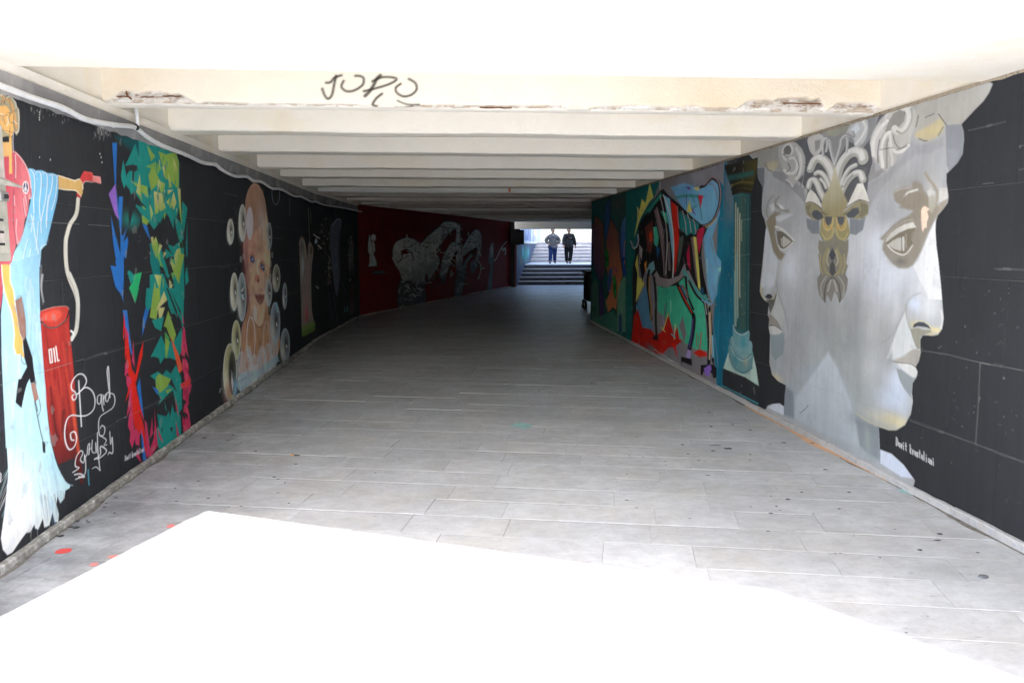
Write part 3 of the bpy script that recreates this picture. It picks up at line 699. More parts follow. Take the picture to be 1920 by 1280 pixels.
# peace badge
A.ring((217, 328), 24, 52, 6, WHT); A.ell((217, 328), 20, 44, (60, 60, 110)); 
for p_ in ([(217, 282), (217, 374)], [(217, 325), (202, 358)], [(217, 325), (232, 358)]): A.stroke(p_, 6, WHT, smooth=False)
# neck and arm
A.poly([(-150, -60), (95, -60), (100, 10), (85, 90), (70, 60), (-150, 80)], (226, 176, 108))
A.poly([(497, 222), (545, 238), (600, 256), (640, 270), (680, 256), (702, 280), (708, 330), (706, 375), (693, 402), (660, 368), (640, 352), (600, 352), (550, 345), (500, 335)], (222, 180, 106))
for p_ in ([(497, 225), (545, 240), (640, 270)], [(500, 335), (550, 345), (640, 352), (665, 372), (692, 404)], [(640, 270), (680, 256), (702, 285), (708, 340)]): A.stroke(p_, 7, (247, 240, 222))
A.poly([(682, 254), (700, 215), (717, 186), (790, 202), (795, 226), (796, 278), (760, 272), (728, 274), (707, 308), (700, 280)], (214, 58, 60)); A.poly([(793, 226), (858, 236), (865, 295), (845, 292), (820, 282), (796, 280)], (232, 138, 138))
A.stroke([(720, 195), (785, 208), (790, 270)], 5, (236, 110, 105)); A.stroke([(800, 232), (852, 242), (858, 290)], 5, (240, 180, 175)); A.stroke([(707, 305), (728, 276), (790, 282)], 4, (245, 225, 225))
A.poly([(657, 368), (692, 405), (680, 436), (655, 405)], (208, 55, 50))
# hose
A.stroke([(667, 425), (660, 520), (640, 580), (600, 640), (572, 730), (560, 800), (562, 950), (578, 1060), (605, 1140), (640, 1220), (662, 1300)], 36, (120, 118, 108), op=.75)
A.stroke([(667, 425), (658, 520), (640, 580), (600, 640), (572, 730), (560, 800), (562, 950), (578, 1060), (605, 1140), (640, 1220), (662, 1300)], 31, (214, 212, 200))
A.view(0, 520, 3.2)
A.stroke([(412, -22), (432, 20), (455, 80), (464, 140), (465, 200), (460, 280), (450, 330), (428, 368)], 24, (212, 211, 202), taper=False); A.stroke([(405, 0), (425, 30), (446, 90), (452, 150), (453, 220), (446, 300), (425, 340)], 3, (70, 70, 70), op=.7)
A.stroke([(424, 320), (440, 340), (430, 378)], 10, (240, 240, 240))
# hair and face
A.view(0, 150, 8.533)
A.poly([(-200, 200), (0, 190), (50, 212), (90, 242), (100, 282), (160, 255), (192, 300), (240, 345), (250, 410), (282, 450), (300, 540), (300, 680), (290, 820), (258, 890), (240, 855), (205, 842), (160, 905), (100, 900), (-200, 900)], (168, 158, 128), smooth=True)
A.poly([(-200, 430), (0, 420), (90, 412), (142, 480), (152, 540), (142, 650), (205, 690), (212, 830), (180, 900), (190, 1500), (140, 1500), (142, 862), (45, 812), (5, 700), (-200, 700)], (235, 182, 104))
for p_, wd in (([(105, 310), (165, 380), (200, 480), (236, 600), (240, 740)], 34), ([(150, 320), (190, 420), (205, 500)], 22), ([(20, 260), (70, 300), (30, 360)], 22), ([(225, 640), (262, 700), (245, 800)], 20)): A.stroke(p_, wd, (216, 160, 88), op=.85)
A.ell((182, 600), 32, 88, (228, 178, 100))
for p_ in ([(100, 285), (160, 258), (200, 310), (245, 370), (255, 440)], [(285, 470), (298, 560), (298, 690), (288, 820), (240, 850)], [(0, 250), (40, 230), (90, 250)], [(215, 655), (262, 700)], [(0, 545), (60, 560)], [(118, 600), (125, 690), (100, 730)]): A.stroke(p_, 12, (238, 236, 226), op=.85)
for p_ in ([(152, 555), (135, 610), (150, 670), (185, 695), (210, 675)], [(150, 555), (185, 520)], [(-40, 566), (45, 568)], [(45, 572), (58, 640), (70, 700), (92, 706)], [(68, 572), (110, 556)], [(118, 520), (160, 535)], [(20, 800), (160, 830), (235, 850)], [(155, 760), (148, 900), (190, 905)], [(140, 300), (165, 440), (200, 530)], [(215, 500), (255, 490)], [(212, 560), (215, 700), (240, 800)], [(10, 400), (40, 330), (90, 400)], [(60, 230), (85, 300), (50, 380)]): A.stroke(p_, 8, (62, 48, 72), op=.85)
A.stroke([(212, 850), (208, 1000), (222, 1170)], 16, (52, 48, 96)); A.stroke([(206, 850), (200, 1000), (208, 1160)], 7, (240, 240, 240))
# second arm and rifle
A.view(0, 480, 4.571)
A.poly([(86, 60), (340, -20), (335, 60), (332, 150), (340, 470), (350, 650), (365, 800), (385, 1000), (396, 1280), (412, 1440), (438, 1640), (48, 1640), (38, 1440), (30, 1280), (10, 850), (5, 500), (20, 330), (35, 280)], LB2, soft=3, grad=((150, 205, 238), (60, 1300), (300, 100)))
A.poly([(-200, 180), (0, 180), (22, 330), (2, 520), (8, 850), (28, 1280), (30, 1500), (-200, 1500)], (52, 54, 64))
A.poly([(-200, 80), (0, 80), (25, 180), (22, 300), (0, 450), (-200, 500)], RED1)
for i in range(60):
    x = 40+rnd.random()*330; y = 80+rnd.random()*1400; l = 150+rnd.random()*260
    A.stroke([(x, y), (x+rnd.uniform(-12, 18), y+l*.5), (x+rnd.uniform(-16, 26), y+l)], rnd.uniform(4, 16), rnd.choice([WHT, WHT, (150, 205, 238), (170, 225, 238), (215, 235, 245)]), soft=8, op=rnd.uniform(.2, .55), taper=True)
A.poly([(8, 70), (82, 75), (86, 220), (112, 300), (126, 430), (152, 560), (166, 660), (192, 720), (192, 800), (210, 872), (195, 868), (172, 838), (150, 845), (130, 838), (112, 770), (118, 660), (97, 500), (62, 400), (32, 290), (15, 160)], (245, 188, 92))
for p_ in ([(10, 80), (17, 180), (34, 290), (64, 400), (98, 500), (118, 660), (114, 770), (132, 838)], [(84, 80), (88, 220), (115, 300), (128, 430)]): A.stroke(p_, 7, WHT)
A.poly([(127, 384), (180, 346), (200, 450), (216, 560), (219, 690), (192, 715), (166, 650), (150, 540)], (160, 118, 104)); A.stroke([(127, 384), (180, 346), (216, 560), (219, 690)], 3, (45, 40, 45))
GUN = (38, 36, 42)
A.poly([(217, 688), (250, 790), (276, 870), (285, 960), (302, 1070), (306, 1100), (283, 1086), (260, 1090), (250, 1052), (216, 1120), (200, 1190), (182, 1300), (130, 1250), (142, 1150), (155, 1100), (175, 1050), (228, 950), (205, 870), (192, 720)], GUN)
A.stroke([(178, 845), (184, 900), (205, 925), (226, 918)], 5, GUN)
A.poly([(260, 1092), (300, 1085), (330, 1220), (292, 1252)], (166, 122, 106))
A.stroke([(298, 1235), (320, 1330)], 6, GUN)
A.view(0, 520, 3.2)
A.poly([(108, 610), (170, 600), (146, 690), (126, 782), (92, 752), (100, 670)], GUN)
A.stroke([(206, 745), (236, 900), (258, 990)], 5, GUN); A.stroke([(232, 730), (241, 790), (226, 832)], 3.5, GUN); A.poly([(250, 984), (268, 990), (271, 1053), (256, 1050)], GUN); A.stroke([(262, 985), (284, 990), (268, 1010)], 2.5, GUN)
# barrel
A.poly([(238, 205), (300, 182), (390, 172), (412, 200), (414, 300), (430, 450), (446, 620), (456, 800), (472, 1000), (490, 1130), (500, 1238), (484, 1240), (462, 1160), (440, 1080), (400, 1100), (350, 1120), (326, 1060), (300, 950), (285, 790), (265, 600), (250, 400)], (182, 46, 40), soft=3, grad=((92, 34, 34), (340, 600), (420, 1150)))
for i in range(46):
    x = 262+rnd.random()*150; y = 270+rnd.random()*500; l = 80+rnd.random()*300; k = .13
    A.stroke([(x, y), (x+l*k*.5, y+l*.5), (x+l*k, y+l)], rnd.uniform(4, 14), rnd.choice([(225, 70, 52), (235, 85, 60), (60, 30, 32), (110, 30, 30), (205, 60, 50)]), soft=6, op=rnd.uniform(.2, .5), taper=True)
A.stroke([(420, 640), (450, 900), (470, 1050)], 16, (232, 88, 50), soft=6, op=.7); A.stroke([(300, 660), (330, 900), (350, 960)], 12, (50, 28, 30), soft=6, op=.7); A.stroke([(380, 800), (372, 900), (395, 960)], 16, (50, 28, 30), soft=8, op=.6)
A.poly([(240, 255), (245, 205), (310, 180), (390, 174), (412, 196), (405, 250), (360, 285), (300, 296), (262, 285)], (205, 58, 46), smooth=True); A.poly([(270, 215), (340, 195), (372, 215), (350, 250), (290, 265), (255, 245)], (228, 82, 60), soft=8, smooth=True)
A.stroke([(244, 265), (290, 300), (345, 294), (395, 252), (412, 200)], 9, (45, 40, 40)); A.stroke([(250, 275), (300, 303), (350, 290), (396, 250)], 3, (150, 150, 150), op=.7); A.stroke([(240, 203), (310, 180), (392, 172), (412, 190)], 2.5, (170, 165, 160))
WR_ = (240, 240, 240)
for p_ in ([(306, 430), (292, 434), (300, 512), (313, 508), (306, 430)], [(320, 424), (330, 505)], [(333, 414), (345, 501), (353, 497)]): A.stroke(p_, 6.5, WR_, smooth=False)
for p_, wd in (([(440, 702), (430, 716), (440, 735), (456, 720), (450, 690), (430, 672), (426, 645), (440, 608), (470, 580), (500, 585), (517, 620), (500, 660), (460, 702)], 7), ([(470, 620), (478, 750), (487, 893)], 7),
               ([(462, 700), (510, 660), (550, 680), (568, 730), (560, 790), (520, 826), (470, 830), (430, 826), (400, 852), (386, 920), (392, 990), (416, 1032), (446, 1010), (458, 962), (446, 926), (422, 935), (426, 970), (442, 976)], 7),
               ([(606, 702), (585, 712), (583, 750), (600, 755), (607, 702), (611, 770), (619, 800)], 5), ([(617, 706), (622, 762)], 5), ([(621, 730), (630, 704), (640, 702)], 5),
               ([(648, 688), (635, 700), (632, 735), (645, 742), (656, 700)], 5), ([(657, 720), (646, 620), (641, 560), (648, 535), (653, 600), (658, 720)], 5),
               ([(650, 692), (680, 702), (688, 740), (675, 780), (640, 806), (602, 832), (590, 870), (592, 930), (602, 950), (622, 940), (627, 902), (610, 888), (600, 905)], 5),
               ([(435, 1168), (472, 1142), (450, 1130), (455, 1080), (480, 1040), (496, 1052), (480, 1092), (500, 1110), (506, 1068)], 5), ([(505, 1062), (512, 1110), (506, 1180), (452, 1210)], 5), ([(446, 1182), (480, 1178), (505, 1196), (470, 1195)], 6),
               ([(506, 1078), (520, 1062), (526, 1008), (536, 1000), (531, 1062)], 5), ([(530, 1032), (548, 1022)], 4), ([(552, 975), (550, 1040), (572, 1048), (572, 990), (580, 1050)], 4), ([(583, 930), (585, 1030), (598, 1155)], 5),
               ([(566, 1087), (600, 1080), (638, 1040), (602, 1012), (600, 1062), (566, 1090)], 6), ([(604, 950), (636, 975), (622, 1005), (640, 1002)], 4), ([(657, 925), (662, 1000), (670, 958)], 4), ([(672, 960), (675, 1050), (655, 1048), (648, 1060)], 5), ([(553, 1145), (575, 1136), (600, 1157)], 4)):
    A.stroke(p_, wd, (232, 234, 238), op=.95)
A.stroke([(527, 1152), (529, 1200), (533, 1243)], 6, (70, 165, 190))
# efflorescence and chips below the conduit
A.view(0, 120, 3.2)
for i in range(150):
    x = rnd.choice([rnd.gauss(600, 25), rnd.gauss(650, 40), rnd.uniform(90, 800)]); y = 250+max(0, (x-300))*.25+abs(rnd.gauss(0, 45))
    if x > 560: y = 375+abs(rnd.gauss(0, 35))
    A.stroke([(x, y), (x+rnd.uniform(-2, 2), y+rnd.uniform(4, 22))], rnd.uniform(1.5, 5), (190, 190, 190), op=rnd.uniform(.15, .6), taper=True)
for x, y in ((235, 290), (236, 305), (234, 322), (235, 335), (300, 575), (700, 650), (605, 560), (598, 540), (610, 590)): A.ell((x, y), 2.5, 5, (225, 225, 225))
for (x, y) in ((205, 640), (211, 660), (222, 690), (258, 662), (235, 560)): A.ell((x, y), 2, 3.5, (225, 225, 225), .9)
for z, a_, b_ in ((1.835, 1.2, 3.1), (1.49, .3, 1.6), (.97, .9, 2.9), (.45, .3, 1.1)):
    j = int(np.searchsorted(A.Z, z)); ii = (A.U > a_) & (A.U < b_) & ((np.sin(A.U*9+z*20)+np.sin(A.U*23)) > -.8)
    A.rgb[j, ii] = A.rgb[j, ii]*.6+lin((150, 150, 150))*.4; A.a[j, ii] = np.maximum(A.a[j, ii], .9)
for u_, za, zb in ((2.32, .97, 1.49), (1.35, 1.49, 2.0), (.75, .45, .97)):
    i_ = int(np.searchsorted(A.U, u_)); jj = (A.Z > za) & (A.Z < zb); A.rgb[jj, i_] = A.rgb[jj, i_]*.75+lin((110, 110, 110))*.25; A.a[jj, i_] = np.maximum(A.a[jj, i_], .9)
A.sat = .92; A.clip_top(CLIP)
A.build('mural', lw, 'mural of a robed figure in pink and light blue holding a rifle and a fuel nozzle, a red barrel marked OIL and white flourished lettering')

# ---- B: face built of coloured shards
B = Paint(WL, 2.55, 5.1, .03, 2.5, .007, .006)
T_, BL, GR, LI, PA, PU, EM, RE, PK = (36, 148, 140), (48, 118, 200), (84, 165, 98), (146, 182, 84), (208, 206, 142), (150, 108, 200), (48, 184, 118), (226, 44, 34), (206, 62, 104)
B.view(200, 240, 4)
B.poly([(60, 70), (250, 60), (380, 130), (520, 190), (540, 262), (420, 300), (300, 250), (230, 200)], (22, 92, 98), soft=28, op=.85)
B.poly([(235, 60), (300, 90), (390, 140), (520, 195), (541, 262), (543, 460), (548, 560), (520, 680), (440, 640), (400, 700), (350, 760), (310, 700), (262, 600), (215, 500), (185, 440), (215, 330), (240, 250)], T_, soft=8)
B.blob((185, 690), 60, 55, T_, .9)
def sh(c, *pts): B.poly(list(pts), c)
sh(T_, (135, 285), (212, 118), (260, 300), (200, 275)); sh(T_, (105, 350), (120, 240), (165, 460), (150, 440), (140, 420), (128, 455), (108, 390)); sh((54, 55, 58), (140, 285), (200, 275), (240, 320), (150, 300)); sh(T_, (148, 350), (170, 320), (215, 330), (225, 400), (210, 500), (165, 740), (180, 500), (150, 400)); sh((54, 55, 58), (190, 318), (205, 330), (200, 400), (188, 395))
sh(BL, (38, 112), (74, 112), (66, 440), (58, 425)); sh(PU, (12, 495), (62, 420), (78, 560), (88, 690), (60, 650)); sh(BL, (66, 440), (72, 560), (92, 720), (104, 820), (98, 700)); sh(BL, (88, 515), (118, 515), (104, 830), (86, 600)); sh(BL, (28, 655), (62, 800), (104, 960), (100, 1010), (70, 1010), (45, 860)); sh(BL, (104, 850), (150, 740), (120, 860), (155, 812), (158, 860), (140, 980), (120, 960), (100, 1000))
sh(BL, (25, 1030), (70, 1040), (62, 1000), (100, 960), (125, 980), (125, 1120), (118, 1280), (110, 1240), (80, 1190), (80, 1210), (62, 1190)); sh(BL, (100, 800), (115, 800), (125, 1000), (100, 1000))
sh(T_, (152, 1080), (262, 988), (240, 1090), (210, 1120), (178, 1170)); sh(EM, (165, 1200), (195, 1150), (200, 1110), (266, 1055), (215, 1290))
for p_ in ([(190, 405), (300, 440), (308, 525), (250, 470)], [(290, 290), (372, 252), (410, 300), (345, 390), (350, 310)], [(385, 175), (440, 200), (515, 180), (540, 262), (535, 460), (500, 420), (470, 390), (440, 380), (420, 300)], [(300, 130), (360, 215), (330, 250)], [(310, 360), (340, 280), (400, 400), (330, 470)], [(265, 570), (312, 650), (270, 620)], [(260, 650), (318, 690), (300, 730), (265, 710)], [(325, 870), (372, 830), (410, 960), (425, 1050), (380, 1020), (372, 1080), (345, 980)], [(470, 970), (520, 1000), (560, 1150), (510, 1180), (480, 1090)], [(420, 600), (440, 640), (430, 690)], [(400, 1280), (420, 1170), (450, 1280)]): B.poly(p_, rnd.choice([LI, LI, (120, 176, 92)]))
for p_ in ([(330, 470), (400, 480), (430, 640), (350, 760)], [(300, 900), (330, 860), (395, 1010), (400, 1100), (345, 1100)], [(395, 870), (470, 1110), (455, 1130), (400, 990)], [(500, 900), (575, 900), (580, 1280), (480, 1280), (500, 1150)], [(435, 905), (470, 930), (500, 960), (440, 980)], [(565, 550), (605, 600), (575, 790), (560, 700)], [(590, 900), (602, 700), (605, 950), (596, 975)], [(585, 1100), (600, 1035), (612, 1150), (590, 1180)], [(320, 1100), (420, 1090), (490, 1280), (320, 1280)], [(200, 565), (300, 620), (320, 700), (260, 650)], [(455, 880), (520, 900), (540, 850), (560, 940), (500, 960)]): B.poly(p_, rnd.choice([T_, T_, (30, 130, 130), (52, 158, 120)]))
for p_ in ([(220, 480), (245, 345), (262, 560), (250, 520)], [(380, 390), (438, 420), (415, 490), (400, 480)], [(350, 475), (410, 490), (440, 600), (360, 650)], [(460, 340), (488, 440), (465, 450)], [(500, 225), (530, 310), (512, 400), (498, 330)], [(455, 465), (495, 465), (455, 500)], [(500, 480), (520, 560), (500, 612), (468, 590)], [(430, 455), (440, 520), (425, 570), (415, 520)], [(530, 455), (550, 455), (562, 740), (545, 640)], [(318, 560), (345, 640), (330, 700)], [(328, 820), (345, 815), (350, 845), (365, 815), (380, 860), (370, 980), (340, 900)], [(355, 1100), (410, 1105), (395, 1220)], [(340, 1280), (360, 1150), (372, 1280)], [(470, 980), (510, 1030), (505, 960), (540, 860), (555, 940), (580, 950), (560, 1040), (540, 1170), (500, 1090)], [(415, 300), (430, 270), (436, 390)], [(445, 555), (475, 520), (465, 580)]): B.poly(p_, PA, grad=(LI, p_[0], p_[-1]))
DK = (50, 52, 56)
for p_ in ([(375, 700), (400, 720), (470, 650), (520, 660), (510, 750), (530, 800), (560, 850), (500, 870), (440, 900), (430, 960), (395, 870), (405, 760)], [(160, 640), (180, 500), (210, 470), (225, 560), (190, 640), (165, 760)], [(250, 690), (300, 820), (325, 900), (320, 1060), (200, 1100), (160, 1060), (250, 980), (190, 840), (245, 720)], [(450, 1120), (500, 1180), (510, 1240), (470, 1200)], [(440, 980), (480, 960), (470, 1000), (500, 1080), (460, 1100)], [(310, 440), (322, 460), (318, 600), (325, 560)], [(205, 480), (260, 560), (300, 600), (212, 560)]): B.poly(p_, DK)
sh(T_, (440, 610), (500, 650), (500, 760), (470, 680)); sh(T_, (500, 650), (560, 720), (575, 830), (545, 870), (520, 760)); sh(BL, (265, 720), (300, 730), (325, 840), (300, 800)); sh(T_, (455, 870), (500, 890), (530, 860), (550, 900), (480, 930)); sh(GR, (520, 780), (560, 850), (580, 920), (560, 860))
for i in range(36):
    x, y = 360+rnd.random()*180, 200+rnd.random()*1050; l = 30+rnd.random()*90; wd = 6+rnd.random()*16
    if 400 < x < 540 and 680 < y < 890: continue
    B.poly([(x, y), (x+wd, y+l*.2), (x+wd*rnd.uniform(-.6, 1.2), y+l)], rnd.choice([T_, (28, 120, 120), GR, LI, PA, (34, 132, 120)]), op=.9)
B.view(200, 540, 3.5556)
sh(EM, (148, 0), (212, 0), (188, 100)); sh(BL, (60, 0), (100, 0), (110, 95), (95, 50), (85, 30)); sh(BL, (290, 0), (303, 60), (232, 325), (240, 200)); sh(T_, (262, 0), (330, 0), (300, 120), (270, 150), (255, 110)); sh(T_, (390, 0), (515, 0), (508, 270), (490, 230), (450, 170), (430, 170), (410, 120))
sh(LI, (310, 0), (350, 0), (355, 60), (328, 210), (285, 195)); sh(PA, (380, 20), (400, 80), (325, 150)); sh(PA, (340, 130), (385, 130), (350, 240)); sh(T_, (300, 215), (380, 190), (360, 285), (320, 265)); sh((50, 52, 56), (425, 190), (500, 240), (495, 255), (460, 230))
sh(DK, (395, 0), (405, 0), (500, 235), (480, 225)); sh(DK, (415, 0), (425, 20), (490, 150), (495, 190))
sh(LI, (378, 255), (408, 150), (460, 310), (440, 375), (410, 300), (395, 260)); sh(T_, (290, 460), (362, 315), (385, 380), (400, 330), (440, 370), (500, 260), (500, 420), (460, 480), (420, 465), (380, 465), (355, 505), (345, 465), (310, 455)); sh(GR, (385, 290), (415, 330), (400, 470), (388, 460)); sh(LI, (390, 330), (418, 360), (395, 470), (388, 400)); sh((232, 96, 62), (422, 315), (480, 450), (505, 540), (480, 570))
sh(T_, (288, 585), (340, 555), (370, 580), (395, 545), (425, 570), (460, 510), (495, 600), (500, 800), (470, 850), (455, 760), (440, 680), (395, 720), (340, 780), (360, 740), (335, 700), (320, 610)); sh((50, 52, 56), (430, 600), (470, 700), (440, 660), (410, 640)); sh(LI, (325, 600), (345, 570), (425, 605), (400, 660), (350, 700), (325, 660)); sh(BL, (300, 655), (345, 680), (335, 710)); sh(LI, (390, 680), (435, 670), (400, 705)); sh(T_, (383, 750), (400, 825), (388, 800))
sh(T_, (335, 840), (395, 855), (412, 820), (420, 860), (435, 775), (450, 830), (470, 820), (490, 850), (495, 1000), (350, 1075), (310, 960), (345, 920)); sh(DK, (360, 940), (372, 925), (368, 965)); sh(DK, (420, 930), (440, 925), (430, 965))
sh(BL, (104, 148), (133, 148), (150, 310), (168, 440), (160, 440), (120, 260)); sh(RE, (112, 160), (120, 240), (112, 350), (106, 330)); sh(PK, (120, 250), (145, 310), (120, 340)); sh(RE, (118, 350), (140, 310), (150, 440), (165, 540), (185, 600), (200, 700), (248, 890), (215, 820), (190, 960), (170, 850), (160, 650), (130, 520), (128, 440), (120, 480))
sh(PK, (120, 500), (135, 490), (140, 560), (118, 590)); sh(PK, (128, 580), (160, 600), (165, 760), (155, 800), (130, 860), (150, 700), (130, 640)); sh(PK, (175, 350), (184, 530), (165, 480)); sh(RE, (242, 355), (235, 450), (195, 620), (175, 640), (170, 545), (190, 580), (215, 440)); sh(BL, (200, 660), (218, 598), (245, 870), (225, 800)); sh(RE, (122, 755), (150, 640), (165, 640), (140, 720))
sh(PK, (145, 860), (165, 760), (180, 940), (185, 1000), (168, 1065), (150, 1020), (155, 960), (138, 915)); sh(PK, (180, 950), (220, 900), (215, 1050), (190, 1040)); sh(RE, (185, 880), (215, 830), (240, 900), (275, 1080), (262, 1120), (230, 980), (195, 940)); sh(BL, (225, 930), (240, 1000), (262, 1150), (240, 1150)); sh(PK, (200, 1060), (230, 1165), (195, 1120)); sh(PK, (250, 880), (265, 900), (290, 1100), (262, 1130)); sh(PK, (268, 1120), (320, 980), (335, 1050), (290, 1130)); sh(PK, (315, 800), (325, 900), (340, 1060), (312, 1000), (318, 900)); sh(PK, (335, 920), (375, 1030), (350, 1000)); sh(PK, (285, 1000), (300, 860), (305, 970))
for i in range(46):
    y = 250+rnd.random()*680; x = 500+14*math.sin((y-250)/680*3)+rnd.uniform(-16, 24)+max(0, min(20, (y-400)/10))*.6
    sh(rnd.choice([PK, PK, (196, 50, 88), (216, 80, 110)]), (x, y), (x+rnd.uniform(8, 22), y+rnd.uniform(20, 60)), (x+rnd.uniform(0, 26), y+rnd.uniform(60, 110)), (x-4, y+50))
sh(PK, (500, 160), (515, 240), (505, 230)); sh(PK, (508, 250), (520, 280), (532, 420), (500, 360)); sh(PK, (455, 720), (480, 860), (460, 800)); sh(PK, (458, 880), (475, 960), (490, 1010), (465, 980)); sh((226, 70, 70), (488, 640), (560, 600), (555, 650), (500, 670))
B.stroke([(60, 1310), (160, 1235), (260, 1170)], 9, (120, 90, 160), soft=4, op=.6); B.stroke([(280, 1140), (400, 1060), (480, 1000)], 18, (70, 170, 165), soft=8, op=.6)
write(B, 'Davit kvantaliani', (120, 1150), (252, 1082), 34, 4, (225, 225, 235), .9)
B.view(0, 520, 3.2)
for p_ in ([(450, 510), (560, 478), (735, 425)], [(735, 425), (860, 385), (930, 362)], [(880, 780), (940, 750), (1060, 690)], [(700, 860), (880, 780)]): B.stroke(p_, 2, (150, 150, 145), op=.5, smooth=False)
B.clip_top(CLIP)
B.build('mural', lw, 'mural of a face made of sharp teal, lime, blue and pink shards', off=.0032)

# ---- C: bald child's face among soap bubbles
Cc = Paint(WL, 5.2, 10.7, .03, 2.5, .013, .008, gain=1.5)
Cc.view(410, 340, 5.82)
Cc.poly([(300, 1000), (330, 1250), (300, 1450), (250, 1600), (240, 1900), (250, 2100), (640, 1900), (640, 1500), (540, 1450), (530, 1200)], (196, 135, 82), soft=10, smooth=True)
Cc.poly([(268, 680), (285, 560), (292, 400), (292, 220), (315, 120), (352, 48), (397, 22), (440, 52), (482, 130), (505, 220), (522, 350), (543, 500), (558, 740), (562, 880), (548, 1000), (532, 1120), (525, 1230), (505, 1400), (480, 1540), (450, 1590), (405, 1560), (360, 1440), (325, 1250), (305, 1020), (278, 860)], (212, 160, 124), soft=3, smooth=True, grad=((222, 186, 150), (380, 500), (540, 900)))
Cc.poly([(292, 400), (292, 220), (315, 120), (352, 48), (397, 22), (440, 52), (482, 130), (505, 220), (524, 350), (500, 420), (450, 480), (400, 560), (330, 580), (285, 620)], (176, 122, 88), soft=25, op=.85)
for i in range(70): 
    x = 300+rnd.random()*200; y = 60+rnd.random()*420; Cc.stroke([(x, y), (x+rnd.uniform(-8, 8), y+rnd.uniform(20, 60))], rnd.uniform(2, 5), rnd.choice([(206, 160, 116), (140, 92, 66), (190, 130, 90)]), op=.35)
Cc.blob((300, 800), 40, 260, (160, 70, 80), .75); Cc.blob((320, 1180), 30, 260, (156, 74, 72), .7); Cc.blob((470, 420), 40, 150, (205, 195, 190), .55); Cc.blob((400, 700), 60, 90, (190, 110, 80), .5); Cc.blob((470, 740), 40, 60, (186, 104, 72), .6)
Cc.blob((525, 900), 30, 200, (226, 205, 140), .7); Cc.blob((360, 1080), 40, 110, (220, 186, 124), .6); Cc.blob((430, 1200), 50, 50, (190, 110, 84), .5); Cc.blob((430, 1400), 60, 110, (224, 180, 110), .6)
for i in range(150):
    x, y = rnd.uniform(290, 550), rnd.uniform(500, 1500); Cc.blob((x, y), rnd.uniform(8, 22), rnd.uniform(20, 60), rnd.choice([(196, 120, 90), (226, 186, 140), (170, 92, 78), (216, 170, 120), (210, 200, 180), (150, 80, 80)]) if x > 340 else rnd.choice([(150, 70, 78), (170, 90, 80), (130, 70, 100)]), .3)
Cc.ell((362, 830), 34, 70, (200, 120, 90), .7, soft=8); Cc.poly([(340, 830), (352, 805), (375, 820), (400, 890), (365, 890), (348, 870)], (52, 78, 140)); Cc.stroke([(350, 800), (375, 815), (400, 890)], 5, (90, 60, 60)); Cc.blob((368, 850), 6, 10, (200, 215, 235)); Cc.stroke([(385, 870), (398, 892)], 6, (230, 230, 225))
Cc.ell((475, 925), 32, 70, (196, 112, 80), .7, soft=8); Cc.poly([(455, 905), (470, 890), (488, 920), (500, 975), (475, 970), (460, 945)], (48, 76, 140)); Cc.stroke([(450, 890), (480, 895), (502, 970)], 5, (86, 60, 60)); Cc.blob((478, 935), 6, 10, (205, 220, 238))
Cc.stroke([(428, 860), (420, 930), (428, 1000)], 18, (238, 222, 190), soft=8, op=.8); Cc.ell((420, 1060), 26, 40, (200, 96, 70), .8, soft=10); Cc.ell((432, 1085), 12, 26, (150, 50, 50), .8, soft=5)
Cc.poly([(392, 1225), (425, 1238), (450, 1228), (475, 1236), (500, 1230), (496, 1280), (478, 1328), (450, 1346), (420, 1318), (400, 1270)], (140, 62, 56), soft=9, op=.9); Cc.stroke([(405, 1262), (450, 1270), (492, 1258)], 6, (80, 30, 34), soft=4, op=.8); Cc.blob((450, 1310), 22, 16, (190, 100, 84), .6)
Cc.stroke([(370, 1400), (385, 1530), (440, 1590), (480, 1560)], 12, (140, 70, 50), soft=5, op=.7); Cc.stroke([(470, 1580), (465, 1650), (450, 1800)], 12, (140, 64, 46), soft=6, op=.7); Cc.stroke([(290, 1440), (300, 1600), (280, 1750)], 14, (180, 90, 56), soft=6, op=.7)
Cc.stroke([(265, 1500), (262, 1640), (255, 1760)], 10, (130, 80, 130), soft=5, op=.7)
for i in range(16): Cc.blob((240+rnd.random()*330, 1640+rnd.random()*300), 20, 60, rnd.choice([(214, 150, 80), (180, 96, 60), (222, 170, 110)]), .5)
def bubble(x, y, rx, ry, tint=(208, 208, 196), fill=.35, dark=True):
    Cc.ell((x, y), rx, ry, tint, .85, soft=3); 
    Cc.blob((x-rx*.45, y+ry*.35), rx*.5, ry*.45, (226, 226, 206), .6)
    if dark: Cc.blob((x+rx*.22, y-ry*.12), rx*.5, ry*.62, (46, 48, 46), .95)
    Cc.ring((x, y), rx*.95, ry*.97, rx*.09, (214, 226, 230), .75, soft=3); Cc.ring((x, y), rx*.95, ry*.97, rx*.14, (120, 180, 215), .7, soft=3, a0=20, a1=130)
    Cc.poly([(x+rx*.15, y-ry*.1), (x+rx*.5, y+ry*.08), (x+rx*.2, y+ry*.14)], (235, 240, 240), .9)
bubble(258, 455, 43, 205); bubble(127, 550, 38, 142)
Cc.ell((338, 460), 38, 182, (206, 200, 214), .88, soft=4)
Cc.ring((622, 130), 42, 125, 8, (130, 145, 170), .7); bubble(550, 600, 30, 152, (150, 160, 160)); bubble(628, 1055, 42, 152, (170, 168, 140)); bubble(720, 1250, 25, 145, (140, 165, 190))
bubble(168, 1205, 44, 210, (208, 206, 180)); bubble(252, 1260, 48, 268, (165, 185, 195)); Cc.poly([(240, 1200), (275, 1145), (262, 1200)], (200, 225, 235)); Cc.poly([(238, 1240), (270, 1225), (262, 1290)], (150, 200, 225)); bubble(543, 1215, 38, 150, (190, 195, 200))
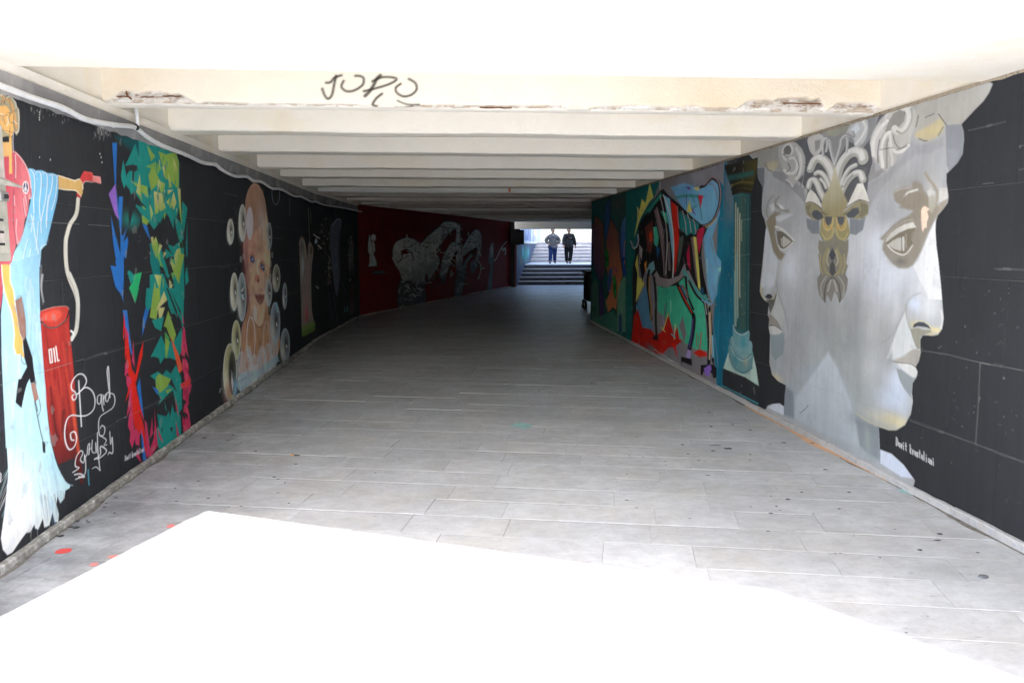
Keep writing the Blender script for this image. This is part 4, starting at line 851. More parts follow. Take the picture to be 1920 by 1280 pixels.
Cc.ell((396, 1438), 22, 88, (216, 196, 190), .8, soft=3); bubble(615, 1550, 55, 235, (150, 175, 200)); bubble(190, 1729, 50, 217, (204, 206, 130)); Cc.ring((350, 1714), 46, 235, 12, (214, 212, 216), .85, soft=3); Cc.blob((350, 1700), 30, 120, (190, 120, 70), .5); Cc.ring((520, 1714), 32, 190, 9, (206, 206, 214), .8, soft=3)
bubble(724, 1790, 52, 190, (150, 165, 180)); Cc.stroke([(630, 1330), (640, 1420)], 26, (110, 190, 215), soft=5, op=.8)
for x, y, rx, ry in ((250, 2050, 60, 200), (320, 1960, 45, 170), (390, 2060, 42, 180), (470, 1980, 50, 190), (540, 1930, 48, 170), (600, 1850, 45, 180), (280, 2200, 80, 120), (420, 2120, 70, 130), (560, 2010, 70, 120), (360, 2140, 60, 150)): Cc.ell((x, y), rx, ry, (205, 210, 218), .55, soft=9)
for i in range(14): Cc.blob((240+rnd.random()*330, 1900+rnd.random()*220), 18, 50, rnd.choice([(214, 140, 90), (190, 110, 80), (190, 205, 230)]), .45)
Cc.poly([(190, 2230), (240, 2090), (420, 2060), (640, 1880), (660, 1960), (240, 2290)], (150, 200, 225), soft=14, op=.6)
bubble(122, 2084, 75, 320, (190, 185, 120)); Cc.ell((148, 2090), 42, 240, (48, 46, 50), .8, soft=14); Cc.blob((105, 2300), 40, 120, (190, 90, 60), .6); Cc.poly([(140, 2095), (160, 2200), (150, 2290), (136, 2190)], (205, 225, 235)); Cc.blob((180, 2250), 26, 110, (110, 180, 220), .8)
for x, y in ((240, 850), (270, 820), (583, 805), (566, 900), (562, 1040)): Cc.ring((x, y), 7, 30, 5, (190, 195, 195), .8)
for i in range(9): Cc.stroke([(212+i*11, 2200-i*7), (216+i*11, 2180-i*7)], 5, (110, 90, 100), op=.7)
Cc.stroke([(10, 2300), (14, 2270), (26, 2262)], 4, (230, 230, 230))
for i in range(12): Cc.stroke([(775+rnd.uniform(-6, 6), 180+i*16), (773, 200+i*16)], 3, (150, 150, 150), op=.5)
for p_ in ([(60, 130), (210, 165)], [(0, 935), (120, 932)], [(560, 615), (700, 630)], [(730, 1230), (815, 1218)]): Cc.stroke(p_, 3, (140, 140, 140), op=.4)
Cc.sat = .66; Cc.clip_top(CLIP)
Cc.build('mural', lw, 'mural of a blue-eyed child\'s face surrounded by soap bubbles')

# ---- D: pale hands, shards and a ghostly figure deep in the passage
D = Paint(WL, 10.6, 17.05, .03, 2.5, .022, .011, gain=2.4)
D.view(540, 370, 4.744)
D.poly([(60, 560), (72, 500), (92, 420), (112, 358), (128, 352), (150, 395), (166, 500), (172, 555), (180, 420), (196, 398), (222, 450), (222, 520), (212, 600), (205, 760), (212, 1000), (228, 1130), (150, 1180), (90, 1250), (64, 1245), (90, 1150), (112, 1030), (62, 820), (58, 650)], (120, 108, 104), soft=3, smooth=True)
D.stroke([(88, 560), (95, 440), (118, 372), (145, 420), (158, 540)], 5, (165, 158, 130), op=.7); D.blob((125, 470), 15, 90, (52, 58, 52), .8); D.blob((130, 620), 14, 130, (150, 165, 165), .6); D.stroke([(145, 640), (118, 900), (110, 1010)], 10, (60, 50, 55), soft=5, op=.7); D.stroke([(180, 560), (170, 800), (140, 1100)], 12, (150, 120, 130), soft=6, op=.5)
D.ell((205, 470), 10, 42, (70, 74, 50), .9, soft=3); D.blob((85, 960), 26, 130, (50, 130, 110), .8); D.blob((70, 820), 12, 100, (70, 120, 150), .6); D.blob((165, 1040), 16, 90, (140, 50, 50), .6); D.poly([(70, 1250), (90, 1180), (150, 1130), (240, 1100), (240, 1180), (150, 1230)], (96, 120, 56), soft=12, op=.8); D.blob((85, 1215), 20, 40, (160, 140, 50), .8)
D.stroke([(180, 95), (186, 250), (192, 400)], 7, (120, 118, 96), op=.9); D.stroke([(198, 120), (204, 230)], 5, (110, 110, 96)); D.stroke([(44, 1040), (56, 1110), (70, 1060), (74, 1110)], 4, (90, 150, 130)); D.stroke([(15, 400), (52, 490)], 4, (120, 120, 120), op=.6)
for i in range(120):
    t = rnd.random(); x = 300+t*80+rnd.gauss(0, 22); y = 190+rnd.random()*600
    if y > 520: x = 350+rnd.gauss(20, 12)
    a = rnd.uniform(0, 6.28); l = rnd.uniform(6, 24); D.stroke([(x, y), (x+l*.4*math.cos(a), y+l*math.sin(a))], rnd.uniform(3, 8), rnd.choice([(170, 165, 160), (120, 112, 108), (200, 200, 205), (140, 100, 90), (90, 90, 100)]), op=rnd.uniform(.4, .9), taper=True)
D.poly([(235, 395), (250, 360), (262, 395), (245, 418)], (150, 175, 200)); D.stroke([(225, 328), (280, 365)], 8, (190, 190, 190)); D.stroke([(265, 425), (296, 455)], 9, (190, 190, 185)); D.stroke([(248, 788), (270, 808)], 8, (150, 150, 155))
D.poly([(385, 240), (430, 195), (472, 200), (462, 300), (455, 520), (460, 700), (440, 860), (425, 860), (400, 700), (388, 560), (372, 420), (372, 300)], (78, 84, 100), soft=12, op=.8, smooth=True); D.stroke([(395, 250), (432, 200), (468, 202), (462, 290)], 5, (140, 146, 160), soft=3, op=.8)
for i in range(34): x = 380+rnd.random()*75; y = 260+rnd.random()*400; D.stroke([(x, y), (x+rnd.uniform(-8, 8), y+rnd.uniform(20, 70))], rnd.uniform(3, 7), rnd.choice([(150, 155, 170), (50, 52, 66), (110, 115, 130)]), soft=3, op=.5, taper=True)
for p_ in ([(365, 830), (372, 950), (395, 1080)], [(400, 850), (425, 1000), (440, 1130)], [(480, 760), (505, 820), (525, 885)], [(420, 90), (425, 180)]): D.stroke(p_, 6, (70, 74, 90), soft=4, op=.7)
for i in range(60): D.stroke([(535+rnd.random()*50, 330+rnd.random()*370)]*1+[(540+rnd.random()*45, 340+rnd.random()*360)], 3, (110, 104, 104), op=.28)
for i in range(30): x = 533+rnd.random()*52; y = 335+rnd.random()*330; D.stroke([(x, y), (x+rnd.uniform(-7, 7), y+rnd.uniform(10, 30))], 4, (160, 156, 152), op=.45)
D.poly([(556, 760), (590, 760), (590, 1030), (552, 1040)], (60, 40, 42), soft=6, op=.7); D.ell((554, 735), 6, 9, (235, 235, 235)); D.stroke([(500, 970), (505, 1010), (520, 1000), (525, 970), (530, 1010)], 5, (80, 130, 130), op=.8)
D.clip_top(CLIP)
D.build('mural', lw, 'dim mural of pale joined hands, glinting shards and a ghostly grey figure')

# ---- F: grey twisted creature on the red wall
Fm = Paint(WRED, .0, 14.7, .03, 2.64, .028, .012, gain=2.6)
Fm.view(640, 380, 5.333)
GYc = (146, 153, 152)
shapes = [[(513, 490), (528, 420), (570, 380), (650, 352), (722, 365), (795, 402), (860, 340), (930, 282), (990, 232), (1022, 196), (1100, 192), (1180, 222), (1188, 262), (1182, 400), (1142, 402), (1150, 290), (1135, 262), (1080, 302), (1040, 352), (990, 420), (945, 482), (980, 560), (978, 612), (960, 650), (900, 742), (872, 782), (852, 700), (832, 820), (832, 1000), (700, 1030), (572, 1045), (577, 850), (600, 760), (580, 690), (540, 622), (515, 560)],
          [(990, 700), (1010, 560), (1060, 460), (1100, 402), (1150, 405), (1200, 470), (1216, 560), (1200, 680), (1160, 700), (1143, 600), (1160, 500), (1150, 480), (1110, 540), (1060, 700), (1030, 782), (1000, 770)],
          [(1200, 480), (1250, 380), (1300, 310), (1342, 270), (1382, 290), (1402, 360), (1395, 470), (1370, 580), (1332, 680), (1298, 702), (1292, 600), (1340, 560), (1360, 450), (1300, 470), (1230, 530), (1210, 522)],
          [(1212, 640), (1240, 580), (1290, 515), (1312, 530), (1270, 582), (1240, 680), (1205, 900), (1135, 922), (1160, 700)], [(1478, 500), (1500, 408), (1522, 420), (1522, 520), (1516, 620), (1500, 870), (1458, 870), (1490, 640), (1474, 600)]]
for S in shapes: Fm.poly(S, GYc, soft=3, smooth=True, grad=((62, 70, 78), (700, 500), (720, 900)))
Fm.poly([(572, 850), (600, 760), (700, 780), (832, 820), (832, 1000), (700, 1030), (572, 1045)], (44, 50, 58), soft=14, op=.7)
def inside(p, S):
    x, y = p; c = False
    for (a, b), (d_, e) in zip(S, S[1:]+S[:1]):
        if (b > y) != (e > y) and x < (d_-a)*(y-b)/(e-b)+a: c = not c
    return c
for S in shapes[:4]:
    xs = [p[0] for p in S]; ys = [p[1] for p in S]
    for i in range(int((max(xs)-min(xs))*(max(ys)-min(ys))/800)):
        x, y = rnd.uniform(min(xs), max(xs)), rnd.uniform(min(ys), max(ys))
        if not inside((x, y), S): continue
        a = math.sin(x*.02)*1.2+math.cos(y*.017)*1.2; l = rnd.uniform(10, 30)
        Fm.stroke([(x, y), (x+l*math.cos(a), y+l*math.sin(a)), (x+2*l*math.cos(a+.5), y+2*l*math.sin(a+.5))], rnd.uniform(5, 8), rnd.choice([(196, 202, 200), (46, 44, 50), (40, 30, 34), (170, 178, 180)]), op=.7 if y < 600 else .3)
for p_ in ([(600, 520), (640, 470), (700, 500), (720, 580)], [(560, 600), (600, 560), (610, 510)], [(600, 830), (680, 790), (740, 860)], [(1000, 370), (1040, 330), (1050, 310)]): Fm.stroke(p_, 12, (50, 20, 24), op=.8)
Fm.poly([(590, 480), (640, 475), (690, 500), (650, 515), (610, 510)], (90, 20, 24)); Fm.stroke([(582, 480), (610, 430), (600, 400)], 10, (210, 215, 215), op=.7)
for p_ in ([(985, 460), (990, 500), (1030, 495)], [(1090, 550), (1130, 580), (1150, 590)], [(1370, 580), (1395, 640), (1380, 740), (1365, 760)], [(1395, 660), (1430, 655)], [(845, 805), (905, 795)], [(1530, 582), (1560, 540), (1600, 450), (1655, 385)], [(1600, 470), (1615, 450), (1620, 480), (1640, 450), (1640, 520)], [(650, 350), (655, 320), (660, 350)], [(1266, 330), (1270, 290), (1274, 330)], [(1100, 680), (1090, 740), (1120, 700)], [(1490, 480), (1500, 440), (1510, 480), (1498, 540)]): Fm.stroke(p_, 6, (150, 152, 150), op=1.0)
Fm.ell((320, 350), 24, 34, (176, 180, 178), .95); Fm.poly([(276, 330), (288, 320), (292, 385), (310, 390), (330, 400), (338, 470), (332, 500), (318, 480), (322, 520), (340, 560), (352, 600), (352, 632), (270, 636), (282, 600), (282, 520), (268, 490), (266, 420)], (140, 148, 150), smooth=False)
Fm.stroke([(300, 400), (310, 470), (300, 520)], 4, (90, 60, 60)); Fm.stroke([(303, 525), (304, 610)], 5, (50, 24, 28)); Fm.ell((310, 398), 4, 6, (180, 40, 40))
for i in range(10): Fm.stroke([(318+i*12, 712-i), (324+i*12, 690-i)], 5, (90, 100, 110), op=.6)
Fm.build('mural', rd, 'mural of a grey lined twisting creature and a small pale standing figure')

# ---- G: double stone head (right wall). u runs from Y=-2.5
G = Paint(WR, 6.75, 11.75, .03, 2.655, .008, .0062)
G.view(0, 0, 1)
SIL = [(1403, 288), (1440, 272), (1500, 250), (1560, 238), (1620, 216), (1667, 203), (1740, 182), (1800, 165), (1850, 150), (1862, 158), (1855, 174), (1844, 190), (1828, 206), (1803, 233), (1807, 246), (1808, 262), (1805, 289), (1796, 305), (1780, 321), (1775, 326), (1775, 342), (1779, 368), (1777.5, 380), (1769, 392), (1759, 403), (1755, 416), (1754.5, 432), (1756, 460), (1760, 490), (1763, 520), (1765.5, 545), (1768, 575), (1770, 597), (1767, 616), (1759, 627), (1750, 629), (1731, 628), (1726, 636), (1726, 650), (1727, 660), (1723, 677), (1717, 687), (1721, 697), (1718, 708), (1711, 718), (1710, 735), (1712, 752), (1708, 776), (1697, 796), (1681, 806), (1667, 806), (1648, 800), (1651, 862), (1651, 842), (1672, 850), (1695, 871), (1716, 900), (1710, 925), (1600, 872), (1470, 796), (1432, 774), (1440, 760), (1449, 757), (1462, 756), (1471, 762), (1472, 740), (1474, 722), (1459, 714), (1448, 702), (1443, 680), (1444.5, 630), (1442.5, 618), (1441.5, 612), (1442, 606), (1443, 598), (1440, 590), (1441, 578), (1443, 568), (1433, 562), (1428, 555), (1425, 546), (1426, 530), (1430, 495), (1434, 450), (1437, 425), (1434, 412), (1429.5, 402), (1428.5, 390), (1430, 362), (1430, 350), (1422, 335), (1419.5, 318), (1421, 308)]
G.poly(SIL, (170, 174, 180)); G.mask = np.clip(G.a*1.0, 0, 1).copy()
# broad modelling of the two faces (painted tones of the mural)
for c, rx, ry, col, op in (((1655, 470), 50, 60, (210, 217, 230), .9), ((1640, 520), 60, 60, (212, 220, 236), .85), ((1735, 520), 26, 70, (222, 228, 238), .8), ((1610, 430), 40, 50, (196, 204, 214), .6), ((1480, 500), 22, 45, (208, 216, 228), .85), ((1475, 590), 14, 50, (184, 190, 198), .6), ((1570, 600), 60, 55, (160, 164, 164), .75), ((1640, 610), 40, 60, (176, 180, 180), .5),
                              ((1560, 650), 45, 40, (148, 158, 158), .7), ((1520, 620), 40, 60, (166, 172, 176), .6), ((1685, 720), 24, 36, (206, 219, 240), .9), ((1670, 750), 32, 30, (198, 212, 234), .8), ((1680, 788), 28, 14, (222, 208, 156), .8), ((1650, 785), 40, 12, (206, 200, 168), .6), ((1610, 730), 36, 50, (150, 160, 162), .7), ((1600, 690), 30, 30, (164, 168, 170), .5), ((1456, 650), 7, 20, (130, 150, 158), .7), ((1460, 690), 10, 24, (176, 186, 198), .6), ((1455, 708), 12, 8, (216, 206, 160), .7),
                              ((1700, 430), 20, 26, (196, 204, 216), .5), ((1440, 520), 7, 50, (205, 214, 224), .8), ((1500, 440), 18, 50, (198, 204, 212), .5), ((1750, 350), 14, 40, (186, 188, 188), .6)): G.blob(c, rx, ry, col, op)
for c, rx, ry, col, op in (((1600, 560), 26, 70, (140, 144, 148), .6), ((1545, 560), 24, 80, (150, 154, 160), .6), ((1590, 640), 30, 40, (138, 146, 148), .55), ((1660, 640), 22, 50, (160, 164, 166), .5), ((1500, 640), 22, 60, (148, 154, 160), .55), ((1700, 345), 30, 26, (150, 151, 154), .6), ((1660, 400), 30, 26, (150, 156, 166), .6), ((1480, 350), 20, 24, (150, 152, 158), .6), ((1505, 400), 14, 40, (160, 164, 170), .5), ((1690, 500), 40, 26, (212, 220, 234), .6), ((1738, 560), 20, 40, (216, 222, 230), .6), ((1600, 480), 20, 60, (206, 212, 220), .5), ((1630, 690), 16, 40, (190, 196, 200), .5)): G.blob(c, rx, ry, col, op)
for i in range(220):                                   # long soft brush marks of the painter
    x, y = rnd.uniform(1435, 1765), rnd.uniform(330, 800); l = rnd.uniform(10, 50)
    G.stroke([(x, y), (x+rnd.uniform(-4, 4), y+l*.5), (x+rnd.uniform(-7, 7), y+l)], rnd.uniform(3, 9), rnd.choice([(206, 212, 220), (150, 154, 160), (190, 194, 198), (176, 184, 196), (160, 162, 162)]), soft=5, op=.16)
# neck with a light pointed plane
G.poly([(1500, 690), (1545, 670), (1555, 660), (1580, 700), (1605, 760), (1620, 800), (1655, 810), (1652, 870), (1600, 850), (1470, 778), (1472, 740), (1474, 722)], (164, 173, 182), soft=5)
G.poly([(1553, 660), (1568, 685), (1588, 735), (1605, 785), (1616, 838), (1560, 820), (1489, 784), (1492, 745), (1520, 708)], (188, 197, 207), soft=4, grad=((172, 182, 192), (1550, 680), (1550, 800)))
G.poly([(1471, 722), (1488, 735), (1489, 785), (1470, 778)], (120, 130, 142), soft=4, op=.8); G.poly([(1605, 786), (1648, 799), (1651, 863), (1628, 851), (1612, 835)], (132, 142, 150), soft=4, op=.85); G.stroke([(1626, 800), (1630, 850)], 7, (160, 172, 168), soft=5, op=.6)
G.poly([(1651, 843), (1672, 851), (1695, 872), (1713, 897), (1690, 893), (1651, 868)], (206, 216, 236)); G.poly([(1440, 764), (1450, 757), (1462, 756), (1470, 762), (1470, 778)], (205, 212, 228))
G.blob((1615, 790), 30, 14, (128, 138, 144), .6)
# dark ground behind the hair
SL_ = (96, 99, 106)
G.view(1480, 140, 3.7636)
G.poly([(-60, 560), (0, 480), (50, 455), (130, 420), (300, 372), (560, 292), (660, 255), (740, 215), (640, 320), (590, 400), (575, 480), (590, 620), (560, 720), (550, 880), (540, 905), (110, 905), (130, 820), (100, 780), (40, 730), (60, 640), (-20, 620)], SL_, soft=6)
G.poly([(860, 470), (930, 500), (1090, 440), (1100, 500), (1000, 560), (900, 560), (830, 620), (760, 680), (690, 760), (640, 820), (600, 880), (560, 960), (545, 900), (560, 770), (700, 690), (800, 580)], (158, 161, 168), soft=14, op=.9)
G.poly([(130, 470), (300, 375), (560, 295), (640, 262), (600, 420), (520, 520), (420, 470), (330, 620), (250, 480), (180, 560)], (150, 153, 156), soft=6, op=.85)
# grey hair mass at the upper right
G.poly([(690, 262), (900, 200), (1200, 110), (1430, 64), (1412, 130), (1375, 190), (1310, 252), (1215, 352), (1150, 360), (1110, 352), (1088, 420), (1050, 440), (980, 466), (920, 450), (885, 430), (895, 290)], (172, 172, 168))
G.poly([(1105, 360), (1150, 352), (1215, 352), (1232, 400), (1234, 450), (1226, 560), (1195, 618), (1132, 682), (1113, 640), (1108, 500)], (138, 144, 152)); G.poly([(1115, 520), (1200, 540), (1190, 615), (1130, 680)], (150, 155, 164), soft=14, op=.6)
G.poly([(885, 425), (950, 380), (1020, 340), (1075, 305), (1092, 370), (1052, 430), (1000, 462), (940, 462)], (194, 184, 144), soft=12, smooth=True, op=.85); G.blob((1000, 400), 60, 30, (206, 192, 140), .5)
for p_ in ([(1055, 278), (1080, 315), (1112, 357)], [(962, 303), (1022, 276)], [(1088, 370), (1052, 432)], [(918, 452), (950, 466), (975, 468)], [(896, 370), (905, 330), (913, 288)]): G.stroke(p_, 5, (52, 48, 48))
# acanthus ornament between the faces
WH_, SH_ = (206, 209, 211), (120, 118, 108)
def leaf(pts, wd, sc_=None):
    G.stroke([(x+wd*.22, y+wd*.3) for x, y in pts], wd*1.4, (86, 88, 92), soft=4, op=.8)
    wd *= 1.55
    G.stroke(pts, wd, (176, 178, 174), taper=False); G.stroke([(x-wd*.12, y-wd*.16) for x, y in pts], wd*.55, (218, 220, 220), soft=5, taper=False, op=.95)
leaf([(318, 770), (300, 690), (275, 640), (240, 602), (205, 592), (175, 612), (152, 665)], 38); leaf([(330, 780), (345, 690), (375, 620), (420, 565), (470, 543), (512, 562), (524, 600)], 44)
leaf([(255, 890), (222, 830), (200, 775), (178, 745), (150, 752), (138, 792)], 26); leaf([(352, 880), (385, 800), (425, 735), (470, 698), (505, 700), (522, 742)], 30)
leaf([(290, 800), (262, 735), (232, 698), (205, 690), (186, 700)], 20); leaf([(368, 780), (395, 710), (430, 662), (470, 640)], 20); leaf([(262, 800), (246, 765), (222, 738)], 13); leaf([(385, 780), (408, 738), (440, 704)], 13)
for p_ in ([(322, 632), (300, 560), (288, 490), (280, 468)], [(322, 632), (345, 560), (362, 500), (366, 462), (382, 445)], [(240, 572), (238, 500), (252, 452), (272, 470), (262, 540)], [(405, 545), (412, 480), (404, 432), (380, 440)]): G.stroke(p_, 17, (196, 200, 203)); G.stroke([(x+5, y+4) for x, y in p_], 4, (90, 92, 96), op=.7)
G.poly([(132, 452), (178, 412), (238, 432), (240, 480), (222, 545), (182, 574), (150, 545), (135, 500)], (188, 190, 190), smooth=True); G.poly([(180, 470), (225, 455), (215, 520), (185, 545)], (120, 122, 126), soft=6, op=.7)
G.poly([(402, 425), (430, 360), (490, 310), (548, 312), (556, 400), (528, 476), (470, 516), (452, 452)], (186, 190, 194), smooth=True); G.stroke([(520, 322), (540, 380), (505, 450), (470, 490)], 16, (216, 218, 218), soft=5); G.poly([(430, 390), (480, 345), (500, 380), (470, 420)], (214, 222, 232), soft=8, op=.8); G.stroke([(412, 420), (460, 440), (452, 400)], 10, (110, 112, 118), soft=5, op=.7)
G.poly([(258, 372+15), (400, 340), (430, 345), (390, 410), (320, 440), (262, 430)], (162, 164, 148), soft=5, op=.8)
G.poly([(322, 640), (348, 740), (380, 830), (412, 900), (402, 945), (362, 988), (320, 994), (262, 985), (228, 935), (240, 860), (280, 800), (300, 740)], (158, 150, 116), soft=10, grad=((196, 192, 168), (320, 960), (322, 720)))
GO, GD = (150, 145, 118), (128, 122, 92)
G.poly([(110, 930), (128, 900), (165, 896), (232, 950), (290, 982), (322, 990), (360, 982), (410, 950), (450, 912), (500, 890), (540, 895), (562, 925), (560, 980), (525, 1020), (450, 1018), (400, 1002), (360, 994), (320, 996), (250, 1004), (232, 1028), (172, 1028), (122, 985)], GO, smooth=False, soft=3)
G.poly([(500, 900), (552, 915), (556, 975), (515, 1012), (490, 1000), (505, 950)], (118, 116, 98), soft=8, op=.8); G.poly([(118, 925), (150, 915), (140, 960), (160, 1010), (130, 985)], (118, 116, 98), soft=8, op=.7)
G.poly([(410, 926), (448, 842), (482, 770), (520, 764), (545, 828), (567, 902), (500, 882), (450, 905)], (224, 224, 220)); G.poly([(110, 912), (130, 842), (152, 808), (185, 840), (212, 880), (230, 935), (182, 908), (140, 898)], (220, 221, 218)); G.poly([(480, 880), (520, 800), (560, 890), (500, 878)], (204, 204, 196), soft=8, op=.6)
G.stroke([(110, 912), (140, 898), (182, 908), (232, 950)], 5, (96, 92, 76)); G.stroke([(400, 940), (450, 905), (500, 882), (566, 902)], 5, (96, 92, 76))
G.poly([(157, 985), (172, 958), (200, 956), (232, 978), (242, 1010), (205, 1028), (172, 1010)], (86, 91, 100)); G.poly([(400, 986), (448, 944), (488, 936), (497, 972), (460, 1008), (418, 1010)], (86, 91, 100))
G.stroke([(232, 968), (262, 990), (300, 992)], 4, (60, 58, 52)); G.stroke([(340, 992), (380, 992), (404, 972)], 4, (60, 58, 52))
G.poly([(120, 1012), (172, 1028), (212, 1026), (215, 1122), (160, 1122), (128, 1080)], (126, 135, 146)); G.poly([(428, 1012), (500, 1022), (542, 1000), (522, 1095), (470, 1132), (428, 1122)], (130, 138, 148))
for s_ in (1, -1):
    q = lambda p: [(322+s_*(x-322), y) for x, y in p]
    G.poly(q([(325, 990), (398, 1000), (420, 1060), (426, 1120), (400, 1165), (372, 1175), (335, 1150), (322, 1090)]), (156, 148, 108), smooth=True)
    G.poly(q([(335, 1002), (392, 1002), (384, 1050), (368, 1066), (350, 1050)]), (92, 96, 104)); G.stroke(q([(334, 1010), (340, 1060), (365, 1098), (395, 1080), (404, 1020)]), 9, (196, 178, 126), soft=3); G.stroke(q([(345, 1060), (352, 1085), (375, 1085), (388, 1050)]), 8, (206, 164, 92)); G.stroke(q([(330, 1080), (345, 1140), (385, 1160), (415, 1120)]), 8, (182, 172, 122), soft=4); G.stroke(q([(426, 1120), (400, 1172), (365, 1178), (335, 1152)]), 4, (88, 84, 66))
G.poly([(210, 1168), (250, 1178), (300, 1160), (322, 1110), (345, 1160), (395, 1178), (420, 1160), (418, 1240), (404, 1330), (416, 1350), (400, 1400), (228, 1400), (214, 1340), (222, 1300), (204, 1220)], (132, 130, 118), soft=3)
G.view(1380, 140, 2.909)
G.poly([(500, 950), (530, 925), (560, 950), (590, 960), (600, 1090), (612, 1115), (606, 1170), (588, 1215), (566, 1246), (552, 1205), (540, 1180), (520, 1242), (500, 1200), (484, 1242), (455, 1200), (446, 1160), (444, 1110), (462, 1085), (450, 980)], (128, 126, 122), soft=2)
for s_ in (1, -1):
    q = lambda p: [(527+s_*(x-527), y) for x, y in p]
    G.stroke(q([(550, 950), (575, 1010), (565, 1070), (545, 1088)]), 16, (150, 144, 110), soft=4); G.stroke(q([(545, 960), (558, 1010), (548, 1040)]), 6, (180, 172, 140), soft=3); G.stroke(q([(590, 980), (594, 1040), (580, 1085)]), 6, (172, 160, 110), soft=3); G.stroke(q([(530, 1105), (560, 1140), (570, 1200), (566, 1240)]), 6, (84, 82, 82)); G.stroke(q([(560, 1100), (590, 1150), (584, 1210)]), 7, (160, 158, 154), soft=3); G.stroke(q([(536, 1120), (552, 1180)]), 8, (170, 168, 164), soft=3)
G.poly([(527, 945), (545, 985), (536, 1010), (520, 1010), (508, 985)], (74, 78, 86)); G.poly([(527, 1010), (540, 1040), (545, 1080), (527, 1100), (512, 1080), (514, 1040)], (80, 82, 86), soft=3)
# big curls of hair
G.view(1480, 140, 3.7636)
G.poly([(570, 480), (580, 430), (605, 380), (640, 330), (690, 275), (745, 228), (800, 214), (862, 216), (886, 240), (896, 290), (890, 350), (876, 400), (858, 440), (846, 500), (805, 552), (762, 570), (748, 630), (712, 650), (688, 684), (652, 662), (612, 620), (582, 560)], (186, 187, 185))
G.poly([(680, 400), (700, 330), (740, 272), (790, 248), (822, 276), (812, 330), (776, 368), (735, 362), (720, 400), (690, 420)], (146, 146, 144), soft=3); G.poly([(570, 480), (600, 400), (640, 340), (668, 390), (640, 460), (640, 560), (612, 600), (584, 560)], (204, 206, 208), soft=3)
for p_, wd, c in (([(742, 378), (768, 402), (806, 392), (840, 345), (852, 285), (836, 240), (806, 232)], 42, (214, 215, 214)), ([(760, 400), (800, 415), (845, 370), (868, 300), (862, 240)], 16, (168, 168, 164)), ([(596, 570), (592, 500), (612, 430), (650, 370), (690, 330)], 26, (222, 223, 222)), ([(662, 650), (650, 560), (660, 480), (690, 420), (712, 408)], 24, (224, 224, 222)),
               ([(628, 620), (626, 540), (640, 460)], 8, (120, 120, 120)), ([(690, 660), (690, 580), (690, 500), (706, 440)], 12, (152, 152, 150)), ([(712, 430), (722, 500), (750, 545), (800, 540), (842, 500)], 20, (216, 217, 216)), ([(735, 430), (748, 480), (780, 520), (832, 505)], 6, (110, 110, 110)), ([(725, 640), (728, 590), (715, 530), (705, 480)], 14, (210, 211, 210)), ([(700, 268), (680, 320), (690, 350)], 8, (206, 208, 210))):
    G.stroke(p_, wd, c, soft=2.5)
for p_ in ([(555, 760), (575, 700), (600, 628)], [(610, 725), (650, 690), (665, 684)], [(640, 530), (700, 520), (740, 515)], [(760, 530), (800, 515), (835, 490)], [(812, 260), (820, 276)]): G.stroke(p_, 4, (56, 54, 54))
G.poly([(556, 760), (570, 690), (602, 628), (612, 690), (655, 660), (665, 685), (625, 722), (590, 740)], (152, 153, 154), soft=2, op=.9)
G.view(1400, 260, 3.2)
G.poly([(22, 90), (100, 62), (195, 40), (200, 110), (222, 190), (190, 190), (150, 168), (128, 160), (108, 175), (80, 176), (60, 140)], (160, 160, 157)); G.poly([(62, 180), (80, 176), (108, 175), (106, 260), (100, 326), (82, 310), (64, 260), (58, 215)], (120, 126, 134)); G.poly([(112, 155), (150, 135), (196, 140), (180, 180), (150, 200), (125, 180)], (186, 178, 146), soft=8, op=.8); G.stroke([(112, 150), (130, 185), (150, 196)], 3, (60, 56, 52))
G.poly([(150, 195), (220, 195), (260, 250), (300, 270), (345, 300), (355, 390), (300, 330), (250, 280), (200, 250), (160, 230)], (140, 143, 150), soft=7, op=.9)
G.poly([(194, 50), (215, 24), (255, 14), (300, 26), (332, 60), (352, 110), (354, 160), (345, 205), (318, 240), (296, 262), (280, 290), (252, 250), (250, 205), (218, 200), (205, 150), (190, 100)], (180, 181, 180)); G.poly([(222, 60), (248, 36), (268, 50), (272, 85), (248, 110), (228, 96)], (122, 122, 124), soft=3)
for p_, wd, c in (([(232, 104), (262, 98), (276, 70), (262, 36), (236, 40), (216, 70), (222, 112), (240, 130)], 12, (212, 213, 212)), ([(262, 118), (292, 120), (306, 160), (290, 200), (256, 210), (226, 190)], 16, (214, 215, 214)), ([(300, 60), (325, 120), (322, 190), (300, 240)], 18, (208, 209, 208)), ([(250, 150), (262, 180), (240, 200)], 6, (118, 118, 118)), ([(296, 110), (316, 170), (300, 225)], 5, (120, 120, 120)), ([(240, 245), (262, 262), (276, 288)], 10, (196, 197, 196)), ([(330, 290), (345, 200)], 6, (160, 160, 160))): G.stroke(p_, wd, c, soft=2)
for p_ in ([(218, 92), (240, 108), (262, 96)], [(346, 155), (362, 162)], [(322, 290), (330, 260), (340, 230)], [(345, 300), (352, 270)]): G.stroke(p_, 3, (50, 48, 48))
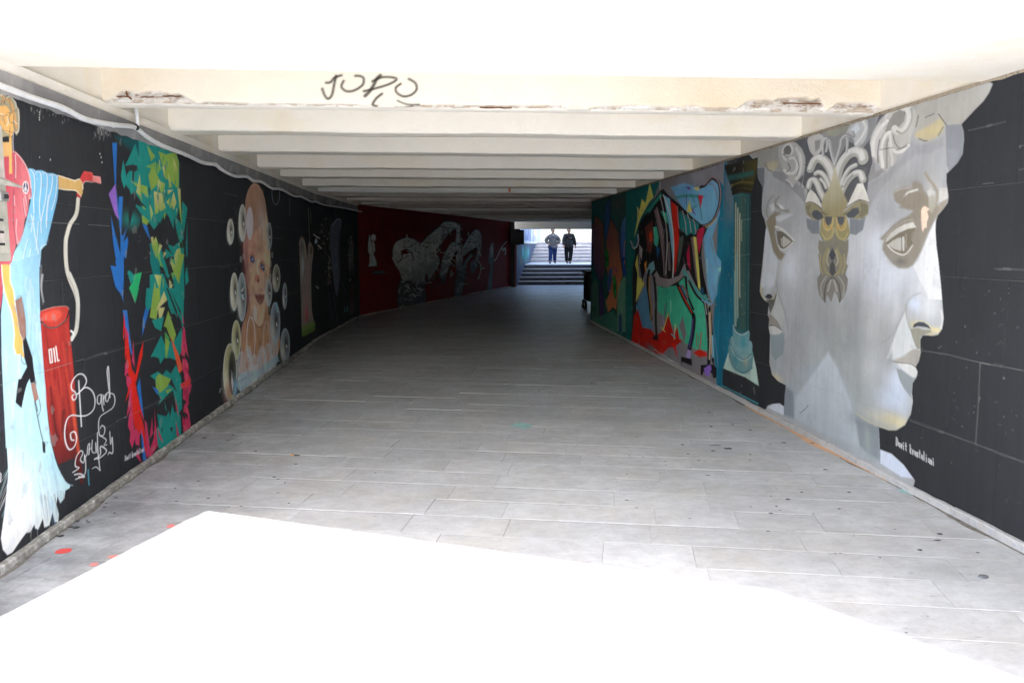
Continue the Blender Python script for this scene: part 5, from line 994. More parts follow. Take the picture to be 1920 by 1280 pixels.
# right face: brow, eye socket, eye
BR = (146, 139, 127)
G.view(1480, 140, 3.7636)
G.poly([(738, 832), (770, 808), (830, 796), (862, 800), (868, 760), (900, 752), (935, 770), (952, 810), (975, 850), (985, 900), (960, 945), (880, 945), (820, 938), (770, 905), (745, 880)], BR, soft=14, smooth=True, op=.92); G.stroke([(786, 884), (812, 862), (840, 832), (870, 822), (905, 812)], 15, (208, 210, 208), soft=2); G.stroke([(745, 830), (790, 808), (850, 800)], 6, (180, 176, 166), soft=4)
G.stroke([(962, 692), (985, 735), (1020, 780), (1045, 830), (1042, 890), (1020, 950), (985, 1010)], 17, (160, 152, 136), soft=7); G.poly([(985, 885), (975, 820), (1000, 800), (1030, 830), (1030, 880), (990, 888)], (206, 208, 206), soft=4, op=.8); G.poly([(1060, 800), (1116, 800), (1122, 870), (1060, 905)], (206, 207, 204), soft=6, op=.9); G.poly([(1060, 905), (1118, 880), (1108, 930), (1080, 960), (1050, 990), (1040, 1020), (1028, 1000)], (160, 152, 140), soft=6, op=.9)
G.view(1540, 360, 6.4)
G.poly([(880, 90), (930, 60), (1010, 40), (1120, 10), (1240, 10), (1290, 60), (1300, 140), (1340, 180), (1400, 150), (1424, 200), (1385, 290), (1330, 400), (1280, 500), (1240, 610), (1200, 710), (1140, 820), (1100, 880), (1040, 918), (930, 916), (860, 862), (780, 770), (735, 690), (740, 620), (755, 590), (705, 560), (780, 480), (860, 400), (960, 325), (1050, 280), (1105, 225), (1010, 200), (925, 182), (985, 160), (900, 118)], BR, soft=16, op=.94)
G.poly([(1290, 60), (1340, 30), (1380, 60), (1370, 180), (1330, 260), (1290, 200)], (176, 172, 160), soft=14, op=.8); G.blob((950, 830), 80, 50, (118, 116, 114), .85); G.blob((850, 800), 60, 60, (160, 158, 154), .5)
G.poly([(775, 575), (830, 500), (900, 440), (1000, 388), (1107, 358), (1142, 425), (1050, 440), (940, 488), (855, 548), (775, 610)], (216, 216, 213), grad=((190, 190, 186), (1000, 400), (780, 590))); G.stroke([(740, 600), (810, 500), (900, 410), (1010, 350), (1100, 330)], 12, (188, 186, 180), soft=10, op=.6)
G.poly([(770, 612), (850, 555), (935, 492), (1045, 445), (1130, 430), (1112, 500), (1092, 560), (1105, 622), (1085, 680), (1030, 735), (960, 735), (880, 700), (820, 650)], (126, 120, 106), soft=3); G.poly([(800, 632), (862, 582), (920, 552), (965, 545), (968, 600), (965, 705), (930, 700), (868, 680)], (192, 191, 186), soft=2)
G.poly([(972, 540), (1000, 535), (1008, 600), (1000, 700), (980, 712), (975, 640)], (206, 207, 204)); G.poly([(1010, 490), (1028, 500), (1030, 660), (1008, 700), (1016, 600)], (156, 152, 138)); G.stroke([(966, 540), (968, 705)], 5, (70, 68, 62), smooth=False); G.stroke([(1001, 545), (1002, 690)], 4, (80, 78, 70), smooth=False)
G.stroke([(800, 640), (855, 700), (930, 742), (995, 752), (1045, 715), (1082, 665), (1098, 640)], 15, (216, 217, 215), soft=2); G.stroke([(1100, 480), (1086, 560), (1106, 610), (1090, 650)], 6, (160, 155, 142), soft=3)
G.poly([(1378, 330), (1372, 450), (1378, 560), (1396, 700), (1420, 880), (1440, 1060), (1452, 1290), (1300, 1290), (1180, 1050), (1110, 900), (1160, 830), (1215, 710), (1260, 590), (1300, 490), (1340, 400)], (226, 230, 236), soft=8)
G.poly([(1200, 222), (1220, 182), (1250, 168), (1300, 205), (1272, 235), (1290, 300), (1270, 360), (1266, 430), (1240, 432), (1222, 480), (1208, 440), (1200, 340)], (246, 216, 196))
# nose, lips, chin of the right face
G.view(1580, 540, 4.267)
G.blob((580, 125), 50, 50, (208, 222, 244), .9); G.blob((700, 150), 70, 90, (220, 225, 230), .7); G.blob((745, 335), 50, 26, (222, 208, 150), .9); G.blob((700, 365), 40, 16, (206, 190, 130), .7); G.blob((565, 290), 30, 36, (208, 200, 158), .7); G.stroke([(790, 180), (800, 250), (790, 320)], 12, (240, 240, 240), soft=8, op=.6)
G.poly([(500, 182), (520, 260), (545, 340), (570, 425), (596, 485), (560, 492), (512, 520), (470, 548), (402, 572), (355, 560), (400, 440), (450, 300)], (206, 212, 216), soft=7); G.stroke([(625, 40), (565, 62), (522, 110), (498, 180), (450, 280), (400, 370), (330, 430)], 9, (152, 156, 160), soft=8, op=.75); G.stroke([(512, 130), (508, 190), (518, 260), (545, 335)], 7, (158, 156, 142), soft=4, op=.8)
G.poly([(545, 330), (600, 318), (660, 335), (700, 332), (715, 350), (640, 378), (622, 400), (620, 480), (605, 490), (580, 450), (560, 390)], (150, 150, 138), soft=4); G.poly([(562, 308), (575, 284), (610, 270), (650, 272), (690, 298), (708, 326), (660, 312), (600, 306), (575, 316)], (72, 76, 84)); G.stroke([(560, 300), (580, 272), (620, 260), (670, 272), (715, 322)], 7, (216, 206, 160), soft=3)
G.poly([(400, 582), (440, 562), (500, 540), (530, 510), (565, 490), (600, 486), (626, 500), (628, 525), (610, 590), (586, 634), (545, 606), (470, 596), (430, 598)], (170, 166, 161)); G.stroke([(415, 575), (490, 545), (530, 508), (575, 488), (620, 494)], 4, (210, 208, 200)); G.poly([(436, 606), (500, 602), (548, 608), (586, 636), (601, 668), (594, 714), (560, 712), (510, 672), (460, 632)], (212, 213, 214)); G.stroke([(402, 586), (470, 598), (545, 606), (586, 634)], 5, (96, 92, 90))
G.poly([(430, 640), (470, 650), (510, 680), (560, 716), (590, 716), (562, 768), (556, 830), (558, 890), (530, 850), (490, 800), (455, 730)], (146, 155, 160), soft=7); G.blob((385, 560), 22, 60, (148, 152, 158), .75); G.stroke([(110, 1000), (200, 1060), (290, 1100), (370, 1130), (430, 1140)], 10, (206, 196, 150), soft=8, op=.7); G.stroke([(556, 850), (560, 950), (540, 1030), (500, 1090)], 8, (196, 190, 160), soft=6, op=.7)
# left face
G.view(1400, 260, 3.2)
G.stroke([(160, 340), (132, 380), (120, 430), (126, 470)], 9, (140, 140, 140), soft=5, op=.8); G.stroke([(192, 350), (172, 385), (165, 420)], 12, (140, 138, 134), soft=5, op=.8); G.stroke([(175, 400), (210, 425), (250, 435)], 14, (134, 130, 122), soft=5, op=.8); G.poly([(140, 400), (165, 385), (172, 425), (150, 440)], (204, 208, 212), soft=4); G.poly([(185, 385), (212, 400), (232, 425), (205, 422)], (206, 210, 214), soft=4)
G.poly([(118, 500), (135, 470), (170, 440), (210, 440), (180, 470), (178, 520), (170, 560), (180, 620), (198, 668), (232, 692), (212, 730), (190, 722), (160, 670), (145, 600), (132, 550)], (140, 132, 116), soft=8); G.poly([(175, 468), (230, 455), (282, 450), (240, 480), (200, 498), (178, 492)], (196, 202, 208), soft=6)
G.poly([(182, 585), (180, 555), (215, 560), (255, 595), (278, 618), (250, 645), (222, 662), (200, 652), (190, 625)], (112, 106, 96)); G.poly([(206, 600), (225, 585), (252, 604), (268, 618), (245, 640), (222, 652), (208, 640)], (190, 190, 186)); G.stroke([(176, 528), (196, 535), (225, 552), (258, 582), (284, 612)], 13, (208, 209, 207)); G.stroke([(190, 640), (208, 664), (228, 664), (255, 645), (280, 618)], 6, (212, 212, 210)); G.stroke([(213, 590), (214, 650)], 3, (74, 70, 66), smooth=False); G.stroke([(180, 556), (215, 562), (256, 592), (284, 620)], 3, (80, 74, 66))
G.poly([(115, 530), (132, 560), (145, 620), (160, 680), (190, 730), (180, 800), (170, 870), (150, 890), (118, 880), (92, 900), (86, 880), (98, 760), (108, 640)], (200, 208, 218), soft=6); G.blob((150, 860), 22, 40, (212, 220, 232), .8); G.stroke([(84, 880), (92, 940), (106, 968), (130, 972), (165, 960), (178, 930)], 9, (198, 188, 140), soft=4); G.poly([(112, 945), (128, 930), (148, 934), (157, 952), (140, 962), (118, 958)], (66, 66, 72)); G.poly([(120, 965), (165, 962), (180, 920), (184, 960), (160, 1010), (142, 1050), (132, 1000)], (100, 98, 92), soft=4)
G.stroke([(178, 850), (188, 920), (215, 990), (236, 1060), (248, 1150)], 6, (140, 146, 152), soft=5, op=.8); G.poly([(186, 920), (200, 980), (228, 1060), (212, 1130), (180, 1085), (145, 1055), (165, 1000)], (188, 192, 194), soft=4)
G.poly([(133, 1050), (150, 1055), (185, 1092), (214, 1150), (180, 1130), (150, 1122), (134, 1118), (128, 1080)], (150, 145, 140)); G.poly([(133, 1135), (150, 1122), (180, 1124), (218, 1152), (200, 1172), (165, 1178), (140, 1168)], (200, 202, 203)); G.stroke([(134, 1120), (170, 1122), (214, 1150)], 4, (88, 84, 82))
G.poly([(146, 1178), (200, 1172), (222, 1160), (230, 1220), (220, 1290), (170, 1330), (148, 1290)], (142, 158, 166), soft=6)
# signature, scratches, joints
G.mask = None
G.view(0, 0, 1); write(G, 'Davit kvantaliani', (1681, 835), (1754, 874), 16, 1.0, (238, 240, 244), 1)
G.view(1380, 540, 2.667)
for p_ in ([(930, 312), (1060, 332), (1220, 372), (1440, 412)], [(872, 662), (1010, 712), (1200, 778), (1330, 832), (1440, 868)], [(1222, 372), (1215, 550), (1200, 780)], [(330, 190), (480, 212), (640, 240), (760, 272)], [(270, 460), (480, 516), (600, 562), (800, 630)], [(486, 260), (480, 516)]): G.stroke(p_, 2.2, (158, 158, 156), op=.55, smooth=False)
for i in range(34): G.ell((rnd.uniform(900, 1440), rnd.uniform(0, 900)), 1.0, rnd.uniform(1.2, 2), (170, 170, 170), rnd.uniform(.2, .8))
for i in range(18): x, y = rnd.uniform(920, 1430), rnd.uniform(60, 950); G.stroke([(x, y), (x+rnd.uniform(-20, 20), y+rnd.uniform(-12, 12))], 1.5, (130, 130, 130), op=.4)
G.stroke([(320, 626), (345, 605), (362, 585)], 2.5, (80, 84, 90))
G.view(1380, 140, 2.909)
for p_ in ([(1270, 305), (1400, 275), (1470, 258)], [(1350, 596), (1405, 590)], [(1545, 520), (1575, 512)], [(1550, 392), (1575, 386)], [(1412, 1058), (1500, 1060), (1600, 1066)], [(1035, 625), (1150, 630)]): G.stroke(p_, 2, (150, 150, 148), op=.6, smooth=False)
G.sat = .92; G.tex = .45; G.build('mural', rw, 'mural of a pale stone double head, two profiles back to back with curled hair and a leaf ornament between')

# ---- H: painted column and the blue field beside it
H = Paint(WR, 10.7, 13.35, .03, 2.655, .012, .008, gain=1.6)
H.view(1180, 320, 3.2)
H.poly([(490, -60), (600, -90), (575, -10), (590, 40), (610, 90), (640, 140), (640, 940), (600, 1080), (565, 1180), (560, 1320), (520, 1320), (500, 1000)], (26, 96, 122), soft=4)
H.blob((600, 150), 40, 160, (110, 116, 124), .7); H.blob((560, 420), 60, 100, (40, 120, 140), .6); H.blob((590, 700), 50, 200, (20, 84, 108), .6)
for i in range(50): x = 500+rnd.random()*130; y = rnd.random()*1100; H.stroke([(x, y), (x+rnd.uniform(-8, 8), y+rnd.uniform(30, 120))], rnd.uniform(6, 16), rnd.choice([(24, 90, 116), (40, 110, 130), (18, 76, 100)]), soft=8, op=.3)
H.poly([(572, -30), (770, -70), (768, 0), (757, 40), (740, 110), (728, 135), (672, 128), (622, 150), (612, 110), (606, 80), (588, 30)], (62, 58, 34), soft=3, grad=((34, 34, 28), (740, 40), (660, -20)))
H.poly([(590, 30), (750, 0), (745, 30), (600, 62)], (40, 84, 80), soft=8, op=.8); H.stroke([(610, 92), (670, 70), (742, 74)], 10, (92, 84, 44), soft=4, op=.8); H.stroke([(618, 140), (670, 118), (730, 128)], 7, (28, 26, 22)); H.stroke([(612, 112), (670, 92), (740, 98)], 4, (24, 24, 22))
H.poly([(628, 150), (672, 134), (728, 142), (726, 400), (722, 970), (700, 985), (660, 975), (626, 935)], (34, 74, 80), soft=2, grad=((52, 92, 96), (725, 500), (640, 500)))
for i, x in enumerate(range(632, 726, 9)): H.stroke([(x, 150+abs(x-680)*.2), (x+1, 600), (x, 950)], 3.4, rnd.choice([(20, 42, 46), (70, 70, 40), (16, 38, 44)]), op=.8, smooth=False)
for x, y0, y1, c in ((640, 195, 930, (150, 158, 140)), (652, 225, 880, (160, 160, 140)), (664, 258, 760, (168, 168, 150)), (675, 300, 420, (130, 140, 126)), (634, 600, 930, (110, 150, 156)), (646, 500, 900, (90, 140, 146))): H.stroke([(x, y0), (x-2, (y0+y1)/2), (x, y1)], 7, c, soft=2, op=.8, smooth=False)
for p_ in ([(620, 300), (730, 290)], [(622, 520), (724, 500)], [(640, 240), (660, 250)]): H.stroke(p_, 2, (140, 150, 150), op=.5)
H.poly([(565, 1185), (582, 1130), (604, 1065), (740, 1085), (762, 1180), (778, 1290), (700, 1240), (640, 1215)], (156, 178, 172), soft=2); H.poly([(562, 1200), (640, 1225), (720, 1262), (778, 1300), (782, 1400), (556, 1400)], (40, 42, 46), soft=2)
H.poly([(596, 1080), (606, 1042), (660, 1080), (736, 1076), (742, 1150), (732, 1200), (700, 1222), (650, 1212), (612, 1170)], (92, 130, 136), smooth=True); H.poly([(608, 1020), (620, 992), (660, 1030), (730, 1022), (738, 1080), (722, 1126), (680, 1142), (630, 1112), (610, 1070)], (110, 146, 152), smooth=True); H.poly([(622, 940), (625, 925), (660, 975), (718, 965), (722, 1000), (716, 1046), (690, 1062), (650, 1058), (626, 1010)], (96, 138, 146), smooth=True)
for p_ in ([(625, 925), (640, 965), (680, 985), (718, 962)], [(610, 1050), (640, 1110), (690, 1142), (735, 1110)], [(600, 1120), (630, 1190), (690, 1222), (738, 1190)]): H.stroke(p_, 4, (176, 190, 190), op=.9); H.stroke([(x, y-9) for x, y in p_], 8, (50, 84, 90), soft=4, op=.6)
H.blob((685, 1030), 16, 40, (44, 130, 150), .7); H.blob((640, 1130), 18, 40, (44, 120, 140), .6); H.blob((700, 1150), 16, 30, (150, 150, 130), .6)
for x in (640, 652, 664, 676, 690): H.stroke([(x, 1085), (x+1, 1210)], 2, (70, 100, 104), op=.5)
H.stroke([(560, 1290), (640, 1330), (780, 1400)], 8, (70, 150, 170), soft=4, op=.6)
H.build('mural', rw, 'painted fluted column with an olive capital and a rounded grey base', off=.0028)

# ---- I: bull of bright pieces
I = Paint(WR, 12.0, 17.55, .03, 2.655, .013, .0085, gain=2.2)
I.view(1180, 320, 3.2)
TE, SKY_, GRN, DKK, RDD = (20, 84, 84), (92, 142, 178), (56, 150, 124), (22, 20, 24), (150, 24, 18)
I.poly([(-20, 110), (190, 60), (190, 130), (60, 320), (20, 600), (10, 1100), (-20, 1090)], TE, soft=4); I.poly([(188, 60), (300, 30), (420, 0), (575, -50), (600, 40), (575, 200), (560, 400), (565, 560), (540, 640), (530, 1400), (300, 1260), (240, 1180), (100, 1120), (10, 1060), (50, 800), (60, 400)], (104, 102, 108), soft=4)
I.poly([(540, 60), (620, 150), (640, 700), (620, 1100), (560, 1340), (530, 1330), (500, 1000), (520, 700)], (22, 92, 118), soft=8)
I.poly([(250, 100), (330, 75), (430, 110), (500, 60), (548, 90), (545, 260), (520, 330), (500, 400), (520, 500), (568, 565), (535, 640), (528, 740), (500, 800), (470, 700), (440, 330), (330, 240)], SKY_, soft=6); I.blob((420, 40), 60, 30, (116, 114, 122), .8); I.blob((330, 120), 60, 40, (80, 130, 165), .7)
I.stroke([(280, 162), (350, 150), (440, 158)], 16, (30, 110, 100), soft=7, op=.8); I.stroke([(360, 250), (400, 210)], 12, (40, 120, 110), soft=6, op=.8)
I.poly([(335, 95), (368, 98), (366, 120)], (86, 56, 130)); I.poly([(385, 105), (418, 98), (418, 125)], (176, 164, 90)); I.poly([(412, 145), (445, 150), (430, 225)], (160, 36, 56)); I.poly([(345, 248), (362, 175), (378, 250)], (176, 164, 90)); I.poly([(372, 208), (402, 270), (380, 250)], (86, 56, 130)); I.poly([(340, 150), (346, 150), (344, 240)], (60, 40, 96)); I.stroke([(412, 148), (428, 230), (438, 298)], 4, (24, 90, 80)); I.stroke([(370, 140), (394, 190)], 4, (24, 90, 80))
I.poly([(170, 690), (270, 690), (330, 640), (380, 720), (450, 800), (475, 1080), (400, 1070), (330, 1030), (240, 900), (170, 840)], GRN, soft=4); I.blob((240, 720), 60, 60, (40, 120, 104), .6); I.blob((420, 900), 30, 120, (64, 160, 134), .5)
I.poly([(40, 815), (90, 700), (110, 700), (140, 960), (60, 960)], (70, 110, 140)); 
I.poly([(10, 1050), (30, 870), (52, 830), (80, 940), (130, 950), (160, 990), (200, 960), (235, 850), (255, 940), (270, 990), (290, 930), (300, 1010), (320, 1020), (270, 1060), (240, 1060), (200, 1100), (120, 1090), (60, 1070)], RDD, soft=5); I.poly([(250, 1030), (275, 1080), (290, 1130), (280, 1040)], (170, 28, 20)); I.poly([(385, 1090), (420, 1070), (465, 1090), (468, 1112), (420, 1118)], (170, 30, 20), soft=5); I.blob((130, 1065), 30, 22, (50, 84, 90), .8)
I.poly([(300, 930), (322, 870), (345, 980), (330, 1030)], (96, 94, 100))
YL = (176, 172, 92)
I.poly([(124, 70), (146, 160), (120, 190), (70, 280), (40, 370), (30, 400), (48, 300), (50, 215), (62, 240), (76, 168), (98, 195)], YL); I.poly([(36, 560), (50, 500), (60, 640), (80, 650), (90, 680), (40, 790), (50, 620)], YL); I.poly([(46, 215), (62, 250), (55, 300)], (150, 150, 110))
# body
I.poly([(185, 122), (205, 110), (240, 150), (300, 200), (370, 270), (430, 320), (460, 335), (500, 300), (470, 345), (440, 420), (432, 520), (450, 640), (480, 780), (430, 760), (370, 660), (330, 640), (280, 690), (200, 700), (150, 680), (130, 600), (105, 580), (85, 640), (70, 560), (50, 420), (60, 330), (110, 230)], DKK, soft=2)
for pts, c in (([(110, 235), (190, 130), (200, 150), (150, 210), (120, 260)], (40, 110, 100)), ([(150, 240), (170, 220), (205, 350), (215, 500), (205, 560), (185, 400)], (98, 86, 90)), ([(190, 240), (225, 255), (235, 320), (215, 300)], (60, 150, 130)), ([(145, 340), (165, 335), (178, 400), (170, 460), (150, 440)], (60, 150, 130)), ([(205, 145), (245, 170), (268, 400), (268, 620), (258, 500), (235, 300)], (98, 150, 190)), ([(250, 180), (290, 215), (300, 400), (280, 600), (272, 630), (268, 400)], (170, 32, 22)),
               ([(95, 340), (140, 300), (150, 400), (130, 500), (110, 480)], (84, 44, 40)), ([(120, 380), (135, 360), (140, 420), (125, 430)], (180, 60, 30)), ([(60, 440), (80, 470), (75, 540), (62, 500)], (130, 130, 135)), ([(90, 560), (105, 540), (100, 620)], (190, 120, 60)), ([(190, 380), (205, 420), (230, 640), (215, 640)], (70, 60, 64)), ([(225, 420), (245, 430), (250, 600), (235, 600)], (84, 76, 80)), ([(160, 450), (185, 470), (170, 530)], (30, 70, 110)),
               ([(300, 240), (420, 320), (410, 370), (390, 390), (370, 375), (345, 395), (330, 370), (305, 350)], (26, 100, 104)), ([(300, 400), (330, 390), (310, 520), (290, 600)], (64, 74, 70)), ([(345, 500), (360, 440), (370, 600), (350, 560)], (150, 30, 60)), ([(405, 360), (440, 340), (455, 345), (420, 500), (408, 430)], (150, 34, 60)), ([(370, 400), (400, 395), (410, 560), (420, 700), (400, 640)], (98, 84, 84)), ([(385, 395), (403, 400), (418, 560), (430, 720), (415, 700)], (178, 168, 90)),
               ([(140, 640), (165, 600), (185, 640), (240, 650), (300, 630), (330, 560), (345, 560), (340, 620), (300, 660), (230, 700), (170, 690)], (112, 104, 108)), ([(315, 600), (330, 590), (400, 690), (440, 745), (470, 740), (480, 780), (440, 775), (390, 720)], (64, 130, 130)), ([(120, 560), (148, 540), (155, 590), (130, 620), (105, 610)], (96, 140, 150)), ([(340, 600), (360, 600), (400, 690), (420, 730)], (110, 100, 104)), ([(425, 700), (445, 700), (450, 740), (432, 735)], (24, 60, 90))):
    I.poly(pts, c)
for p_, wd, c in (([(205, 145), (250, 280), (268, 440), (262, 640)], 5, (190, 196, 200)), ([(185, 150), (210, 260), (228, 400), (220, 620)], 4, (170, 170, 174)), ([(165, 220), (195, 380), (210, 630)], 4, (130, 110, 120)), ([(290, 215), (300, 340), (320, 370)], 4, (150, 140, 140)), ([(320, 240), (335, 300), (345, 380)], 4, (160, 150, 150)), ([(350, 260), (365, 310), (372, 370)], 4, (160, 150, 150)), ([(385, 290), (395, 330), (400, 380)], 4, (150, 130, 130)),
                  ([(120, 262), (135, 240)], 8, (30, 28, 30)), ([(100, 260), (112, 235)], 6, (40, 120, 110)), ([(300, 350), (330, 380), (350, 395), (372, 380), (392, 392), (415, 360)], 6, (16, 14, 16)), ([(330, 390), (335, 480), (310, 560), (280, 610)], 10, DKK), ([(360, 400), (340, 500), (345, 580)], 12, DKK), ([(430, 500), (440, 620), (470, 760)], 8, DKK), ([(300, 250), (370, 300), (420, 330)], 3, (60, 50, 60)), ([(225, 440), (250, 425)], 5, (90, 40, 70))): I.stroke(p_, wd, c)
I.stroke([(440, 330), (480, 318), (515, 280), (540, 210), (548, 130), (535, 70), (500, 45), (480, 60), (455, 90), (430, 98)], 17, (30, 26, 30), soft=3); I.stroke([(446, 330), (486, 316), (520, 275), (543, 205), (550, 130), (536, 66), (502, 38), (478, 56), (450, 86)], 7, (120, 104, 110), soft=2); I.stroke([(460, 340), (495, 320), (525, 285)], 5, (170, 150, 90)); I.stroke([(470, 80), (505, 85), (525, 130), (530, 170)], 14, (100, 96, 104), soft=6, op=.6)
I.stroke([(10, 425), (25, 465), (45, 455), (55, 420), (52, 385)], 12, (130, 140, 150)); I.stroke([(10, 430), (25, 472), (50, 460)], 3, DKK); I.poly([(62, 560), (92, 560), (80, 675)], DKK)
# legs
for p_, wd in (([(120, 600), (110, 680), (125, 800), (132, 890)], 18), ([(150, 640), (160, 760), (160, 900), (165, 990)], 16), ([(290, 680), (330, 770), (370, 840), (388, 880), (380, 980), (362, 1070), (358, 1120)], 24), ([(340, 640), (350, 740), (385, 830)], 14), ([(360, 660), (400, 740), (450, 790)], 14), ([(452, 780), (468, 860), (478, 960), (480, 1080), (478, 1160)], 20), ([(478, 780), (494, 880), (500, 1000), (505, 1120), (512, 1200)], 7)): I.stroke(p_, wd, DKK)
for p_, wd, c in (([(122, 640), (120, 720), (132, 830), (128, 890)], 8, (150, 110, 60)), ([(300, 700), (338, 778), (376, 850)], 7, (180, 50, 34)), ([(310, 690), (345, 770)], 9, (40, 44, 90)), ([(382, 890), (374, 980), (362, 1060)], 9, (64, 54, 110)), ([(320, 690), (340, 720), (350, 760)], 14, (96, 78, 84)), ([(480, 800), (482, 900), (486, 1000), (482, 1130)], 7, (170, 160, 140)), ([(488, 820), (492, 980), (494, 1100)], 4, (180, 150, 100)), ([(440, 775), (470, 790), (490, 800)], 12, (90, 140, 165)), ([(500, 990), (504, 1080), (505, 1130)], 8, (110, 160, 190)), ([(455, 790), (466, 860)], 5, (150, 150, 150))): I.stroke(p_, wd, c, soft=1.5)
I.ell((483, 830), 7, 20, (20, 18, 22)); I.ell((503, 1135), 7, 16, (24, 22, 26)); I.poly([(150, 985), (175, 990), (172, 1020), (135, 1010)], DKK); I.poly([(340, 1120), (352, 1070), (372, 1080), (368, 1140)], (140, 124, 170)); I.poly([(312, 1115), (375, 1128), (378, 1170), (365, 1165), (318, 1145), (312, 1165)], DKK)
I.poly([(430, 1165), (500, 1160), (525, 1180), (525, 1240), (505, 1245), (500, 1215), (445, 1205), (440, 1230), (428, 1220)], DKK); I.poly([(448, 1185), (490, 1160), (495, 1190), (478, 1235), (455, 1225)], (112, 84, 160)); I.ell((508, 1215), 10, 20, (30, 28, 34))
for p_, wd, c in (([(205, 955), (222, 900), (235, 860)], 6, (170, 164, 90)), ([(190, 940), (215, 965)], 7, (150, 150, 90)), ([(215, 800), (212, 880)], 4, (90, 40, 80)), ([(225, 790), (218, 860)], 4, (60, 30, 60)), ([(200, 880), (210, 930)], 5, (130, 110, 160)), ([(270, 1010), (278, 920)], 4, (190, 180, 120)), ([(255, 980), (275, 1000)], 8, (60, 140, 150)), ([(407, 975), (404, 1050)], 4, (120, 40, 30)), ([(435, 970), (424, 1070)], 5, (160, 34, 24)), ([(418, 990), (414, 1060)], 3, (90, 80, 70)), ([(62, 985), (60, 960), (72, 950), (76, 985), (64, 990), (80, 970)], 3, (80, 14, 12)), ([(250, 780), (250, 850)], 1.5, (190, 200, 200)), ([(468, 530), (468, 610)], 1.5, (200, 210, 215))): I.stroke(p_, wd, c)
I.stroke([(485, 400), (530, 580), (550, 600), (520, 720), (505, 800)], 5, (90, 110, 130), soft=3, op=.8); I.stroke([(500, 900), (520, 1050), (545, 1250)], 6, (90, 110, 130), soft=4, op=.6); I.poly([(530, 590), (570, 562), (545, 610)], (120, 170, 200))
I.stroke([(184, 60), (186, 115)], 3, (190, 186, 170)); I.stroke([(150, 1070), (260, 1140), (300, 1160)], 6, (170, 175, 178), op=.4); I.stroke([(225, 1130), (262, 1148)], 10, (190, 195, 198), op=.7)
I.build('mural', rw, 'mural of a horned bull made of bright outlined pieces on a blue and green ground', off=.0035)

# ---- J: dark teal mural with masks at the far end of the right wall
J = Paint(WR, 16.6, 20.78, .03, 2.655, .018, .010, gain=2.3, base=(28, 74, 74))
J.view(1100, 340, 4.571)
J.poly([(10, 180), (200, 100), (560, 10), (640, 60), (420, 400), (390, 1290), (20, 1290)], (22, 78, 80), soft=10, grad=((40, 66, 64), (100, 1000), (300, 200)))
J.blob((260, 200), 60, 60, (64, 70, 72), .6); J.blob((480, 100), 60, 60, (20, 96, 90), .6)
def outl(pts, c, w_=5, lc=(16, 14, 24), g=None): J.poly(pts, c, soft=2, smooth=False, grad=g); J.stroke(pts+[pts[0]], w_, lc, smooth=False)
outl([(150, 500), (150, 280), (170, 190), (195, 140), (205, 310), (175, 480)], (46, 74, 112)); outl([(40, 420), (75, 290), (110, 320), (145, 370), (150, 560), (160, 760), (130, 860), (90, 830), (50, 700)], (70, 62, 92), g=((96, 70, 60), (70, 700), (110, 380)))
outl([(165, 520), (178, 460), (205, 315), (240, 370), (272, 440), (285, 600), (310, 800), (285, 900), (262, 1000), (255, 1110), (230, 1080), (180, 1130), (165, 1030), (185, 980), (200, 900), (170, 740), (175, 620)], (158, 104, 72), g=((110, 72, 66), (230, 1050), (220, 500)))
outl([(290, 620), (292, 400), (305, 340), (350, 270), (388, 170), (398, 290), (385, 420), (382, 620), (375, 780), (340, 840), (312, 800), (300, 700)], (34, 66, 128), g=((74, 110, 140), (340, 700), (370, 260))); J.stroke([(320, 640), (325, 540), (350, 490), (365, 560), (360, 620)], 10, (150, 110, 70)); J.stroke([(325, 660), (330, 700), (345, 790)], 8, (150, 104, 66)); J.poly([(345, 650), (372, 640), (365, 770), (348, 790)], (30, 50, 100)); J.stroke([(300, 690), (320, 660), (335, 690), (330, 740)], 8, (16, 14, 24))
J.poly([(160, 560), (185, 600), (188, 730), (168, 740)], (30, 110, 50)); J.stroke([(160, 560), (188, 640), (185, 740)], 6, (14, 20, 20)); J.poly([(225, 820), (245, 800), (258, 900), (250, 1010), (232, 960)], (34, 110, 50)); J.stroke([(225, 820), (222, 900), (248, 1010), (258, 900), (240, 800)], 6, (14, 20, 20)); J.ell((172, 660), 5, 22, (10, 20, 10)); J.ell((242, 905), 5, 26, (10, 20, 10))
J.poly([(195, 750), (225, 760), (205, 930), (180, 950), (178, 860)], (60, 80, 130)); J.stroke([(200, 750), (240, 740), (262, 780)], 8, (70, 50, 100)); J.stroke([(272, 450), (290, 560), (292, 640)], 6, (70, 56, 110)); J.stroke([(180, 950), (195, 960)], 8, (16, 14, 24))
for i in range(6): J.stroke([(210+i*9, 380+i*12), (212+i*9, 440+i*10)], 3, (110, 70, 50), op=.7)
outl([(110, 860), (125, 860), (150, 1000), (150, 1130), (130, 1222), (112, 1140), (105, 980)], (62, 50, 96)); J.stroke([(95, 380), (105, 560), (110, 760)], 10, (96, 66, 110), soft=4, op=.6); J.stroke([(70, 480), (85, 700)], 10, (120, 80, 60), soft=5, op=.6)
J.poly([(262, 1180), (262, 1000), (285, 880), (320, 810), (355, 850), (365, 1000), (355, 1290), (262, 1290)], (84, 122, 106), soft=5, op=.9); J.poly([(40, 1200), (45, 900), (75, 820), (100, 900), (105, 1050), (110, 1160), (80, 1200)], (62, 96, 88), soft=5, op=.8); J.poly([(40, 1290), (60, 1180), (150, 1140), (230, 1110), (262, 1180), (262, 1290)], (58, 106, 98), soft=8, op=.85)
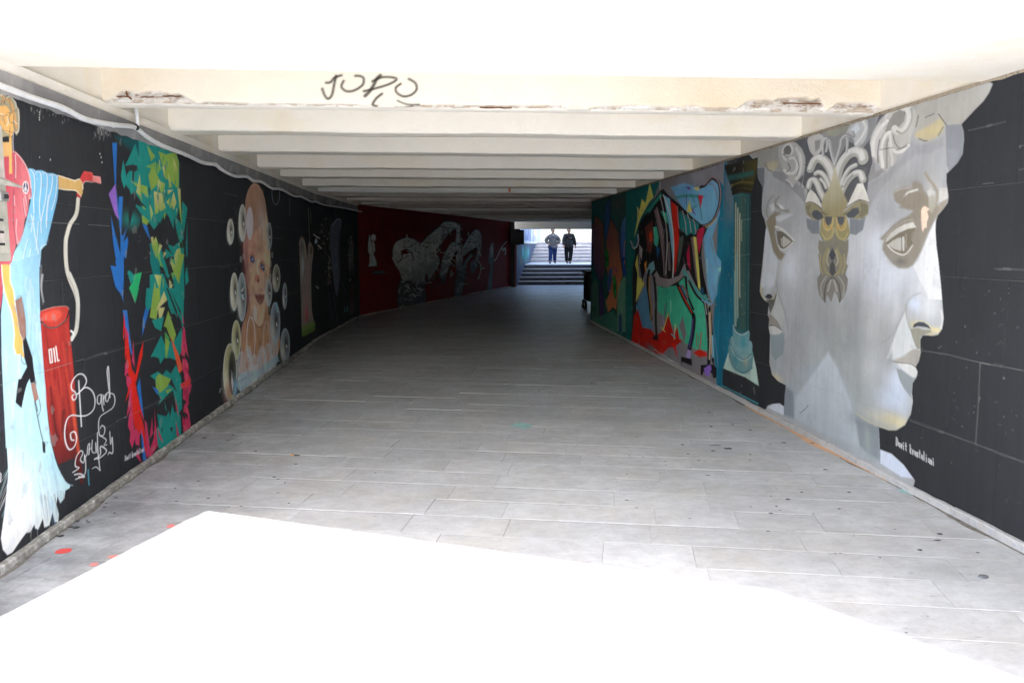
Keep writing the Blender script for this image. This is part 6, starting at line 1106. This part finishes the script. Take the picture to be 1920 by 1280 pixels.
for i in range(26): x = rnd.choice([rnd.uniform(270, 350), rnd.uniform(50, 260)]); y = rnd.uniform(980, 1280) if x < 260 else rnd.uniform(860, 1280); J.stroke([(x, y), (x+3, y+rnd.uniform(30, 90))], rnd.uniform(5, 12), rnd.choice([(100, 150, 130), (50, 90, 90), (70, 120, 110)]), soft=4, op=.5)
J.poly([(275, 1150), (300, 1130), (305, 1290), (275, 1290)], (34, 66, 96), soft=4); J.stroke([(370, 840), (362, 1000), (372, 1140), (380, 1290)], 6, (14, 30, 32)); J.ell((382, 1150), 7, 32, (110, 130, 120)); J.ell((388, 1085), 5, 18, (110, 130, 120))
J.build('mural', rw, 'dark teal mural of orange and blue animal masks at the end of the wall')

# ---- murals on the far stair walls (seen small)
K_ = Paint(WST, 0.2, 9.0, .0, 1.77, .04, .02, base=(96, 104, 122))
K_.view(960, 420, 9.14)
for c, rx, ry, col in (((60, 500), 16, 200, (64, 60, 96)), ((110, 700), 14, 150, (70, 84, 120)), ((190, 480), 14, 90, (130, 210, 220)), ((240, 520), 40, 130, (60, 160, 150)), ((160, 620), 8, 60, (170, 130, 70)), ((280, 480), 14, 80, (110, 200, 205)), ((80, 560), 6, 80, (60, 110, 60)), ((60, 850), 20, 100, (80, 90, 130))): K_.blob(c, rx, ry, col, .85)
K_.build('mural', sw, 'teal and grey painted patches on the low stair wall', keep_all=True)
U_ = Paint(WUP, 0, 8.9, 1.8, 3.28, .05, .025, base=(150, 160, 186))
U_.view(960, 420, 9.14)
for c, rx, ry, col in (((260, 200), 20, 90, (96, 112, 170)), ((255, 150), 10, 60, (190, 200, 225)), ((340, 200), 12, 160, (225, 232, 240)), ((400, 150), 18, 60, (226, 170, 80)), ((395, 230), 12, 50, (110, 120, 165)), ((440, 130), 10, 60, (130, 150, 190)), ((230, 250), 20, 50, (120, 130, 170))): U_.blob(c, rx, ry, col, .85)
U_.build('mural', uw, 'faded blue and orange graffiti', keep_all=True)

# ================================================================== SMALLER THINGS
# conduit clipped along the top of the left wall
cond = tag(empty('conduit', (XL, 3, 2.45)), 'sagging white plastic cable conduit clipped along the top of the black left wall', 'cable conduit', kind='thing')
pts = catmull([(u, z) for u, z in COV], 4, False)
bm = bmesh.new(); tube(bm, [WLO.xyz(max(u, .02), z, .004*math.sin(u*3)) for u, z in pts if u > -.6], .0175, 10); bm_obj('pipe', bm, M['conduit'], cond, smooth=True)
for x, y in ((118, 203), (212, 234), (296, 269), (348, 290), (405, 309), (475, 339), (527, 355), (592, 378), (651, 391)):
    u, z = WLO.uv(x, y); bm = bmesh.new(); tube(bm, [WLO.xyz(u-.012, z, 0), WLO.xyz(u+.012, z-.002, 0)], .0195, 10); bm_obj('clip', bm, M['conduit'], cond)
u, z = WLO.uv(255, 238)
bm = bmesh.new(); tube(bm, [WLO.xyz(u-.02, z, 0), WLO.xyz(u+.015, z-.005, 0)], .021, 12); bm_obj('collar', bm, M['blackplastic'], cond, smooth=True)
bm = bmesh.new(); tube(bm, [WL.xyz(u+.0, z+.01, .06), WL.xyz(u+.02, z+.10, .05), WL.xyz(u+.02, z+.3, .03)], .013, 10); bm_obj('branch_pipe', bm, M['conduit'], cond, smooth=True)

# electrical cabinet at the left edge of the view
cab = tag(empty('metal_cabinet', (-2.3, 3.9, 1.5)), 'battered grey metal cabinet with paint marks fixed to the wall over the robed figure', 'cabinet', kind='thing')
box_obj('body', (XL, XL+.13, 3.75, 4.44, 1.62, 2.30), M['cabinet'], cab, bev=.006)
box_obj('door', (XL+.131, XL+.143, 3.76, 4.405, 1.66, 2.27), M['cabinet'], cab, bev=.004)
box_obj('hasp', (XL+.1435, XL+.155, 4.33, 4.41, 1.92, 1.965), M['steel'], cab, bev=.003)
bm = bmesh.new(); tube(bm, [(XL+.14, 4.37, 1.942), (XL+.168, 4.37, 1.942)], .012, 10); bm_obj('lock', bm, M['darkmetal'], cab)
bm = bmesh.new(); tube(bm, [(XL+.15, 4.1, 2.05), (XL+.16, 4.3, 2.02), (XL+.14, 4.6, 2.0)], [.034, .022, .003], 4); bm_obj('bent_bracket', bm, M['cabinet'], cab)
for z in (1.70, 1.76, 1.82): box_obj('vent_slot', (XL+.1432, XL+.1445, 4.25, 4.36, z, z+.012), M['blackplastic'], cab)

# black hanging sign box on its post where the red wall ends
sp = tag(empty('sign_box', (2.9, 34.2, 0)), 'black boxy sign on a dark post at the end of the red wall', 'sign', kind='thing')
box_obj('post', (2.60, 2.78, 33.92, 34.06, 0, 2.66), M['darkmetal'], sp, bev=.008)
box_obj('edge_strip', (2.785, 2.87, 33.94, 34.04, 0, 1.75), M['pink'], sp, bev=.005)
box_obj('housing', (2.56, 2.98, 33.62, 33.88, 1.72, 2.36), M['darkmetal'], sp, bev=.012); box_obj('housing_front', (2.58, 2.96, 33.605, 33.618, 1.75, 2.33), M['blackplastic'], sp, bev=.003)
box_obj('housing', (2.985, 3.16, 33.8, 34.05, 1.74, 2.32), M['blackplastic'], sp, bev=.01)

# cart standing just beyond the end of the right wall
ct = tag(empty('hand_cart', (4.1, 22, 0)), 'dark covered cart on small wheels half hidden behind the end of the right mural wall', 'cart', kind='thing')
box_obj('body', (3.74, 4.55, 21.7, 22.5, .22, .95), M['darkmetal'], ct, bev=.03); box_obj('cover', (3.70, 4.59, 21.66, 22.54, .951, 1.02), M['blackplastic'], ct, bev=.015)
box_obj('side_panel', (3.84, 4.51, 21.685, 21.699, .3, .88), M['blackplastic'], ct, bev=.004)
for x, y in ((3.70, 21.9), (3.72, 22.35), (4.61, 21.85), (4.61, 22.35)):
    bm = bmesh.new(); tube(bm, [(x-.025, y, .12), (x+.025, y, .12)], .12, 20); o = bm_obj('wheel', bm, M['blackplastic'], ct)
    bm = bmesh.new(); tube(bm, [(x-.035, y, .12), (x+.035, y, .12)], .045, 12); bm_obj('hub', bm, M['steel'], o)
bm = bmesh.new(); tube(bm, [(3.85, 21.72, .9), (3.83, 21.5, 1.05), (4.5, 21.5, 1.05), (4.5, 21.72, .9)], .014, 8); bm_obj('handle', bm, M['steel'], ct)

# paint blots on the paving (dried flat paint, just proud of the stone)
def px_floor(x, y):
    r = FW+RT*(x-960)/FPX-UP*(y-640)/FPX; t = -CAM_H/r[2]; return t*r[0], t*r[1]
def blot(x, y, wpx, hpx, m, name='paint_blot', jag=.12, parent=None):
    c = px_floor(x, y); a = px_floor(x+wpx/2, y); b = px_floor(x, y-hpx/2); rx, ry = abs(a[0]-c[0]), abs(b[1]-c[1]); n = 18; ph = rnd.random()*6
    V = [(c[0]+rx*math.cos(k*2*math.pi/n)*(1+jag*math.sin(3*k+ph)*rnd.random()), c[1]+ry*math.sin(k*2*math.pi/n)*(1+jag*math.sin(2*k+ph)*rnd.random()), .0022) for k in range(n)]
    return V
def blots(name, lst, m, label=None, kind=None):
    V, F = [], []
    for b in lst: v = blot(*b[:4], m, jag=b[4] if len(b) > 4 else .15); F.append(tuple(range(len(V), len(V)+len(v)))); V += v
    o = mesh_obj(name, V, F, m, pavement)
    if label: o['label'] = label
    if kind: o['kind'] = kind
    return o
MR2 = mat('pale_red_floor_paint', tuple(lin((232, 140, 135))), .6, noise_amt=.08)
MR = mat('red_floor_paint', tuple(lin((222, 84, 80))), .6, noise_amt=.08); MT = mat('turquoise_spray', tuple(lin((165, 205, 205))), .8, noise_amt=.2, noise_scale=14); MG = mat('trodden_gum', (.07, .07, .075), .8, noise_amt=.3, noise_scale=30); MO = mat('orange_spray', tuple(lin((225, 185, 150))), .8, noise_amt=.1)
blots('paint_blot', [(119, 1033, 29, 10, .02)], MR, 'coral red round paint spot'); blots('paint_blot', [(212, 1043.5, 18, 5.5, .3)], MR2); blots('paint_blot', [(176, 1058, 15, 6, .3)], MR2); blots('paint_blot', [(320, 986, 14, 7, .4)], MR2)
blots('gum_marks', [(188, 941.7, 13, 3), (217, 933, 7, 2), (196, 951, 7, 2), (143, 989, 12, 5, .6), (133, 988, 9, 3, .6), (163, 976, 6, 2), (166, 979, 9, 2), (113, 1005, 16, 4, .7), (145, 977, 8, 3), (215, 962, 5, 2), (1762, 1001, 11, 3.5, .6), (1842, 995, 10, 3.5, .5), (1758, 1013, 14, 2.5, .3), (1871, 1000, 6, 2), (1725, 1031, 9, 4, .5), (1800, 976, 8, 2), (1477, 936, 9, 2.5, .5), (1365, 841, 16, 3, .8), (1337, 845, 8, 2), (1290, 851, 4, 2), (1310, 863, 3, 2), (1470, 830, 9, 2), (1340, 835, 26, 1.2), (1650, 1045, 5, 2), (1895, 1019, 6, 2), (555, 870, 6, 1.6), (1699, 1186, 6, 2), (1833, 1036, 8, 2)]
      + [(rnd.gauss(1450, 130), rnd.uniform(770, 1040), rnd.uniform(3, 9), rnd.uniform(1, 2.2), .4) for i in range(34)] + [(rnd.uniform(150, 560), rnd.uniform(800, 960), rnd.uniform(3, 8), rnd.uniform(1, 2), .4) for i in range(30)] + [(rnd.uniform(600, 1300), rnd.uniform(700, 900), rnd.uniform(2, 5), rnd.uniform(.7, 1.3), .4) for i in range(20)], MG, None, 'stuff')
blots('spray_mark', [(978, 798, 42, 10, .5)], MT, 'faint turquoise spray mark'); blots('spray_mark', [(1722, 922, 60, 16, .4)], MT)
edge = [(1405, 757), (1440, 776), (1480, 800), (1530, 829), (1580, 853), (1630, 878), (1680, 901), (1716, 919)]
V = []; 
for i, (x, y) in enumerate(edge): V.append((*px_floor(x, y), .0022))
for i, (x, y) in enumerate(edge[::-1]): V.append((*px_floor(x-(6+9*math.sin(i*1.9)**2), y+3), .0022))
mesh_obj('spray_mark', V, [tuple(range(len(V)))], MO, pavement)
MD = mat('wall_foot_dirt', (.24, .225, .2), .95, .1, noise_amt=.5, noise_scale=18, col2=(.12, .11, .1))
def dirt(wall, u0, u1, off):
    V, F = [], []; n = int((u1-u0)/.05)
    for i in range(n+1):
        u = u0+(u1-u0)*i/n; w_ = .012+.05*max(0, noise.noise(Vector((u*2.3, 7, off*9))))+.02*max(0, noise.noise(Vector((u*11, 2, 5))))
        V += [wall.xyz(u, .0021, .03), wall.xyz(u, .0021, .034+w_)]
    for i in range(n): F.append((2*i, 2*i+1, 2*i+3, 2*i+2))
    mesh_obj('dirt_line', V, F, MD, pavement)
dirt(WL, .3, 17, .1); dirt(WR, 3, 20.7, .5); dirt(WRED, 0, 14, .9)
# discarded things lying on the floor
bm = bmesh.new(); a = px_floor(545, 853.5); b = px_floor(552, 855); c = px_floor(563, 854.5)
tube(bm, [(a[0], a[1], .008), (b[0], b[1], .008)], .006, 8)
cg = tag(bm_obj('cigarette_butt', bm, mat('tan_filter_paper', (.55, .33, .15), .8, noise_amt=.1)), 'squashed tan cigarette end lying on the paving left of centre', 'cigarette butt', kind='thing')
bm = bmesh.new(); tube(bm, [(b[0]+.001, b[1], .008), (c[0], c[1], .006)], [.0055, .003], 8); bm_obj('burnt_end', bm, mat('burnt_paper', (.03, .03, .03), .9), cg)
q = px_floor(1844, 1081.5); V = [(q[0]+r_*math.cos(k*2*math.pi/14), q[1]+r_*.8*math.sin(k*2*math.pi/14), zz) for r_, zz in ((.026, .002), (.024, .008), (.015, .010)) for k in range(14)]
F = [(r_*14+k, r_*14+(k+1) % 14, (r_+1)*14+(k+1) % 14, (r_+1)*14+k) for r_ in range(2) for k in range(14)]+[tuple(range(28, 42))]
tag(mesh_obj('bottle_cap', V, F, mat('dirty_tin', (.12, .13, .15), .6, noise_amt=.4, noise_scale=60)), 'dark flattened bottle cap lying on a pale slab at the lower right', 'bottle cap', kind='thing')

# ================================================================== PEOPLE
def skinned(name, joints, edges, m, parent, loc, sub=2, root=0, fat=1.0):
    me = bpy.data.meshes.new(name); me.from_pydata([j[0] for j in joints], edges, []); me.update(); me.materials.append(m)
    o = bpy.data.objects.new(name, me); C.objects.link(o); o.parent = parent; o.location = loc
    sk = o.modifiers.new('skin', 'SKIN'); sk.use_smooth_shade = True
    if not me.skin_vertices: me.skin_vertices.new() if hasattr(me.skin_vertices, 'new') else None
    for i, j in enumerate(joints):
        r = j[1] if isinstance(j[1], tuple) else (j[1], j[1]); r = (r[0]*fat, r[1]*fat); me.skin_vertices[0].data[i].radius = r
        me.skin_vertices[0].data[i].use_root = (i == root)
    ss = o.modifiers.new('smooth', 'SUBSURF'); ss.levels = sub; ss.render_levels = sub
    return o
SK = mat('skin', (.45, .27, .19), .6, .35, noise_amt=.06, noise_scale=20)
def person(loc, legs, arms, mats, label, coat_len, yaw=0.0, hip=.92):
    """joints in metres, x to the picture's right, -y towards the camera, z up"""
    e = tag(empty('person', loc), label, 'person', kind='thing')
    jac, tro, sho, hair, shirt = mats
    P = [((0, 0, hip), (.10, .08)), ((0, .0, hip+.2), (.11, .085)), ((0, .01, hip+.42), (.15, .10)), ((0, 0, hip+.55), (.07, .06)), ((0, -.015, hip+.63), (.058, .06)), ((0, -.02, hip+.71), (.078, .095)), ((0, -.015, hip+.80), (.07, .09))]
    E_ = [(0, 1), (1, 2), (2, 3), (3, 4), (4, 5), (5, 6)]
    for s_, lg in zip((-1, 1), legs):
        k, a, t = lg; b0 = len(P); P += [((s_*.095, 0, hip-.04), .085), (k, .058), (a, .042), (t, .036)]; E_ += [(0, b0), (b0, b0+1), (b0+1, b0+2), (b0+2, b0+3)]
    for s_, ar in zip((-1, 1), arms):
        el, wr, hd = ar; b0 = len(P); P += [((s_*.18, 0, hip+.49), .06), (el, .045), (wr, .03)]; E_ += [(2, b0), (b0, b0+1), (b0+1, b0+2)]
        # palm and five fingers
        w_, h_ = Vector(wr), Vector(hd); d = (h_-w_); n = len(P); P.append((tuple(w_+d*.45), .030)); E_.append((b0+2, n))
        for f in range(4):
            off = Vector(((f-1.5)*.017, 0, 0)); m_ = len(P); P += [(tuple(w_+d*.8+off), .0095), (tuple(h_+d*.15+off*.8+Vector((0, -.015, 0))), .008)]; E_ += [(n, m_), (m_, m_+1)]
        m_ = len(P); P += [(tuple(w_+d*.55+Vector((-s_*.032, -.01, 0))), .010), (tuple(w_+d*.85+Vector((-s_*.036, -.02, 0))), .008)]; E_ += [(n, m_), (m_, m_+1)]
    skinned('body', P, E_, SK, e, loc)
    # jacket: torso, sleeves, skirt of the coat
    J_ = [((0, 0, hip+.18), (.165, .125)), ((0, 0, hip+.40), (.185, .13)), ((0, .0, hip+.525), (.10, .085)), ((0, 0, hip-coat_len*.5), (.178, .135)), ((0, 0, hip-coat_len), (.172, .135))]
    Ej = [(0, 1), (1, 2), (0, 3), (3, 4)]
    for s_, ar in zip((-1, 1), arms):
        el, wr, hd = ar; b0 = len(J_); J_ += [((s_*.185, 0, hip+.47), .085), (el, .068), (tuple(Vector(wr)+(Vector(el)-Vector(wr))*.12), .052)]; Ej += [(1, b0), (b0, b0+1), (b0+1, b0+2)]
    skinned('jacket', J_, Ej, jac, e, loc, fat=1.42)
    T = [((0, 0, hip+.03), (.165, .125))]; Et = []
    for s_, lg in zip((-1, 1), legs):
        k, a, t = lg; b0 = len(T); kk = Vector(k); aa = Vector(a); T += [((s_*.09, 0, hip-.13), .10), (tuple((Vector((s_*.09, 0, hip-.13))+kk)/2), .088), (k, .075), (tuple((kk+aa)/2), .068), (tuple(aa+Vector((0, 0, -.015))), .066)]
        Et += [(0, b0)]+[(b0+i, b0+i+1) for i in range(4)]
    skinned('trousers', T, Et, tro, e, loc, fat=1.38)
    for lg in legs:
        k, a, t = lg; aa, tt = Vector(a), Vector(t); d = tt-aa; d.z = 0
        skinned('shoe', [(tuple(aa+Vector((0, .03, -.045))), .042), (tuple(aa+d*.5+Vector((0, 0, -.05))), (.046, .036)), (tuple(tt+d*.1+Vector((0, 0, 0))), (.040, .026)), (tuple(aa+Vector((0, .01, .03))), .045)], [(0, 1), (1, 2), (0, 3)], sho, e, loc, root=1, fat=1.3)
    skinned('hair', [((0, .005, hip+.80), (.088, .10)), ((0, .03, hip+.74), (.084, .08)), ((0, .0, hip+.855), (.06, .075))], [(0, 1), (0, 2)], hair, e, loc)
    # face: nose, mouth, eyes, ears
    zf = hip+.71
    bm = bmesh.new()
    bmesh.ops.create_uvsphere(bm, u_segments=8, v_segments=6, radius=.014, matrix=Matrix.Translation((0, -.118, zf+.005)) @ Matrix.Diagonal((.8, 1.1, 1.6, 1))); o = bm_obj('nose', bm, SK, e, loc, True)
    for s_ in (-1, 1):
        bm = bmesh.new(); bmesh.ops.create_uvsphere(bm, u_segments=8, v_segments=6, radius=.010, matrix=Matrix.Translation((s_*.030, -.103, zf+.032))); bm_obj('eye', bm, M['blackplastic'], e, loc, True)
        bm = bmesh.new(); bmesh.ops.create_uvsphere(bm, u_segments=8, v_segments=6, radius=.028, matrix=Matrix.Translation((s_*.082, .0, zf+.01)) @ Matrix.Diagonal((.35, .7, 1.1, 1))); bm_obj('ear', bm, SK, e, loc, True)
    bm = bmesh.new(); add_box(bm, -.024, .024, -.112, -.100, zf-.045, zf-.037, bev=.003); bm_obj('mouth', bm, mat('lips', (.3, .12, .1), .6), e, loc)
    bm = bmesh.new(); bmesh.ops.create_cone(bm, segments=8, radius1=.05, radius2=.012, depth=.012, matrix=Matrix.Translation((0, -.118, hip+.46)) @ Matrix.Rotation(math.radians(90), 4, 'X')); 
    for v in bm.verts: v.co.z = hip+.46+(v.co.z-hip-.46)*1.5
    bm_obj('shirt_front', bm, shirt, e, loc)
    for s_ in (-1, 1):
        bm = bmesh.new(); add_box(bm, -.045, .045, -.006, .006, -.02, .035, bev=.004, M=Matrix.Translation((s_*.06, -.105, hip+.53)) @ Matrix.Rotation(s_*.7, 4, 'Y')); bm_obj('collar', bm, jac, e, loc)
    bm = bmesh.new(); add_box(bm, -.006, .006, -.008, .004, hip-coat_len+.02, hip+.42, bev=.002, M=Matrix.Translation((0, -.136, 0))); bm_obj('zip', bm, M['darkmetal'], e, loc)
    for s_ in (-1, 1):
        bm = bmesh.new(); add_box(bm, -.05, .05, -.006, .006, -.01, .01, bev=.003, M=Matrix.Translation((s_*.085, -.128, hip+.33)) @ Matrix.Rotation(s_*.15, 4, 'Y')); bm_obj('pocket_flap', bm, jac, e, loc)
    e.scale = (1.0, 1.0, .945)
    return e
def xat(px, Y, z):                                    # world x of a point at distance Y, height z seen in column px
    r0 = (px-960)/FPX; # solve (x,Y,z-H) . R = r0 * (.) . F
    v = np.array([0, Y, z-CAM_H]); return -(v@RT-r0*(v@FW))/(RT[0]-r0*FW[0])
gj = mat('grey_jacket_cloth', (.16, .16, .17), .9, .1, noise_amt=.25, noise_scale=9, col2=(.26, .26, .28)); dj = mat('dark_leather_jacket', (.014, .014, .017), .5, .4, noise_amt=.3, noise_scale=10)
jn = mat('blue_denim', (.03, .055, .16), .9, .1, noise_amt=.3, noise_scale=8); bt = mat('black_trousers', (.012, .012, .014), .85, .2, noise_amt=.2); bs = mat('black_shoe_leather', (.02, .018, .016), .4, .5); hr = mat('dark_hair', (.02, .016, .013), .8, noise_amt=.2); ws = mat('pale_shirt', (.7, .7, .72), .9); rs = mat('dark_shirt', (.03, .02, .02), .9)
Y1 = 39.4
person((xat(1036.5, Y1, 1.7), Y1, .85),
       [((-.12, -.20, .52), (-.17, -.34, .095), (-.19, -.52, .03)), ((.10, .02, .50), (.12, .22, .12), (.14, .08, .03))],
       [((-.33, .04, 1.13), (-.22, -.12, .98), (-.15, -.15, .92)), ((.31, .02, 1.12), (.23, -.12, .96), (.16, -.15, .90))],
       (gj, jn, bs, hr, ws), 'man in a grey hip-length jacket and blue jeans standing on the far landing', .24)
person((xat(1066, Y1, 1.7), Y1-.1, .85),
       [((-.12, -.02, .50), (-.07, .16, .11), (-.06, .02, .04)), ((.09, -.08, .50), (.03, -.16, .095), (.03, -.34, .03))],
       [((-.25, -.06, 1.10), (-.27, -.20, .88), (-.28, -.25, .79)), ((.27, .08, 1.10), (.33, .04, .85), (.34, .02, .75))],
       (dj, bt, bs, hr, rs), 'man in a dark jacket and black trousers with hanging arms on the landing', .15)

# ------------------------------------------------------------------ children keep their world positions under the placed empties
for o in list(C.objects):
    p = o.parent
    if p is not None and p.type == 'EMPTY':
        o.matrix_parent_inverse = Matrix.Translation(-p.location)
